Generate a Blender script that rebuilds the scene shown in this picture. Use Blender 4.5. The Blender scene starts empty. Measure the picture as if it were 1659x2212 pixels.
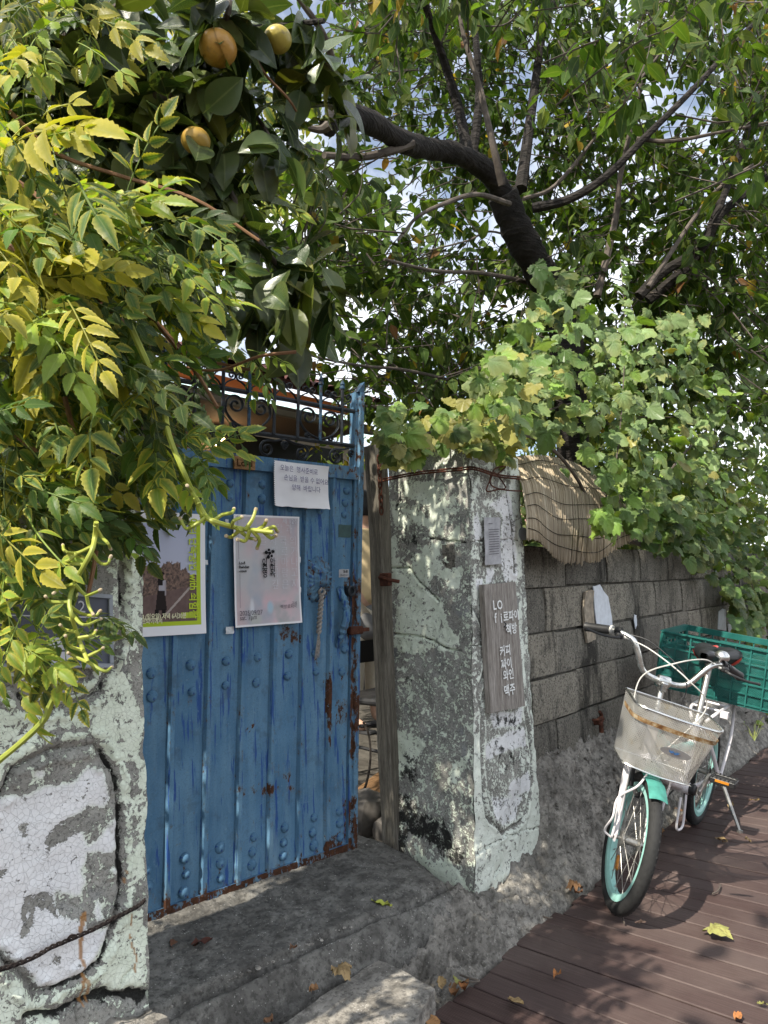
import bpy, math, random
import numpy as np
from mathutils import Vector, Matrix

rng = np.random.default_rng(7)
random.seed(7)
R = math.radians
scene = bpy.context.scene
col = scene.collection

# ------------------------------------------------------------------ camera
FPX, CX, CY, HCAM = 1533.0, 829.5, 1106.0, 1.15        # calibration of a 1659 x 2212 view of the photograph
TH, PITCH, ROLL = R(40.5), R(5.75), R(2.0)
_f = np.array([math.cos(TH) * math.cos(PITCH), math.sin(TH) * math.cos(PITCH), math.sin(PITCH)])
_r0 = np.array([math.sin(TH), -math.cos(TH), 0.0])
_u0 = np.cross(_r0, _f)
_r = math.cos(ROLL) * _r0 - math.sin(ROLL) * _u0
_u = math.sin(ROLL) * _r0 + math.cos(ROLL) * _u0
EYE = np.array([0, 0, HCAM])
cam_data = bpy.data.cameras.new('camera')
cam = bpy.data.objects.new('camera', cam_data)
col.objects.link(cam)
cam_data.sensor_fit = 'VERTICAL'
cam_data.sensor_height = 36.0
cam_data.lens = 36.0 * FPX / 2212.0
cam_data.clip_start = 0.05
cam_data.clip_end = 3000
cam.matrix_world = Matrix(((_r[0], _u[0], -_f[0], 0), (_r[1], _u[1], -_f[1], 0), (_r[2], _u[2], -_f[2], HCAM), (0, 0, 0, 1)))
scene.camera = cam

# ------------------------------------------------------------------ light
LIGHT = Vector((0.66, -0.02, -0.76)).normalized()         # direction the sunlight travels
SUNPOS = -LIGHT
scene.render.engine = 'CYCLES'
scene.view_settings.view_transform = 'Standard'
scene.view_settings.look = 'None'
scene.view_settings.gamma = 1.0
scene.view_settings.use_curve_mapping = False
scene.view_settings.exposure = 0.72
scene.cycles.use_denoising = True
scene.cycles.max_bounces = 6
scene.cycles.diffuse_bounces = 3
scene.cycles.use_adaptive_sampling = True
scene.cycles.adaptive_threshold = 0.02
scene.cycles.transmission_bounces = 4
scene.cycles.transparent_max_bounces = 8
scene.cycles.caustics_reflective = False
scene.cycles.caustics_refractive = False
world = bpy.data.worlds.new('World')
scene.world = world
world.use_nodes = True
wn, wl = world.node_tree.nodes, world.node_tree.links
wn.clear()
w_out = wn.new('ShaderNodeOutputWorld')
w_bg = wn.new('ShaderNodeBackground')
w_sky = wn.new('ShaderNodeTexSky')
w_sky.sky_type = 'NISHITA'
w_sky.sun_disc = False
w_sky.sun_elevation = math.asin(SUNPOS.z)
w_sky.sun_rotation = math.atan2(SUNPOS.x, SUNPOS.y)
w_sky.air_density = 1.0
w_sky.dust_density = 1.0
w_co = wn.new('ShaderNodeTexCoord')
w_no = wn.new('ShaderNodeTexNoise')
w_no.inputs['Scale'].default_value = 3.2
w_no.inputs['Detail'].default_value = 7
w_no.inputs['Roughness'].default_value = 0.6
w_rp = wn.new('ShaderNodeValToRGB')
w_rp.color_ramp.elements[0].position = 0.38
w_rp.color_ramp.elements[0].color = (0.12, 0.12, 0.12, 1)
w_rp.color_ramp.elements[1].position = 0.60
w_rp.color_ramp.elements[1].color = (1, 1, 1, 1)
w_mx = wn.new('ShaderNodeMix')
w_mx.data_type = 'RGBA'
wl.new(w_co.outputs['Generated'], w_no.inputs['Vector'])
wl.new(w_no.outputs['Fac'], w_rp.inputs['Fac'])
wl.new(w_rp.outputs['Color'], w_mx.inputs[0])
wl.new(w_sky.outputs['Color'], w_mx.inputs[6])
w_mx.inputs[7].default_value = (10.5, 10.8, 11.2, 1)            # sunlit cloud
wl.new(w_mx.outputs[2], w_bg.inputs['Color'])
w_bg.inputs['Strength'].default_value = 0.11
wl.new(w_bg.outputs[0], w_out.inputs['Surface'])
sun_data = bpy.data.lights.new('sun', 'SUN')
sun_data.energy = 5.0
sun_data.angle = R(0.55)
sun_data.color = (1.0, 0.93, 0.80)
sun = bpy.data.objects.new('sun', sun_data)
col.objects.link(sun)
sun.rotation_euler = LIGHT.to_track_quat('-Z', 'Y').to_euler()
sun.location = (-6, 0, 9)

# ------------------------------------------------------------------ helpers
def ray(x, y):
    return _f + _r * (x - CX) / FPX + _u * (CY - y) / FPX
def on(ax, c, x, y):
    """the point of the vertical or level plane (axis ax = c) that the calibrated view shows at x, y"""
    d = ray(x, y)
    return EYE + d * ((c - EYE[ax]) / d[ax])
def far(x, y, dep):
    return EYE + ray(x, y) * dep
def seen(p):
    q = np.asarray(p) - EYE
    z = q @ _f
    return z, CX + FPX * (q @ _r) / np.maximum(z, 1e-6), CY - FPX * (q @ _u) / np.maximum(z, 1e-6)

def _hash(ix, iy, iz, seed):
    h = (ix * 374761393 + iy * 668265263 + iz * 2147483647 + seed * 974711) & 0xFFFFFFFF
    h = ((h ^ (h >> 13)) * 1274126177) & 0xFFFFFFFF
    h = ((h ^ (h >> 16)) * 2246822519) & 0xFFFFFFFF
    return ((h ^ (h >> 15)) & 0xFFFFFF) / float(0xFFFFFF)
def vnoise(p, seed=0):
    p = np.asarray(p, float)
    i = np.floor(p).astype(np.int64); f = p - i
    f = f * f * (3 - 2 * f)
    r = 0
    for dx in (0, 1):
        wx = f[..., 0] if dx else 1 - f[..., 0]
        for dy in (0, 1):
            wy = f[..., 1] if dy else 1 - f[..., 1]
            for dz in (0, 1):
                wz = f[..., 2] if dz else 1 - f[..., 2]
                r = r + wx * wy * wz * _hash(i[..., 0] + dx, i[..., 1] + dy, i[..., 2] + dz, seed)
    return r
def fbm(p, octv=4, seed=0, gain=0.5):
    p = np.asarray(p, float); a = 1.0; s = 0; t = 0
    for k in range(octv):
        s = s + a * (vnoise(p, seed + k * 17) - 0.5); t += a
        p = p * 2.03 + 11.7; a *= gain
    return s / t * 2
def inpoly(u, v, poly):
    poly = np.asarray(poly, float)
    c = np.zeros(u.shape, bool); j = len(poly) - 1
    for i in range(len(poly)):
        xi, yi = poly[i][:2]; xj, yj = poly[j][:2]
        c ^= ((yi > v) != (yj > v)) & (u < (xj - xi) * (v - yi) / (yj - yi + 1e-12) + xi)
        j = i
    return c
def polydist(u, v, pts):
    d = np.full(u.shape, 1e9)
    for (a, b) in zip(pts[:-1], pts[1:]):
        ax, ay = a[:2]; bx, by = b[:2]
        ex, ey = bx - ax, by - ay
        t = np.clip(((u - ax) * ex + (v - ay) * ey) / (ex * ex + ey * ey + 1e-12), 0, 1)
        d = np.minimum(d, np.hypot(u - ax - t * ex, v - ay - t * ey))
    return d
def blur(a, n=2):
    for _ in range(n):
        p = np.pad(a, 1, mode='edge')
        a = (p[:-2, 1:-1] + p[2:, 1:-1] + p[1:-1, :-2] + p[1:-1, 2:] + 2 * p[1:-1, 1:-1]) / 6
    return a

def mesh_np(name, V, F, smooth=True, sharp=None, attrs=None):
    """F: list of arrays (m,k) of vertex indices"""
    me = bpy.data.meshes.new(name)
    V = np.asarray(V, np.float32).reshape(-1, 3)
    F = [np.asarray(f, np.int32) for f in F if len(f)]
    me.vertices.add(len(V)); me.vertices.foreach_set('co', V.ravel())
    nl = sum(f.size for f in F); npoly = sum(len(f) for f in F)
    me.loops.add(nl); me.polygons.add(npoly)
    me.loops.foreach_set('vertex_index', np.concatenate([f.ravel() for f in F]))
    tot = np.concatenate([np.full(len(f), f.shape[1], np.int32) for f in F])
    st = np.concatenate([[0], np.cumsum(tot)[:-1]]).astype(np.int32)
    me.polygons.foreach_set('loop_start', st)
    try:
        me.polygons.foreach_set('loop_total', tot)
    except Exception:
        pass
    me.update(calc_edges=True)
    if smooth:
        me.polygons.foreach_set('use_smooth', np.ones(npoly, bool))
        if sharp is not None:
            me.set_sharp_from_angle(angle=R(sharp))
    for k, a in (attrs or {}).items():
        a = np.asarray(a, np.float32)
        if a.ndim == 1:
            at = me.attributes.new(k, 'FLOAT', 'POINT'); at.data.foreach_set('value', a)
        else:
            at = me.attributes.new(k, 'FLOAT_COLOR', 'POINT')
            if a.shape[1] == 3: a = np.concatenate([a, np.ones((len(a), 1), np.float32)], 1)
            at.data.foreach_set('color', a.ravel())
    return me

def tag(o, label=None, cat=None, group=None, kind=None):
    if label: o['label'] = label
    if cat: o['category'] = cat
    if group: o['group'] = group
    if kind: o['kind'] = kind
    return o
def empty(name, loc, label=None, cat=None, group=None):
    o = bpy.data.objects.new(name, None)
    o.location = Vector([float(c) for c in loc]); o.empty_display_size = 0.1
    col.objects.link(o)
    return tag(o, label, cat, group)
def world_loc(o):
    p = Vector((0, 0, 0))
    while o is not None:
        p += o.location; o = o.parent
    return p
def link(name, me, material, parent=None, loc=None):
    o = bpy.data.objects.new(name, me)
    if material is not None and not me.materials: me.materials.append(material)
    if parent is not None: o.parent = parent
    if loc is not None: o.location = loc
    col.objects.link(o)
    return o

class MB:
    """collects world-space geometry; build() links it as one mesh object (origin at the parent's base)"""
    def __init__(s):
        s.V = []; s.F = {}; s.n = 0; s.T = None
    def add(s, V, F):
        V = np.asarray(V, float).reshape(-1, 3)
        if s.T is not None: V = s.T(V)
        for f in F:
            f = np.asarray(f)
            if f.ndim == 1: f = f[None]
            s.F.setdefault(f.shape[1], []).append(f + s.n)
        s.V.append(V); s.n += len(V)
        return s
    def box(s, c, size, M=None, bev=0.0, taper=None):
        x, y, z = np.asarray(size, float) / 2
        if bev <= 0:
            P = np.array([[-x, -y, -z], [x, -y, -z], [x, y, -z], [-x, y, -z], [-x, -y, z], [x, -y, z], [x, y, z], [-x, y, z]])
            F = np.array([[0, 3, 2, 1], [4, 5, 6, 7], [0, 1, 5, 4], [1, 2, 6, 5], [2, 3, 7, 6], [3, 0, 4, 7]])
            if taper is not None: P[4:, :2] *= taper
            if M is not None: P = P @ np.asarray(M).T
            return s.add(P + np.asarray(c), [F])
        b = min(bev, x * .95, y * .95, z * .95)
        P = []
        for zz, i in ((-z, .72 * b), (-(z - b), 0), (z - b, 0), (z, .72 * b)):
            X, Y, c1 = x - i, y - i, b * (.6 if i else 1)
            P += [[-X, -Y + c1, zz], [-X + c1, -Y, zz], [X - c1, -Y, zz], [X, -Y + c1, zz], [X, Y - c1, zz], [X - c1, Y, zz], [-X + c1, Y, zz], [-X, Y - c1, zz]]
        P = np.array(P)
        F4 = []
        for r in range(3):
            for k in range(8):
                a, c2 = r * 8 + k, r * 8 + (k + 1) % 8
                F4.append([a, c2, c2 + 8, a + 8])
        F8 = [list(range(7, -1, -1)), list(range(24, 32))]
        if M is not None: P = P @ np.asarray(M).T
        return s.add(P + np.asarray(c), [np.array(F4), np.array(F8)])
    def tube(s, pts, r, n=8, caps=True, closed=False, flat=1.0):
        P = np.asarray(pts, float); m = len(P)
        r = np.broadcast_to(np.asarray(r, float), (m,))
        if closed:
            T = np.roll(P, -1, 0) - np.roll(P, 1, 0)
        else:
            T = np.gradient(P, axis=0)
        T /= np.linalg.norm(T, axis=1)[:, None] + 1e-12
        up = np.array([0, 0, 1.0]) if abs(T[0][2]) < .9 else np.array([1.0, 0, 0])
        N = []; nv = np.cross(T[0], up); nv /= np.linalg.norm(nv)
        for t in T:
            nv = nv - t * (nv @ t); nv /= np.linalg.norm(nv) + 1e-12; N.append(nv)
        N = np.array(N); Bn = np.cross(T, N)
        a = np.linspace(0, 2 * math.pi, n, endpoint=False)
        V = P[:, None] + r[:, None, None] * (np.cos(a)[None, :, None] * N[:, None] + flat * np.sin(a)[None, :, None] * Bn[:, None])
        F = []
        rows = m if closed else m - 1
        i = np.arange(rows)[:, None]; k = np.arange(n)[None]
        i2 = (i + 1) % m; k2 = (k + 1) % n
        F = np.stack([i * n + k, i * n + k2, i2 * n + k2, i2 * n + k], -1).reshape(-1, 4)
        Fs = [F]
        if caps and not closed:
            Fs += [np.arange(n)[::-1][None], (np.arange(n) + (m - 1) * n)[None]]
        return s.add(V.reshape(-1, 3), Fs)
    def lathe(s, prof, c, axis=(0, 0, 1), n=16):
        """prof: (radius, height) along axis from c"""
        ax = np.asarray(axis, float); ax /= np.linalg.norm(ax)
        u = np.cross(ax, [0, 0, 1.0] if abs(ax[2]) < .9 else [1.0, 0, 0]); u /= np.linalg.norm(u); v = np.cross(ax, u)
        a = np.linspace(0, 2 * math.pi, n, endpoint=False)
        V = []
        for (rr, h) in prof:
            V.append(np.asarray(c) + ax * h + max(rr, 1e-5) * (np.cos(a)[:, None] * u + np.sin(a)[:, None] * v))
        m = len(prof); i = np.arange(m - 1)[:, None]; k = np.arange(n)[None]; k2 = (k + 1) % n
        F = np.stack([i * n + k, i * n + k2, (i + 1) * n + k2, (i + 1) * n + k], -1).reshape(-1, 4)
        return s.add(np.concatenate(V), [F, np.arange(n)[::-1][None], (np.arange(n) + (m - 1) * n)[None]])
    def prism(s, outline, o, ux, uy, nrm, th):
        """outline (m,2) in the plane o + a*ux + b*uy; front face pushed th along nrm"""
        Q = np.asarray(outline, float); m = len(Q)
        A = np.asarray(o) + Q[:, :1] * np.asarray(ux) + Q[:, 1:2] * np.asarray(uy)
        V = np.concatenate([A, A + np.asarray(nrm) * th])
        k = np.arange(m); k2 = (k + 1) % m
        return s.add(V, [np.stack([k, k2, k2 + m, k + m], -1), k[::-1][None], (k + m)[None]])
    def grid(s, V):
        n, m = V.shape[:2]
        i = np.arange(n - 1)[:, None]; k = np.arange(m - 1)[None]
        F = np.stack([i * m + k, i * m + k + 1, (i + 1) * m + k + 1, (i + 1) * m + k], -1).reshape(-1, 4)
        return s.add(V.reshape(-1, 3), [F])
    def build(s, name, material, parent=None, smooth=True, sharp=35, attrs=None, loc=None):
        V = np.concatenate(s.V)
        if parent is not None: base = np.array(world_loc(parent))
        elif loc is not None: base = np.asarray(loc, float)
        else: base = np.array([(V[:, 0].min() + V[:, 0].max()) / 2, (V[:, 1].min() + V[:, 1].max()) / 2, V[:, 2].min()])
        me = mesh_np(name, V - base, [np.concatenate(v) for v in s.F.values()], smooth, sharp, attrs)
        return link(name, me, material, parent, None if parent is not None else Vector([float(c) for c in base]))

def rotm(axis, a):
    return np.array(Matrix.Rotation(a, 3, Vector(axis)))
def spline(pts, n=8):
    """Catmull-Rom through pts"""
    P = np.asarray(pts, float)
    if len(P) < 3: return P[0] + (P[-1] - P[0]) * np.linspace(0, 1, n)[:, None]
    Q = np.vstack([2 * P[0] - P[1], P, 2 * P[-1] - P[-2]])
    out = []
    for i in range(1, len(Q) - 2):
        for t in np.linspace(0, 1, n, endpoint=False):
            p0, p1, p2, p3 = Q[i - 1:i + 3]
            out.append(.5 * (2 * p1 + (p2 - p0) * t + (2 * p0 - 5 * p1 + 4 * p2 - p3) * t * t + (3 * p1 - p0 - 3 * p2 + p3) * t ** 3))
    out.append(P[-1])
    return np.array(out)

# ------------------------------------------------------------------ materials
class NT:
    def __init__(s, name, rough=0.7, spec=0.3, metal=0.0):
        s.m = bpy.data.materials.new(name); s.m.use_nodes = True
        s.t = s.m.node_tree; s.t.nodes.clear()
        s.out = s.t.nodes.new('ShaderNodeOutputMaterial')
        s.b = s.t.nodes.new('ShaderNodeBsdfPrincipled')
        s.t.links.new(s.b.outputs[0], s.out.inputs[0])
        s.b.inputs['Roughness'].default_value = rough
        s.b.inputs['Specular IOR Level'].default_value = spec
        s.b.inputs['Metallic'].default_value = metal
    def put(s, sock, v):
        if v is None: return
        if isinstance(v, bpy.types.NodeSocket): s.t.links.new(v, sock)
        else:
            if hasattr(sock.default_value, '__len__') and not hasattr(v, '__len__'): v = [v] * len(sock.default_value)
            if hasattr(v, '__len__') and len(sock.default_value) == 4 and len(v) == 3: v = (*v, 1)
            sock.default_value = v
    def node(s, typ, props=None, **ins):
        n = s.t.nodes.new('ShaderNode' + typ)
        for k, v in (props or {}).items(): setattr(n, k, v)
        for k, v in ins.items():
            k = k.replace('_', ' ')
            s.put(n.inputs[k], v)
        return n
    def pos(s, scale=(1, 1, 1), geo=False):
        c = s.node('NewGeometry').outputs['Position'] if geo else s.node('TexCoord').outputs['Object']
        if tuple(scale) == (1, 1, 1): return c
        return s.node('Mapping', Vector=c, Scale=scale).outputs[0]
    def noise(s, scale, detail=4, rough=.55, vec=None, dist=0.0):
        return s.node('TexNoise', Vector=vec if vec is not None else s.pos(), Scale=scale, Detail=detail, Roughness=rough, Distortion=dist).outputs['Fac']
    def voro(s, scale, vec=None, feature='F1', out='Distance'):
        return s.node('TexVoronoi', {'feature': feature}, Vector=vec if vec is not None else s.pos(), Scale=scale).outputs[out]
    def ramp(s, fac, stops, interp='LINEAR'):
        n = s.node('ValToRGB', Fac=fac); r = n.color_ramp; r.interpolation = interp
        while len(r.elements) < len(stops): r.elements.new(0.5)
        for e, (p, c) in zip(r.elements, stops):
            e.position = p
            e.color = (c, c, c, 1) if not hasattr(c, '__len__') else (*c, 1)
        return n.outputs[0]
    def mix(s, f, a, b, mode='MIX'):
        n = s.node('Mix', {'data_type': 'RGBA', 'blend_type': mode})
        s.put(n.inputs[0], f); s.put(n.inputs[6], a); s.put(n.inputs[7], b)
        return n.outputs[2]
    def math(s, op, a, b=0.0, clamp=False):
        n = s.node('Math', {'operation': op, 'use_clamp': clamp})
        s.put(n.inputs[0], a); s.put(n.inputs[1], b)
        return n.outputs[0]
    def attr(s, name, out='Fac'):
        return s.node('Attribute', {'attribute_name': name}).outputs[out]
    def bump(s, h, strength=.4, dist=.01, normal=None):
        n = s.node('Bump', Height=h, Strength=strength, Distance=dist)
        if normal is not None: s.put(n.inputs['Normal'], normal)
        return n.outputs[0]
    def done(s, color=None, rough=None, normal=None, metal=None):
        s.put(s.b.inputs['Base Color'], color)
        s.put(s.b.inputs['Roughness'], rough)
        s.put(s.b.inputs['Metallic'], metal)
        if normal is not None: s.put(s.b.inputs['Normal'], normal)
        return s.m

def plain(name, c, rough=.6, spec=.3, metal=0, var=.12, scale=40, bump=0.0):
    """one paint or plastic with a little unevenness of tone"""
    t = NT(name, rough, spec, metal)
    n = t.noise(scale, 4)
    lo = tuple(x * (1 - var) for x in c); hi = tuple(min(1, x * (1 + var)) for x in c)
    return t.done(t.ramp(n, [(.3, lo), (.7, hi)]), t.ramp(n, [(.3, max(0, rough - .08)), (.7, min(1, rough + .08))]),
                  t.bump(n, bump, .004) if bump else None)

M = {}
def make_materials():
    # rough grey concrete with pale aggregate
    def concrete(name, dark, light, moss, grain=1.0):
        t = NT(name, .92, .15)
        big = t.noise(3.2, 5, .6); fine = t.noise(70, 4, .7); mid = t.noise(16, 4, .6)
        c = t.ramp(big, [(.3, dark), (.68, light)])
        c = t.mix(t.ramp(mid, [(.38, .65), (.56, 0.)]), c, tuple(x * .45 for x in dark))
        sp = t.ramp(t.voro(95), [(.10, 1.), (.2, 0.)])
        c = t.mix(t.math('MULTIPLY', sp, t.ramp(t.noise(22, 2), [(.45, 0.), (.62, .75)])), c, (.62, .60, .56))
        c = t.mix(t.ramp(fine, [(.38, .62), (.50, 0.)]), c, tuple(x * .36 for x in dark))
        c = t.mix(t.ramp(t.noise(48, 3, .7), [(.60, 0.), (.70, .30)]), c, tuple(min(.7, x * 1.5) for x in light))
        c = t.mix(t.ramp(t.noise(5.5, 6, .7, None, .5), [(.55, 0.), (.66, .55)]), c, tuple(x * .42 for x in dark))
        c = t.mix(t.ramp(t.noise(1.7, 4, .65), [(.56, 0.), (.74, moss)]), c, (.022, .022, .020))
        h = t.math('ADD', t.math('MULTIPLY', fine, .6), mid)
        return t.done(c, None, t.bump(h, .9 * grain, .012))
    M['concrete'] = concrete('weathered_concrete', (.12, .114, .105), (.25, .242, .222), .65)
    M['footing'] = concrete('rough_cast_concrete', (.19, .177, .158), (.40, .375, .335), .6, 1.3)
    M['slab'] = concrete('granite_slab', (.21, .195, .175), (.40, .375, .335), .25)
    # concrete block with black run-down streaks
    t = NT('concrete_block', .95, .1)
    fine = t.noise(110, 4, .7); v = t.pos((1, 1, .22), True); st = t.noise(7, 6, .65, v)
    rnd = t.node('ObjectInfo').outputs['Random']
    c = t.ramp(t.noise(9, 4, .6), [(.3, (.15, .140, .120)), (.7, (.29, .270, .228))])
    c = t.mix(t.ramp(rnd, [(.0, 0.), (.5, .1), (1., .75)]), c, (.33, .30, .245))
    c = t.mix(t.ramp(rnd, [(.0, .55), (.35, 0.)]), c, (.11, .105, .095))
    c = t.mix(t.ramp(fine, [(.37, .9), (.50, 0.)]), c, (.040, .038, .034))
    c = t.mix(t.ramp(t.noise(17, 5, .7), [(.52, 0.), (.62, .6)]), c, (.075, .07, .062))
    c = t.mix(t.ramp(st, [(.52, 0.), (.64, .85)]), c, (.026, .025, .023))
    c = t.mix(t.ramp(t.noise(60, 2), [(.70, 0.), (.76, .6)]), c, (.50, .47, .41))
    M['block'] = t.done(c, None, t.bump(t.math('ADD', fine, t.noise(35, 3)), .8, .008))
    t = NT('mortar', .95, .1)
    M['mortar'] = t.done(t.ramp(t.noise(50, 4), [(.3, (.06, .057, .05)), (.7, (.22, .205, .18))]), None, t.bump(t.noise(60, 3), .6, .006))
    # peeling limewash over concrete: attributes paint / pale / grime / drip carry the worn shapes
    t = NT('peeling_paint', .85, .2)
    P = t.pos()
    n1 = t.noise(34, 7, .72, P, .9); n2 = t.noise(105, 4, .65, P, .5)
    e = t.math('ADD', t.attr('paint'), t.math('MULTIPLY', t.math('SUBTRACT', n1, .5), 2.3))
    e = t.math('ADD', e, t.math('MULTIPLY', t.math('SUBTRACT', n2, .5), 1.35))
    mask = t.ramp(e, [(.48, 0.), (.52, 1.)])
    conc = t.ramp(t.noise(14, 5, .6, P), [(.3, (.20, .196, .18)), (.72, (.40, .395, .36))])
    conc = t.mix(t.ramp(t.noise(150, 3, .7, P), [(.36, .65), (.48, 0.)]), conc, (.04, .04, .037))
    conc = t.mix(t.ramp(t.noise(6, 3, .6, P), [(.60, 0.), (.72, .35)]), conc, (.16, .20, .25))
    mint = t.ramp(t.noise(11, 4, .6, P), [(.3, (.62, .69, .56)), (.7, (.77, .83, .71))])
    white = t.ramp(t.noise(9, 4, .6, P), [(.3, (.71, .72, .73)), (.7, (.82, .82, .82))])
    paint = t.mix(t.attr('pale'), mint, white)
    cell = t.node('TexVoronoi', {'feature': 'DISTANCE_TO_EDGE'}, Vector=t.mix(.012, P, t.node('TexNoise', Vector=P, Scale=30.0).outputs['Color'], 'ADD'), Scale=92.0).outputs['Distance']
    crk = t.ramp(cell, [(.0, 1.), (.045, 0.)])
    paint = t.mix(t.math('MULTIPLY', crk, .26), paint, (.25, .25, .25))
    paint = t.mix(t.ramp(t.noise(170, 3, .7, P), [(.64, 0.), (.72, .6)]), paint, (.15, .15, .14))
    c = t.mix(mask, conc, paint)
    rim = t.ramp(e, [(.40, 0.), (.47, .55), (.50, 0.)])
    c = t.mix(rim, c, (.05, .05, .045))
    g = t.math('ADD', t.attr('grime'), t.math('MULTIPLY', t.math('SUBTRACT', t.noise(30, 6, .75, P), .5), 2.2))
    c = t.mix(t.ramp(g, [(.50, 0.), (.66, .95)]), c, (.014, .014, .013))
    c = t.mix(t.attr('drip'), c, (.36, .18, .06))
    h = t.math('ADD', t.math('MULTIPLY', mask, .55), t.math('ADD', t.math('MULTIPLY', crk, -.18), t.math('MULTIPLY', t.noise(120, 3, .6, P), .3)))
    M['peel'] = t.done(c, None, t.bump(h, .75, .006))
    # boards of the deck
    t = NT('deck_board', .62, .3)
    P = t.pos(); rnd = t.node('ObjectInfo').outputs['Random']
    gr = t.noise(9, 6, .65, t.node('Mapping', Vector=t.pos((1, 1, 1), True), Scale=(22, .9, 22)).outputs[0])
    c = t.ramp(gr, [(.28, (.042, .025, .022)), (.55, (.068, .042, .038)), (.75, (.102, .068, .061))])
    c = t.mix(t.math('MULTIPLY', rnd, .55), c, (.088, .064, .060))
    dust = t.noise(2.3, 5, .6, t.pos((1, 1, 1), True))
    c = t.mix(t.ramp(dust, [(.45, 0.), (.75, .40)]), c, (.20, .155, .135))
    sc = t.noise(5, 5, .7, t.node('Mapping', Vector=t.pos((1, 1, 1), True), Scale=(40, 1.6, 40)).outputs[0])
    c = t.mix(t.ramp(sc, [(.69, 0.), (.74, .6)]), c, (.34, .29, .26))
    wv = t.node('TexWave', {'wave_type': 'BANDS', 'bands_direction': 'X'}, Vector=P, Scale=62.0, Distortion=0.4).outputs['Fac']
    c = t.mix(t.math('MULTIPLY', wv, .22), c, (.022, .014, .012))
    M['deck'] = t.done(c, t.ramp(gr, [(.3, .7), (.7, .5)]), t.bump(t.math('ADD', wv, t.math('MULTIPLY', gr, .6)), .35, .002))
    # blue gate paint: streaks of an older blue, rust where the attribute says
    t = NT('gate_blue', .70, .15)
    P = t.pos()
    sv = t.node('Mapping', Vector=P, Scale=(1, 1, .07)).outputs[0]
    s1 = t.noise(62, 5, .62, sv); s2 = t.noise(26, 4, .6, t.node('Mapping', Vector=P, Scale=(1, 1, .12)).outputs[0])
    c = t.ramp(t.noise(5.5, 5, .6, P), [(.3, (.055, .130, .225)), (.7, (.100, .210, .330))])
    c = t.mix(t.ramp(s2, [(.40, 0.), (.68, .7)]), c, (.13, .24, .335))
    c = t.mix(t.ramp(s1, [(.575, 0.), (.61, .85)]), c, (.018, .060, .24))
    c = t.mix(t.ramp(t.noise(210, 3, .7, P), [(.36, .35), (.48, 0.)]), c, (.05, .10, .16))
    c = t.mix(t.ramp(t.noise(90, 4, .7, P), [(.60, 0.), (.72, .4)]), c, (.20, .30, .36))
    c = t.mix(t.ramp(t.noise(14, 6, .7, P), [(.54, 0.), (.66, .45)]), c, (.055, .085, .12))
    c = t.mix(t.ramp(t.noise(8, 6, .7, t.node('Mapping', Vector=P, Scale=(1, 1, .3)).outputs[0]), [(.56, 0.), (.70, .5)]), c, (.20, .30, .37))
    rv = t.node('Mapping', Vector=P, Scale=(1, 1, .55)).outputs[0]
    ru = t.math('ADD', t.attr('rust'), t.math('MULTIPLY', t.math('SUBTRACT', t.noise(44, 7, .75, rv), .5), 2.6))
    rm = t.ramp(ru, [(.60, 0.), (.66, 1.)])
    halo = t.ramp(ru, [(.40, 0.), (.62, .5)])
    c = t.mix(halo, c, (.12, .11, .09))
    rc = t.ramp(t.noise(70, 4, .6, P), [(.3, (.035, .019, .013)), (.7, (.095, .042, .024))])
    c = t.mix(rm, c, rc)
    M['blue'] = t.done(c, t.mix(rm, t.ramp(s2, [(.3, .85), (.7, .6)]), (.95, .95, .95)), t.bump(t.math('ADD', t.math('MULTIPLY', rm, -.6), t.math('MULTIPLY', s1, -.3)), .5, .003))
    # plain blue iron for bars
    t = NT('blue_iron', .55, .3)
    n = t.noise(35, 5, .65)
    M['blue_iron'] = t.done(t.ramp(n, [(.35, (.025, .016, .013)), (.47, (.018, .045, .08)), (.7, (.035, .09, .16))]), None, t.bump(n, .4, .003))
    t = NT('black_iron', .6, .35)
    n = t.noise(30, 5, .65)
    M['iron'] = t.done(t.ramp(n, [(.35, (.012, .013, .016)), (.62, (.020, .026, .034)), (.74, (.07, .035, .02))]), None, t.bump(n, .4, .003))
    t = NT('rusty_iron', .9, .15)
    n = t.noise(45, 5, .65)
    M['dark_wire'] = plain('dark_wire', (.018, .013, .012), .75, .3, .3, .4, 60)
    M['rust'] = t.done(t.ramp(n, [(.3, (.035, .018, .014)), (.55, (.085, .034, .022)), (.75, (.17, .07, .04))]), None, t.bump(n, .6, .004))
    # woods
    def wood(name, stops, axis_scale, rough=.8, sc=11):
        t = NT(name, rough, .2)
        v = t.node('Mapping', Vector=t.pos(), Scale=axis_scale).outputs[0]
        g = t.noise(sc, 6, .62, v, .4); f = t.noise(sc * 5, 4, .6, v)
        c = t.ramp(g, stops)
        c = t.mix(t.ramp(f, [(.35, .6), (.55, 0.)]), c, tuple(x * .35 for x in stops[0][1]))
        return t.done(c, None, t.bump(t.math('ADD', g, f), .5, .003))
    M['grey_wood'] = wood('weathered_grey_board', [(.3, (.16, .135, .115)), (.55, (.31, .285, .26)), (.72, (.42, .39, .36))], (9, 9, .5))
    M['post_wood'] = wood('gate_post_wood', [(.3, (.075, .066, .052)), (.55, (.16, .145, .118)), (.75, (.24, .22, .185))], (8, 8, .45))
    M['brown_wood'] = wood('brown_wood', [(.3, (.10, .055, .025)), (.55, (.20, .115, .055)), (.75, (.28, .17, .09))], (.6, 8, 8))
    M['plaque_wood'] = wood('plaque_wood', [(.3, (.16, .085, .035)), (.55, (.26, .145, .065)), (.75, (.34, .20, .10))], (.6, 8, 8))
    M['chair_wood'] = wood('chair_wood', [(.3, (.22, .11, .04)), (.7, (.38, .21, .09))], (6, 6, .6))
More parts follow.
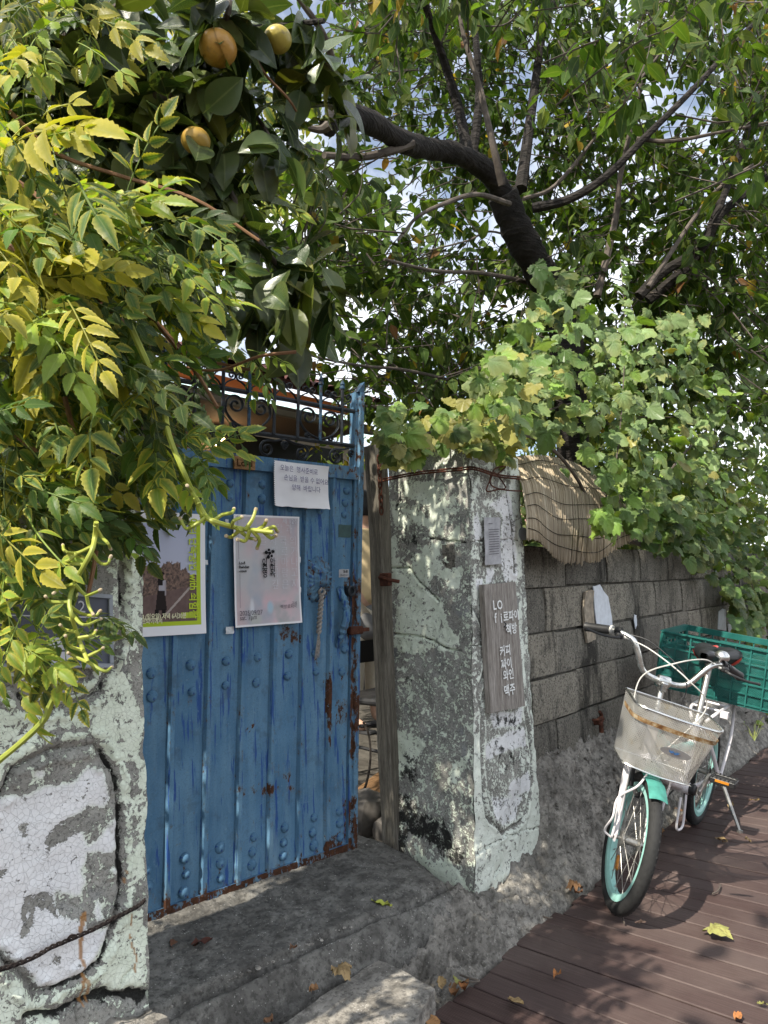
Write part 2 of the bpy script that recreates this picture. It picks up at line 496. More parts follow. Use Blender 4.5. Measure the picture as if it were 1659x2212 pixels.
    # bark
    t = NT('cherry_bark', .85, .25)
    P = t.pos(); n = t.noise(10, 6, .65); rg = t.noise(26, 5, .6, t.node('Mapping', Vector=P, Scale=(.35, .35, 2.2)).outputs[0])
    c = t.ramp(n, [(.3, (.009, .008, .007)), (.6, (.026, .022, .020)), (.75, (.055, .048, .043))])
    c = t.mix(t.ramp(rg, [(.57, 0.), (.70, .5)]), c, (.09, .077, .07))
    M['bark'] = t.done(c, None, t.bump(t.math('ADD', n, rg), 1., .02))
    t = NT('twig_bark', .8, .25)
    M['twig'] = t.done(t.ramp(t.noise(14, 5, .6), [(.3, (.045, .036, .030)), (.7, (.15, .125, .105))]), None, t.bump(t.noise(60, 3), .5, .004))
    t = NT('red_brown_stem', .65, .3)
    M['stem'] = t.done(t.ramp(t.noise(12, 4, .6), [(.3, (.12, .055, .028)), (.7, (.24, .13, .06))]), None, None)
    t = NT('green_stem', .5, .4)
    M['green_stem'] = t.done(t.ramp(t.noise(10, 4, .6), [(.3, (.17, .22, .035)), (.7, (.36, .38, .06))]), None, None)
    t = NT('stalk_scar', .8, .2)
    M['scar'] = t.done(t.ramp(t.noise(40, 3), [(.3, (.30, .24, .14)), (.7, (.48, .40, .28))]), None, None)

    # leaves: object colour (single leaves) or the attribute tint (mass); attribute edge runs 0 at the midrib to 1 at the margin
    def leaf(name, single, edge_col, edge_amt, rough, trans, spot=0.0, spec=.4, noise_sc=30):
        t = NT(name, rough, spec)
        base = t.node('ObjectInfo').outputs['Color'] if single else t.attr('tint', 'Color')
        n = t.noise(noise_sc, 3, .6)
        c = t.mix(t.ramp(n, [(.3, .35), (.7, 0.)]), base, (.0, .0, .0)) if False else base
        c = t.mix(t.math('MULTIPLY', t.ramp(n, [(.35, 1.), (.65, 0.)]), .35), c, t.mix(1.0, c, (.55, .62, .5), 'MULTIPLY'))
        e = t.attr('edge')
        if edge_amt > 0:
            yel = t.attr('age') if not single else t.node('ObjectInfo').outputs['Alpha']
            f = t.math('MULTIPLY', t.ramp(e, [(.25, 0.), (.95, 1.)]), t.math('MULTIPLY', yel, edge_amt), True)
            c = t.mix(f, c, edge_col)
        mid = t.ramp(e, [(.0, 1.), (.10, 0.)])
        c = t.mix(t.math('MULTIPLY', mid, .30), c, (.32, .36, .14))
        if spot: c = t.mix(t.ramp(t.noise(55, 4, .7), [(.60, 0.), (.68, spot)]), c, (.13, .075, .03))
        t.put(t.b.inputs['Base Color'], c)
        vein = t.node('TexWave', {'wave_type': 'BANDS', 'bands_direction': 'Y'}, Vector=t.attr('uvl', 'Vector'), Scale=2.6, Distortion=.6).outputs['Fac']
        t.put(t.b.inputs['Normal'], t.bump(vein, .35, .004))
        tr = t.node('BsdfTranslucent', Color=t.mix(1.0, c, (1.5, 1.6, .62), 'MULTIPLY'))
        ms = t.node('MixShader'); ms.inputs[0].default_value = trans
        t.t.links.new(t.b.outputs[0], ms.inputs[1]); t.t.links.new(tr.outputs[0], ms.inputs[2])
        t.t.links.new(ms.outputs[0], t.out.inputs[0])
        return t.m
    for single in (True, False):
        k = '1' if single else 'n'
        M['leaf_creeper' + k] = leaf('creeper_leaf_' + k, single, (.50, .43, .06), 1.0, .40, .30, .2)
        M['leaf_cherry' + k] = leaf('cherry_leaf_' + k, single, (.30, .26, .04), .25, .48, .42, .3, .22)
        M['leaf_persimmon' + k] = leaf('persimmon_leaf_' + k, single, (.20, .20, .05), .3, .26, .16, .35, .6)
        M['leaf_grape' + k] = leaf('grape_leaf_' + k, single, (.36, .33, .10), .55, .42, .28, .30)
    M['mint_rim'] = plain('mint_enamel', (.30, .56, .51), .45, .4, 0, .10)
    M['mint_dull'] = plain('dull_mint_enamel', (.055, .23, .19), .55, .3, 0, .25)
    M['bike_white'] = plain('bicycle_white', (.66, .63, .64), .38, .45, 0, .10, 25)
    M['chrome'] = plain('worn_chrome', (.62, .62, .60), .28, .5, 1.0, .12, 30)
    M['steel'] = plain('dull_steel', (.34, .33, .31), .42, .5, .9, .25, 30)
    M['rubber'] = plain('tyre_rubber', (.022, .022, .022), .75, .3, 0, .3, 60, .2)
    M['black_plastic'] = plain('black_plastic', (.018, .018, .019), .5, .4, 0, .25, 50)
    M['vinyl'] = plain('black_vinyl', (.016, .016, .018), .42, .45, 0, .3, 30)
    M['red_vinyl'] = plain('red_vinyl', (.50, .050, .035), .5, .4, 0, .2, 30)
    M['orange_plastic'] = plain('orange_reflector', (.50, .19, .02), .3, .5, 0, .2, 60)
    M['cable'] = plain('grey_cable', (.50, .49, .46), .5, .4, 0, .1)
    t = NT('crate_teal', .45, .4)
    n = t.noise(18, 4, .6)
    M['crate'] = t.done(t.ramp(n, [(.3, (.009, .085, .072)), (.7, (.016, .135, .117))]), t.ramp(n, [(.3, .38), (.7, .55)]), None)
    t = NT('basket_steel', .45, .5, .55)
    n = t.noise(13, 5, .65)
    M['basket'] = t.done(t.ramp(n, [(.30, (.50, .42, .28)), (.42, (.58, .56, .51)), (.7, (.66, .66, .65))]), t.ramp(n, [(.3, .6), (.7, .35)]), None)
    t = NT('rusted_band', .7, .3, .3)
    n = t.noise(45, 4, .7)
    M['band'] = t.done(t.ramp(n, [(.36, (.13, .055, .02)), (.5, (.32, .20, .09)), (.64, (.50, .45, .34))]), None, None)
    M['badge'] = plain('badge_metal', (.52, .54, .55), .35, .5, .8, .08)
    M['ink_blue'] = plain('badge_blue', (.05, .13, .30), .5, .3, 0, .1)
    t = NT('paper', .85, .15)
    n = t.noise(7, 4, .5)
    M['paper'] = t.done(t.ramp(n, [(.3, (.72, .72, .76)), (.7, (.80, .80, .83))]), None, t.bump(t.noise(6, 3), .25, .02))
    t = NT('faded_paper', .9, .1)
    n = t.noise(24, 5, .65)
    M['old_paper'] = t.done(t.ramp(n, [(.3, (.26, .26, .27)), (.7, (.46, .46, .48))]), None, t.bump(n, .3, .004))
    t = NT('printed_paper', .75, .2)
    M['print'] = t.done(t.attr('ink', 'Color'), None, t.bump(t.noise(5, 3), .3, .02))
    M['ink'] = plain('black_ink', (.012, .012, .014), .8, .1)
    M['ink_grey'] = plain('grey_ink', (.10, .09, .11), .8, .1)
    M['ink_violet'] = plain('pen_ink', (.055, .04, .16), .7, .1)
    M['ink_white'] = plain('white_lettering', (.74, .75, .74), .75, .2)
    M['ink_pale'] = plain('pale_lettering', (.56, .57, .62), .85, .1)
    M['ink_lime'] = plain('lime_lettering', (.44, .55, .05), .8, .1)
    M['ink_cream'] = plain('cream_lettering', (.68, .66, .45), .8, .1)
    M['burnt'] = plain('burnt_lettering', (.05, .022, .008), .8, .1)
    M['tape'] = plain('torn_tape', (.52, .55, .58), .4, .4, 0, .2, 90, .4)
    M['sign_slate'] = plain('sign_slate', (.075, .085, .115), .45, .35, 0, .12, 12)
    M['sign_frame'] = plain('sign_frame', (.27, .30, .34), .5, .35, 0, .1)
    M['pvc'] = plain('grey_pipe', (.20, .215, .22), .5, .35, 0, .1)
    t = NT('dry_reed', .7, .25)
    n = t.noise(3, 4, .6, t.node('Mapping', Vector=t.pos(), Scale=(1, 1, 1)).outputs[0]); rnd = t.node('ObjectInfo').outputs['Random']
    c = t.ramp(rnd, [(0., (.26, .205, .135)), (.5, (.42, .345, .24)), (1., (.56, .48, .36))])
    M['reed'] = t.done(t.mix(t.ramp(n, [(.4, .55), (.65, 0.)]), c, (.15, .125, .095)), None, None)
    M['cord'] = plain('dark_cord', (.020, .017, .015), .85, .15, 0, .3)
    M['rope'] = plain('grey_rope', (.27, .25, .23), .9, .1, 0, .35, 120, .5)
    M['cream_wall'] = plain('shaded_cream_plaster', (.20, .165, .13), .85, .15, 0, .1, 4, .1)  # cream lowered in the colour itself for the shade under the eaves
    M['orange'] = plain('orange_fascia', (.78, .20, .055), .6, .3, 0, .06, 6)
    M['roof_tile'] = plain('dark_red_tile', (.085, .030, .026), .7, .25, 0, .35, 12, .3)
    M['soffit'] = plain('brown_soffit', (.12, .09, .07), .8, .2, 0, .1)
    M['hill_haze'] = plain('hazy_hill_blue', (.46, .62, .62), .7, .2, 0, .2, 9, .3)  # pale tone carries the haze of distance in its colour
    M['pink_tile'] = plain('pink_tile', (.44, .24, .22), .8, .2, 0, .2, 12, .3)
    M['dark_frame'] = plain('dark_frame', (.015, .015, .016), .5, .3)
    t = NT('lit_bulb', .4, .3)
    t.put(t.b.inputs['Emission Color'], (1.0, .70, .36)); t.b.inputs['Emission Strength'].default_value = 22
    M['bulb'] = t.done((.9, .7, .4))
    M['skin'] = plain('skin', (.52, .32, .23), .6, .35, 0, .06)
    M['hair'] = plain('black_hair', (.012, .010, .010), .5, .4, 0, .3, 150, .5)
    M['shirt'] = plain('beige_cloth', (.60, .47, .28), .9, .1, 0, .12, 20, .2)
    M['grey_cloth'] = plain('grey_cloth', (.16, .16, .165), .9, .1, 0, .15, 20, .2)
    M['cream_cloth'] = plain('cream_cloth', (.55, .50, .42), .9, .1, 0, .1, 20, .2)
    M['sandal'] = plain('dark_sandal', (.03, .03, .032), .7, .2)
    t = NT('persimmon_skin', .35, .45)
    n = t.noise(7, 4, .6); pz = t.node('SeparateXYZ', Vector=t.pos()).outputs[2]
    c = t.ramp(n, [(.3, (.34, .20, .040)), (.7, (.46, .235, .045))])
    c = t.mix(t.node('ObjectInfo').outputs['Alpha'], (.36, .32, .06), c)
    M['persimmon'] = t.done(t.mix(t.ramp(t.noise(60, 3), [(.60, 0.), (.70, .55)]), c, (.14, .10, .04)), None, t.bump(t.noise(90, 4), .35, .004))
    M['calyx'] = plain('calyx_green', (.08, .075, .03), .8, .2, 0, .3)
    t = NT('earth', .95, .1)
    M['earth'] = t.done(t.ramp(t.noise(6, 5, .6), [(.3, (.055, .050, .043)), (.7, (.12, .11, .095))]), None, t.bump(t.noise(25, 4), .8, .03))
    t = NT('dry_leaf', .8, .2)
    c = t.node('ObjectInfo').outputs['Color']
    M['dry_leaf'] = t.done(t.mix(t.ramp(t.noise(70, 4, .7), [(.5, 0.), (.68, .7)]), c, (.10, .055, .025)), None, t.bump(t.noise(40, 3), .5, .004))
    M['rock'] = plain('field_stone', (.12, .11, .10), .9, .15, 0, .4, 14, .6)
    M['flake'] = plain('white_flake', (.62, .65, .70), .8, .2, 0, .12, 30, .3)
    M['flake_edge'] = plain('bark_like_flake', (.30, .255, .20), .9, .1, 0, .35, 40, .6)
    M['grey_paper_dark'] = plain('dark_green_sticker', (.045, .085, .085), .6, .3, 0, .2)
    M['power_line'] = plain('power_line', (.02, .02, .02), .6, .3)
make_materials()

# ------------------------------------------------------------------ ground, deck, footing, step
def hexa(c, nu, nv, nw, noise_amp, noise_scale, seed, rnd=0.0, oct_=4):
    """rough hexahedron from 8 corners (bottom ring, top ring); noise is a function of position so the faces stay joined"""
    c = np.asarray(c, float); mb = MB()
    ctr = c.mean(0)
    def P(u, v, w):
        u, v, w = u[..., None], v[..., None], w[..., None]
        b = (1 - u) * (1 - v) * c[0] + u * (1 - v) * c[1] + u * v * c[2] + (1 - u) * v * c[3]
        t = (1 - u) * (1 - v) * c[4] + u * (1 - v) * c[5] + u * v * c[6] + (1 - u) * v * c[7]
        p = b * (1 - w) + t * w
        if rnd:
            U = np.concatenate([u, v, w], -1) * 2 - 1
            sph = U / (np.linalg.norm(U, axis=-1, keepdims=True) + 1e-9)
            ext = np.abs(c - ctr).max(0)
            p = p * (1 - rnd) + (ctr + sph * ext * 1.15) * rnd
        d = np.stack([fbm(p * noise_scale + 7.1 * k, oct_, seed + 31 * k) for k in range(3)], -1)
        return p + noise_amp * d
    def sheet(a, b, f):
        A, Bq = np.meshgrid(np.linspace(0, 1, a + 1), np.linspace(0, 1, b + 1), indexing='ij')
        mb.grid(P(*f(A, Bq)))
    z = lambda a: np.zeros_like(a); o = lambda a: np.ones_like(a)
    sheet(nu, nv, lambda a, b: (a, b, o(a)))
    sheet(nv, nu, lambda a, b: (b, a, z(a)))
    sheet(nu, nw, lambda a, b: (1 - a, z(a), b))
    sheet(nu, nw, lambda a, b: (a, o(a), b))
    sheet(nv, nw, lambda a, b: (z(a), a, b))
    sheet(nv, nw, lambda a, b: (o(a), 1 - a, b))
    return mb

mb = MB(); mb.box((0, 0, -.45), (900, 900, .2))
tag(mb.build('ground', M['earth']), kind='structure')
mb = MB(); g = np.linspace(-1, 1, 60)
X, Y = np.meshgrid(np.linspace(-3, 40, 120), np.linspace(1.62, 40, 100), indexing='ij')
Z = .10 + .03 * fbm(np.stack([X, Y, X * 0], -1) * .8, 3, 5)
mb.grid(np.stack([X, Y, Z], -1))
tag(mb.build('yard_ground', M['earth']), kind='structure')

# boardwalk: each board is its own piece, 93 mm wide with a shadow gap
deck = empty('boardwalk', (2.5, 1.2, -.05)); tag(deck, 'dark brown grooved boardwalk running along the wall', kind='structure')
mb = MB()
for yy in (1.05, .45, -.2, -.9): mb.box((5.5, yy, -.085), (14, .06, .09))
for xx in np.arange(-1, 12.4, 1.0): mb.box((xx, .1, -.2), (.06, 2.3, .14))
mb.build('joist', M['post_wood'], deck)
rs = np.random.default_rng(3)
plank_meshes = []
for k in range(4):
    b = MB(); b.box((0, 0, 0), (.0865, 2.9, .03), bev=.003)
    me_o = b.build('plank', M['deck'], loc=(0, 0, 0)); plank_meshes.append(me_o.data)
    bpy.data.objects.remove(me_o)
x0 = 1.583 - .0925 * 30
edge_y = {27: 1.262, 26: 1.258, 25: 1.262, 34: 1.247}
for i in range(0, 152):
    x = x0 + .0925 * (i + .5)
    if x < -1.2 or x > 12.2: continue
    y1 = 1.245 + (rs.random() - .5) * .016
    if 1.94 < x < 2.3: y1 += .024
    o = link('plank', plank_meshes[i % 4], M['deck'], deck)
    dz = (rs.random() - .5) * .003
    o.location = Vector((x, y1 - 1.45, -.015 + dz)) - deck.location
    o.rotation_euler = (0, (rs.random() - .5) * .008, (rs.random() - .5) * .003)

# rough cast footing under the pillar and the block wall, down to the boards
nx, ny = 760, 64
X, Y = np.meshgrid(np.concatenate([np.linspace(1.45, 4.6, 560), np.linspace(4.615, 12, 200)]), np.linspace(1.20, 1.56, ny), indexing='ij')
t = np.clip((Y - 1.225) / .215, 0, 1.6)
zp = -.035 + .135 * np.clip(t, 0, 1) ** .8                                     # before the pillar
s2 = np.clip((Y - (1.24 + .03 * fbm(np.stack([X * 2, X * 0, X * 0], -1), 3, 3))) / .26, 0, 1)
zw = -.04 + .46 * s2 ** 1.15                                                    # against the wall
w = np.clip((X - 2.46) / .16, 0, 1); w = w * w * (3 - 2 * w)
zl = -.05 + 0 * X
wl_ = np.clip((1.93 - X) / .28 + (1.36 - Y) * .6, 0, 1); wl_ = wl_ * wl_ * (3 - 2 * wl_)
Z = zp * (1 - w) + zw * w
Z = Z * (1 - wl_) + (-.045) * wl_
P3 = np.stack([X, Y, Z], -1)
Z = Z + .040 * fbm(P3 * 9, 4, 11) + .026 * fbm(P3 * 34, 3, 12) + .014 * fbm(P3 * 90, 2, 14)
Z = np.minimum(Z, -.03 + np.clip(Y - 1.25, 0, 1) * 2.6 + .012 * fbm(P3 * 30, 3, 16))
Yd = Y + (.035 * fbm(P3 * 11 + 3, 4, 13) + .022 * fbm(P3 * 40, 3, 15) + .010 * fbm(P3 * 95, 2, 17)) * w * np.clip((Y - 1.25) * 9, 0, 1)
mb = MB(); mb.grid(np.stack([X, Yd, Z], -1))
tag(mb.build('rough_footing', M['footing'], sharp=None), kind='structure')

# threshold step with the crack along it
X, Y = np.meshgrid(np.linspace(.45, 2.13, 270), np.linspace(1.12, 2.35, 210), indexing='ij')
yc = 1.622 - .14 * (X - .986) + .022 * fbm(np.stack([X * 6, X * 0, X * 0], -1), 4, 21)
d = Y - yc
front = -.006 - .03 * np.clip(X - 1.6, 0, 1) + .02 * fbm(np.stack([X * 4, X * 0, X * 0 + 3], -1), 3, 25)
Z = np.where(d > 0, .152 + .055 * np.clip(d / .35, 0, 1), .142 + .25 * np.clip(d, -.3, 0))
fall = np.clip((front - d) / .070, 0, 1); Z = Z - (1 - np.sqrt(np.clip(1 - fall ** 2, 0, 1))) * .19
side = np.clip((X - (1.93 + .30 * np.clip(d + .10, 0, .3))) / .12, 0, 1); Z = Z - side * side * .16
P3 = np.stack([X, Y, Z], -1)
Z = Z + .006 * fbm(P3 * 7, 4, 22) + .005 * fbm(P3 * 30, 3, 23) + .003 * fbm(P3 * 80, 2, 24)
Z -= .032 * np.exp(-(d / (.0075 + .006 * vnoise(np.stack([X * 9, X * 0, X * 0], -1)))) ** 2) * (X > .9)
mb = MB(); mb.grid(np.stack([X, Y, Z], -1))
tag(mb.build('threshold_step', M['concrete'], sharp=None), kind='structure')

# loose stone slab in front of the step
p = [on(2, .065, *q) for q in ((585, 2225), (885, 2225), (946, 2138), (833, 2060))]
a, b_, c_, d_ = [np.array(q) for q in p]
back = a + (a - d_) * .9; frnt = b_ + (b_ - c_) * 4.2
top = [back, frnt, c_, d_]
bot = [q + np.array([0, 0, -.15]) for q in top]
mb = hexa(bot + top, 110, 50, 16, .007, 14, 5, .035, 5)
o = mb.build('stone_slab', M['slab'], sharp=None)
tag(o, 'rough grey stone slab laid as a step before the blue gate', 'stone')

# lumpy stone under the corner of the near pillar
c8 = [[.60, 1.36, .03], [.885, 1.37, .03], [.90, 1.62, .03], [.60, 1.62, .03], [.60, 1.37, .275], [.87, 1.385, .285], [.88, 1.6, .285], [.60, 1.6, .275]]
mb = hexa(c8, 40, 34, 30, .03, 14, 9, .22)
tag(mb.build('base_stone', M['footing'], sharp=None), 'lumpy pale stone under the foot of the near pillar', 'stone')

# ------------------------------------------------------------------ pillars
def pillar_face(p00, p10, p11, p01, nu, nv, nrm, fields, polys=None, grooves=(), cracks=(), amp=.006, seed=1):
    """grid over a face with worn-paint fields. fields(U, V, P) -> dict; grooves: list of (points uv, width, depth)"""
    U, V = np.meshgrid(np.linspace(0, 1, nu + 1), np.linspace(0, 1, nv + 1), indexing='ij')
    u, v = U[..., None], V[..., None]
    P = (1 - u) * (1 - v) * p00 + u * (1 - v) * p10 + u * v * p11 + (1 - u) * v * p01
    return U, V, P

def raster(P, ax, layers, base):
    """layers: list of (value, polygon in world (a, b)); painted in order on the field"""
    f = np.full(P.shape[:2], base, float)
    a, b = P[..., ax], P[..., 2]
    wob = .010 * fbm(P * 22, 3, 77); wob2 = .010 * fbm(P * 22 + 5, 3, 78)
    for val, poly in layers: f[inpoly(a + wob, b + wob2, poly)] = val
    return f

def build_pillar(name, label, faces, extra_parts=None):
    V, A, F, n = [], {'paint': [], 'pale': [], 'grime': [], 'drip': []}, [], 0
    for P, att in faces:
        a, b = P.shape[:2]
        i = np.arange(a - 1)[:, None]; k = np.arange(b - 1)[None]
        F.append((np.stack([i * b + k, i * b + k + 1, (i + 1) * b + k + 1, (i + 1) * b + k], -1).reshape(-1, 4) + n)[:, ::-1])
        V.append(P.reshape(-1, 3)); n += a * b
        for q in A: A[q].append(np.broadcast_to(att.get(q, 0.0), (a, b)).ravel())
    V = np.concatenate(V)
    base = np.array([V[:, 0].mean(), V[:, 1].mean(), V[:, 2].min()])
    root = empty(name, base, label, 'pillar')
    me = mesh_np('shaft', V - base, [np.concatenate(F)], True, 50, {q: np.concatenate(v) for q, v in A.items()})
    link('shaft', me, M['peel'], root)
    return root
def edge_noise(P, amp=.007, s=1):
    return P + amp * np.stack([fbm(P * 16 + 3 * k, 4, 200 + s * 9 + k) for k in range(3)], -1)
def lin(p00, p10, p11, p01, nu, nv):
    p00, p10, p11, p01 = map(np.asarray, (p00, p10, p11, p01))
    U, V = np.meshgrid(np.linspace(0, 1, nu + 1), np.linspace(0, 1, nv + 1), indexing='ij')
    u, v = U[..., None], V[..., None]
    return (1 - u) * (1 - v) * p00 + u * (1 - v) * p10 + u * v * p11 + (1 - u) * v * p01

# --- near pillar (beside the posters)
YL = 1.44
def wl2(pts, f, y=YL): return [tuple(on(1, y, *f(q))[[0, 2]]) for q in pts]
fa = lambda c: (c[0] * .2559, 1645.8 + c[1] * .2559)
fb = lambda c: (c[0] * .5, 1371.5 + c[1] * .5)
fc = lambda c: (c[0] * .5, 658.3 + c[1] * .5)
P = lin((.30, YL, .10), (.868, YL, .10), (.842, YL, 1.62), (.30, YL, 1.62), 150, 400)
wh = [[(-80, 320), (200, 290), (340, 215), (640, 150), (740, 40), (880, 80), (930, 330), (880, 400), (750, 385), (630, 470), (540, 560), (430, 640), (520, 660), (640, 590), (710, 600), (760, 740), (740, 850), (690, 940), (740, 1010), (660, 1160), (590, 1090), (480, 1080), (500, 1200), (540, 1300), (740, 1310), (770, 1390), (960, 1360), (860, 1560), (760, 1770), (330, 1930), (130, 1690), (-80, 1540)],
      [(930, 480), (1000, 480), (990, 780), (880, 800), (760, 790), (740, 720), (860, 620)], [(800, 1240), (840, 1140), (890, 1290), (850, 1330)], [(300, 80), (400, 70), (390, 120), (310, 130)], [(930, 900), (990, 910), (980, 980), (930, 960)]]
gr = [[(150, 1290), (200, 1170), (420, 1090), (490, 1180), (500, 1320), (420, 1280), (300, 1240), (280, 1400), (200, 1480)], [(170, 560), (250, 520), (270, 600), (220, 650)],
      [(400, 620), (480, 540), (640, 470), (760, 390), (880, 400), (920, 500), (700, 600), (520, 690), (430, 720)], [(-80, 880), (100, 900), (60, 980), (-80, 960)], [(480, 1560), (540, 1600), (520, 1690), (470, 1660)], [(160, 1800), (200, 1720), (260, 1790), (230, 1850)]]
mi = [[(1150, 30), (1215, -60), (1215, 650), (1150, 640), (1120, 420), (1090, 380), (1160, 250)], [(1060, 740), (1130, 730), (1215, 660), (1215, 990), (1060, 1030)], [(900, 1500), (980, 1350), (1120, 1250), (1215, 1240), (1235, 1900), (900, 1940), (770, 1780), (330, 1960), (560, 2300), (260, 2300), (230, 2120)],
      [(-60, 1820), (130, 1830), (260, 2000), (230, 2120), (-60, 2300)], [(1040, 40), (1075, 60), (1070, 400), (1050, 560), (1010, 300)]]
mi2 = [[(-10, 330), (130, 330), (430, 290), (440, 180), (520, 120), (612, 370), (605, 560), (470, 520), (380, 400), (210, 420), (-10, 640)], [(490, -360), (612, -400), (612, 60), (560, 150), (520, 30)]]
paint = raster(P, 0, [(.72, wl2(q, fa)) for q in mi] + [(.68, wl2(q, fb)) for q in mi2] + [(.86, wl2(q, fa)) for q in wh] + [(.22, wl2(q, fa)) for q in gr], .30)
pale = raster(P, 0, [(1., wl2(q, fa)) for q in wh], 0.)
pale = blur(pale, 3)
drip = raster(P, 0, [(1., wl2(q, fa)) for q in ([(690, 1270), (740, 1230), (745, 1300), (712, 1400), (705, 1800), (772, 1850), (764, 2030), (744, 2030), (735, 1860), (712, 1860), (708, 2045), (688, 2045), (684, 1390)], [(1115, 1500), (1130, 1500), (1150, 1780), (1138, 1780)], [(1110, 1280), (1122, 1270), (1124, 1480), (1112, 1480)], [(1048, 930), (1058, 930), (1056, 1060), (1046, 1060)])], 0.)
oct_lo = wl2([(-60, 420), (130, 50), (400, -90), (800, -150), (960, 80), (1010, 400), (1020, 1150), (980, 1340), (840, 1700), (740, 1790), (300, 1960), (230, 1890), (-60, 1560)], fa)
oct_up = wl2([(-10, 200), (60, 230), (130, 320), (300, 310), (420, 240), (480, 120), (520, 20), (520, -360)], fb)
au, bv = P[..., 0], P[..., 2]
dl = np.minimum(polydist(au, bv, oct_lo), polydist(au, bv, oct_up))
wob = 1 + 1.3 * fbm(P * 45, 4, 91)
groove = np.exp(-(dl / (.0062 * np.clip(wob, .25, 2))) ** 2) * np.clip(.35 + 1.6 * vnoise(P * 11, 6), 0, 1)
ridge = np.exp(-((dl - .020) / .009) ** 2)
crack_base = polydist(au, bv, wl2([(240, 2120), (480, 2130), (660, 2030), (900, 1960), (1225, 1960)], fa))
cut = np.exp(-(crack_base / (.010 * np.clip(wob, .5, 2))) ** 2)
crk2 = np.minimum(polydist(au, bv, wl2([(640, 1900), (650, 2200)], fa)), polydist(au, bv, wl2([(1010, 1920), (1050, 1820), (1130, 1740)], fa)))
crk = np.exp(-(crk2 / .0025) ** 2)
disp = -.011 * groove + .009 * ridge * np.clip(.6 + 1.4 * fbm(P * 60, 3, 93), 0, 2) - .020 * cut - .006 * crk + .003 * blur(paint, 2) + .004 * fbm(P * 12, 4, 33)
inside = inpoly(au, bv, oct_lo); disp = disp - .004 * inside
paint = np.where(groove > .35, .30, blur(paint, 1)); paint = np.where((ridge > .5) & ~inside, np.maximum(paint, .62), paint)
Zr = (P[..., 2] < .30)
grime = .10 + .70 * groove * np.clip(vnoise(P * 14, 8) * 1.8 - .05, 0, 1) + .9 * cut
Pf = edge_noise(P); Pf[..., 1] -= disp
fl = [(Pf, dict(paint=paint, pale=pale, grime=np.clip(grime, 0, 1), drip=drip * (1 - .3 * vnoise(P * 60))))]
for q in ([(.868, YL, .10), (.868, 1.86, .10), (.842, 1.86, 1.62), (.842, YL, 1.62)], [(.30, 1.86, .10), (.30, YL, .10), (.30, YL, 1.62), (.30, 1.86, 1.62)], [(.30, YL, 1.62), (.842, YL, 1.62), (.842, 1.86, 1.62), (.30, 1.86, 1.62)]):
    Q = lin(*q, 40, 80)
    fl.append((edge_noise(Q), dict(paint=.55 + .3 * fbm(Q * 5, 3, 4), pale=0., grime=.2)))
near_pillar = build_pillar('gate_pillar', 'thick near pillar in peeling white paint with octagonal moulding beside the blue gate', fl)

# --- far pillar (with the wooden signboard)
YR = 1.44
B0, B1, T0, T1 = (2.088, YR, .06), (2.552, YR, .09), (2.185, YR, 1.665), (2.537, YR, 1.640)
BL, TL = (2.105, 1.80, .07), (2.19, 1.84, 1.655)
BR, TR = (2.552, 1.80, .07), (2.537, 1.84, 1.64)
fd = lambda c: (811.9 + c[0] * .4319, 932.6 + c[1] * .4319)
fe = lambda c: (829.5 + c[0] * .5, 1371.5 + c[1] * .5)
P = lin(B0, B1, T1, T0, 110, 370)
U, V = np.meshgrid(np.linspace(0, 1, 111), np.linspace(0, 1, 371), indexing='ij')
def wr(pts, f): return wl2(pts, f, YR)
mintp = [wr(q, fe) for q in ([(385, 870), (430, 780), (500, 870), (600, 800), (640, 690), (640, 300), (625, 150), (690, 870), (700, 960), (400, 1150)], [(370, 400), (415, 500), (420, 640), (440, 740), (400, 900), (370, 1100)])] + \
        [wr(q, fd) for q in ([(400, 150), (430, 180), (420, 300), (470, 560), (470, 700), (430, 560), (395, 400)], [(655, 90), (710, 90), (725, 700), (690, 750), (680, 400)], [(510, 210), (520, 240), (470, 350), (460, 360), (480, 260)], [(430, 650), (480, 560), (480, 850), (450, 900)], [(480, 790), (520, 790), (530, 860), (490, 880)], [(720, 800), (750, 1270), (735, 1270), (710, 900)])]
whp = [wr(q, fd) for q in ([(480, 420), (500, 395), (520, 470), (530, 540), (480, 550)], [(560, 370), (660, 300), (680, 420), (650, 480), (630, 420)], [(630, 440), (690, 440), (700, 750), (640, 750), (620, 680)], [(490, 740), (530, 730), (540, 790), (500, 790)], [(550, 680), (590, 670), (590, 760), (550, 760)])] + \
      [wr(q, fe) for q in ([(425, 470), (530, 420), (610, 400), (620, 480), (520, 500), (430, 540)], [(540, 640), (620, 580), (625, 680), (560, 700), (530, 690)], [(455, 330), (560, 330), (600, 320), (600, 380), (560, 400), (460, 410)], [(460, 700), (600, 700), (570, 790), (510, 830), (470, 790)])]
paint = raster(P, 0, [(.74, q) for q in mintp] + [(.70, q) for q in whp], .42)
pale = blur(raster(P, 0, [(1., q) for q in whp], .35), 2)
panel = [wr(q, fd) for q in ([(500, 190), (465, 370), (470, 560), (480, 760), (485, 880), (545, 1010)],)] + [wr(q, fe) for q in ([(425, 250), (412, 380), (415, 500), (425, 700), (440, 780), (510, 865), (600, 800), (630, 690), (640, 500), (610, 330)], [(430, 130), (400, 260), (412, 330)])] + [wr([(655, 180), (650, 330), (680, 480), (690, 700)], fd)]
au, bv = P[..., 0], P[..., 2]
dl = np.min([polydist(au, bv, q) for q in panel], 0)
wob = 1 + .7 * fbm(P * 30, 3, 92)
groove = np.exp(-(dl / (.006 * np.clip(wob, .4, 2))) ** 2); ridge = np.exp(-((dl - .018) / .008) ** 2)
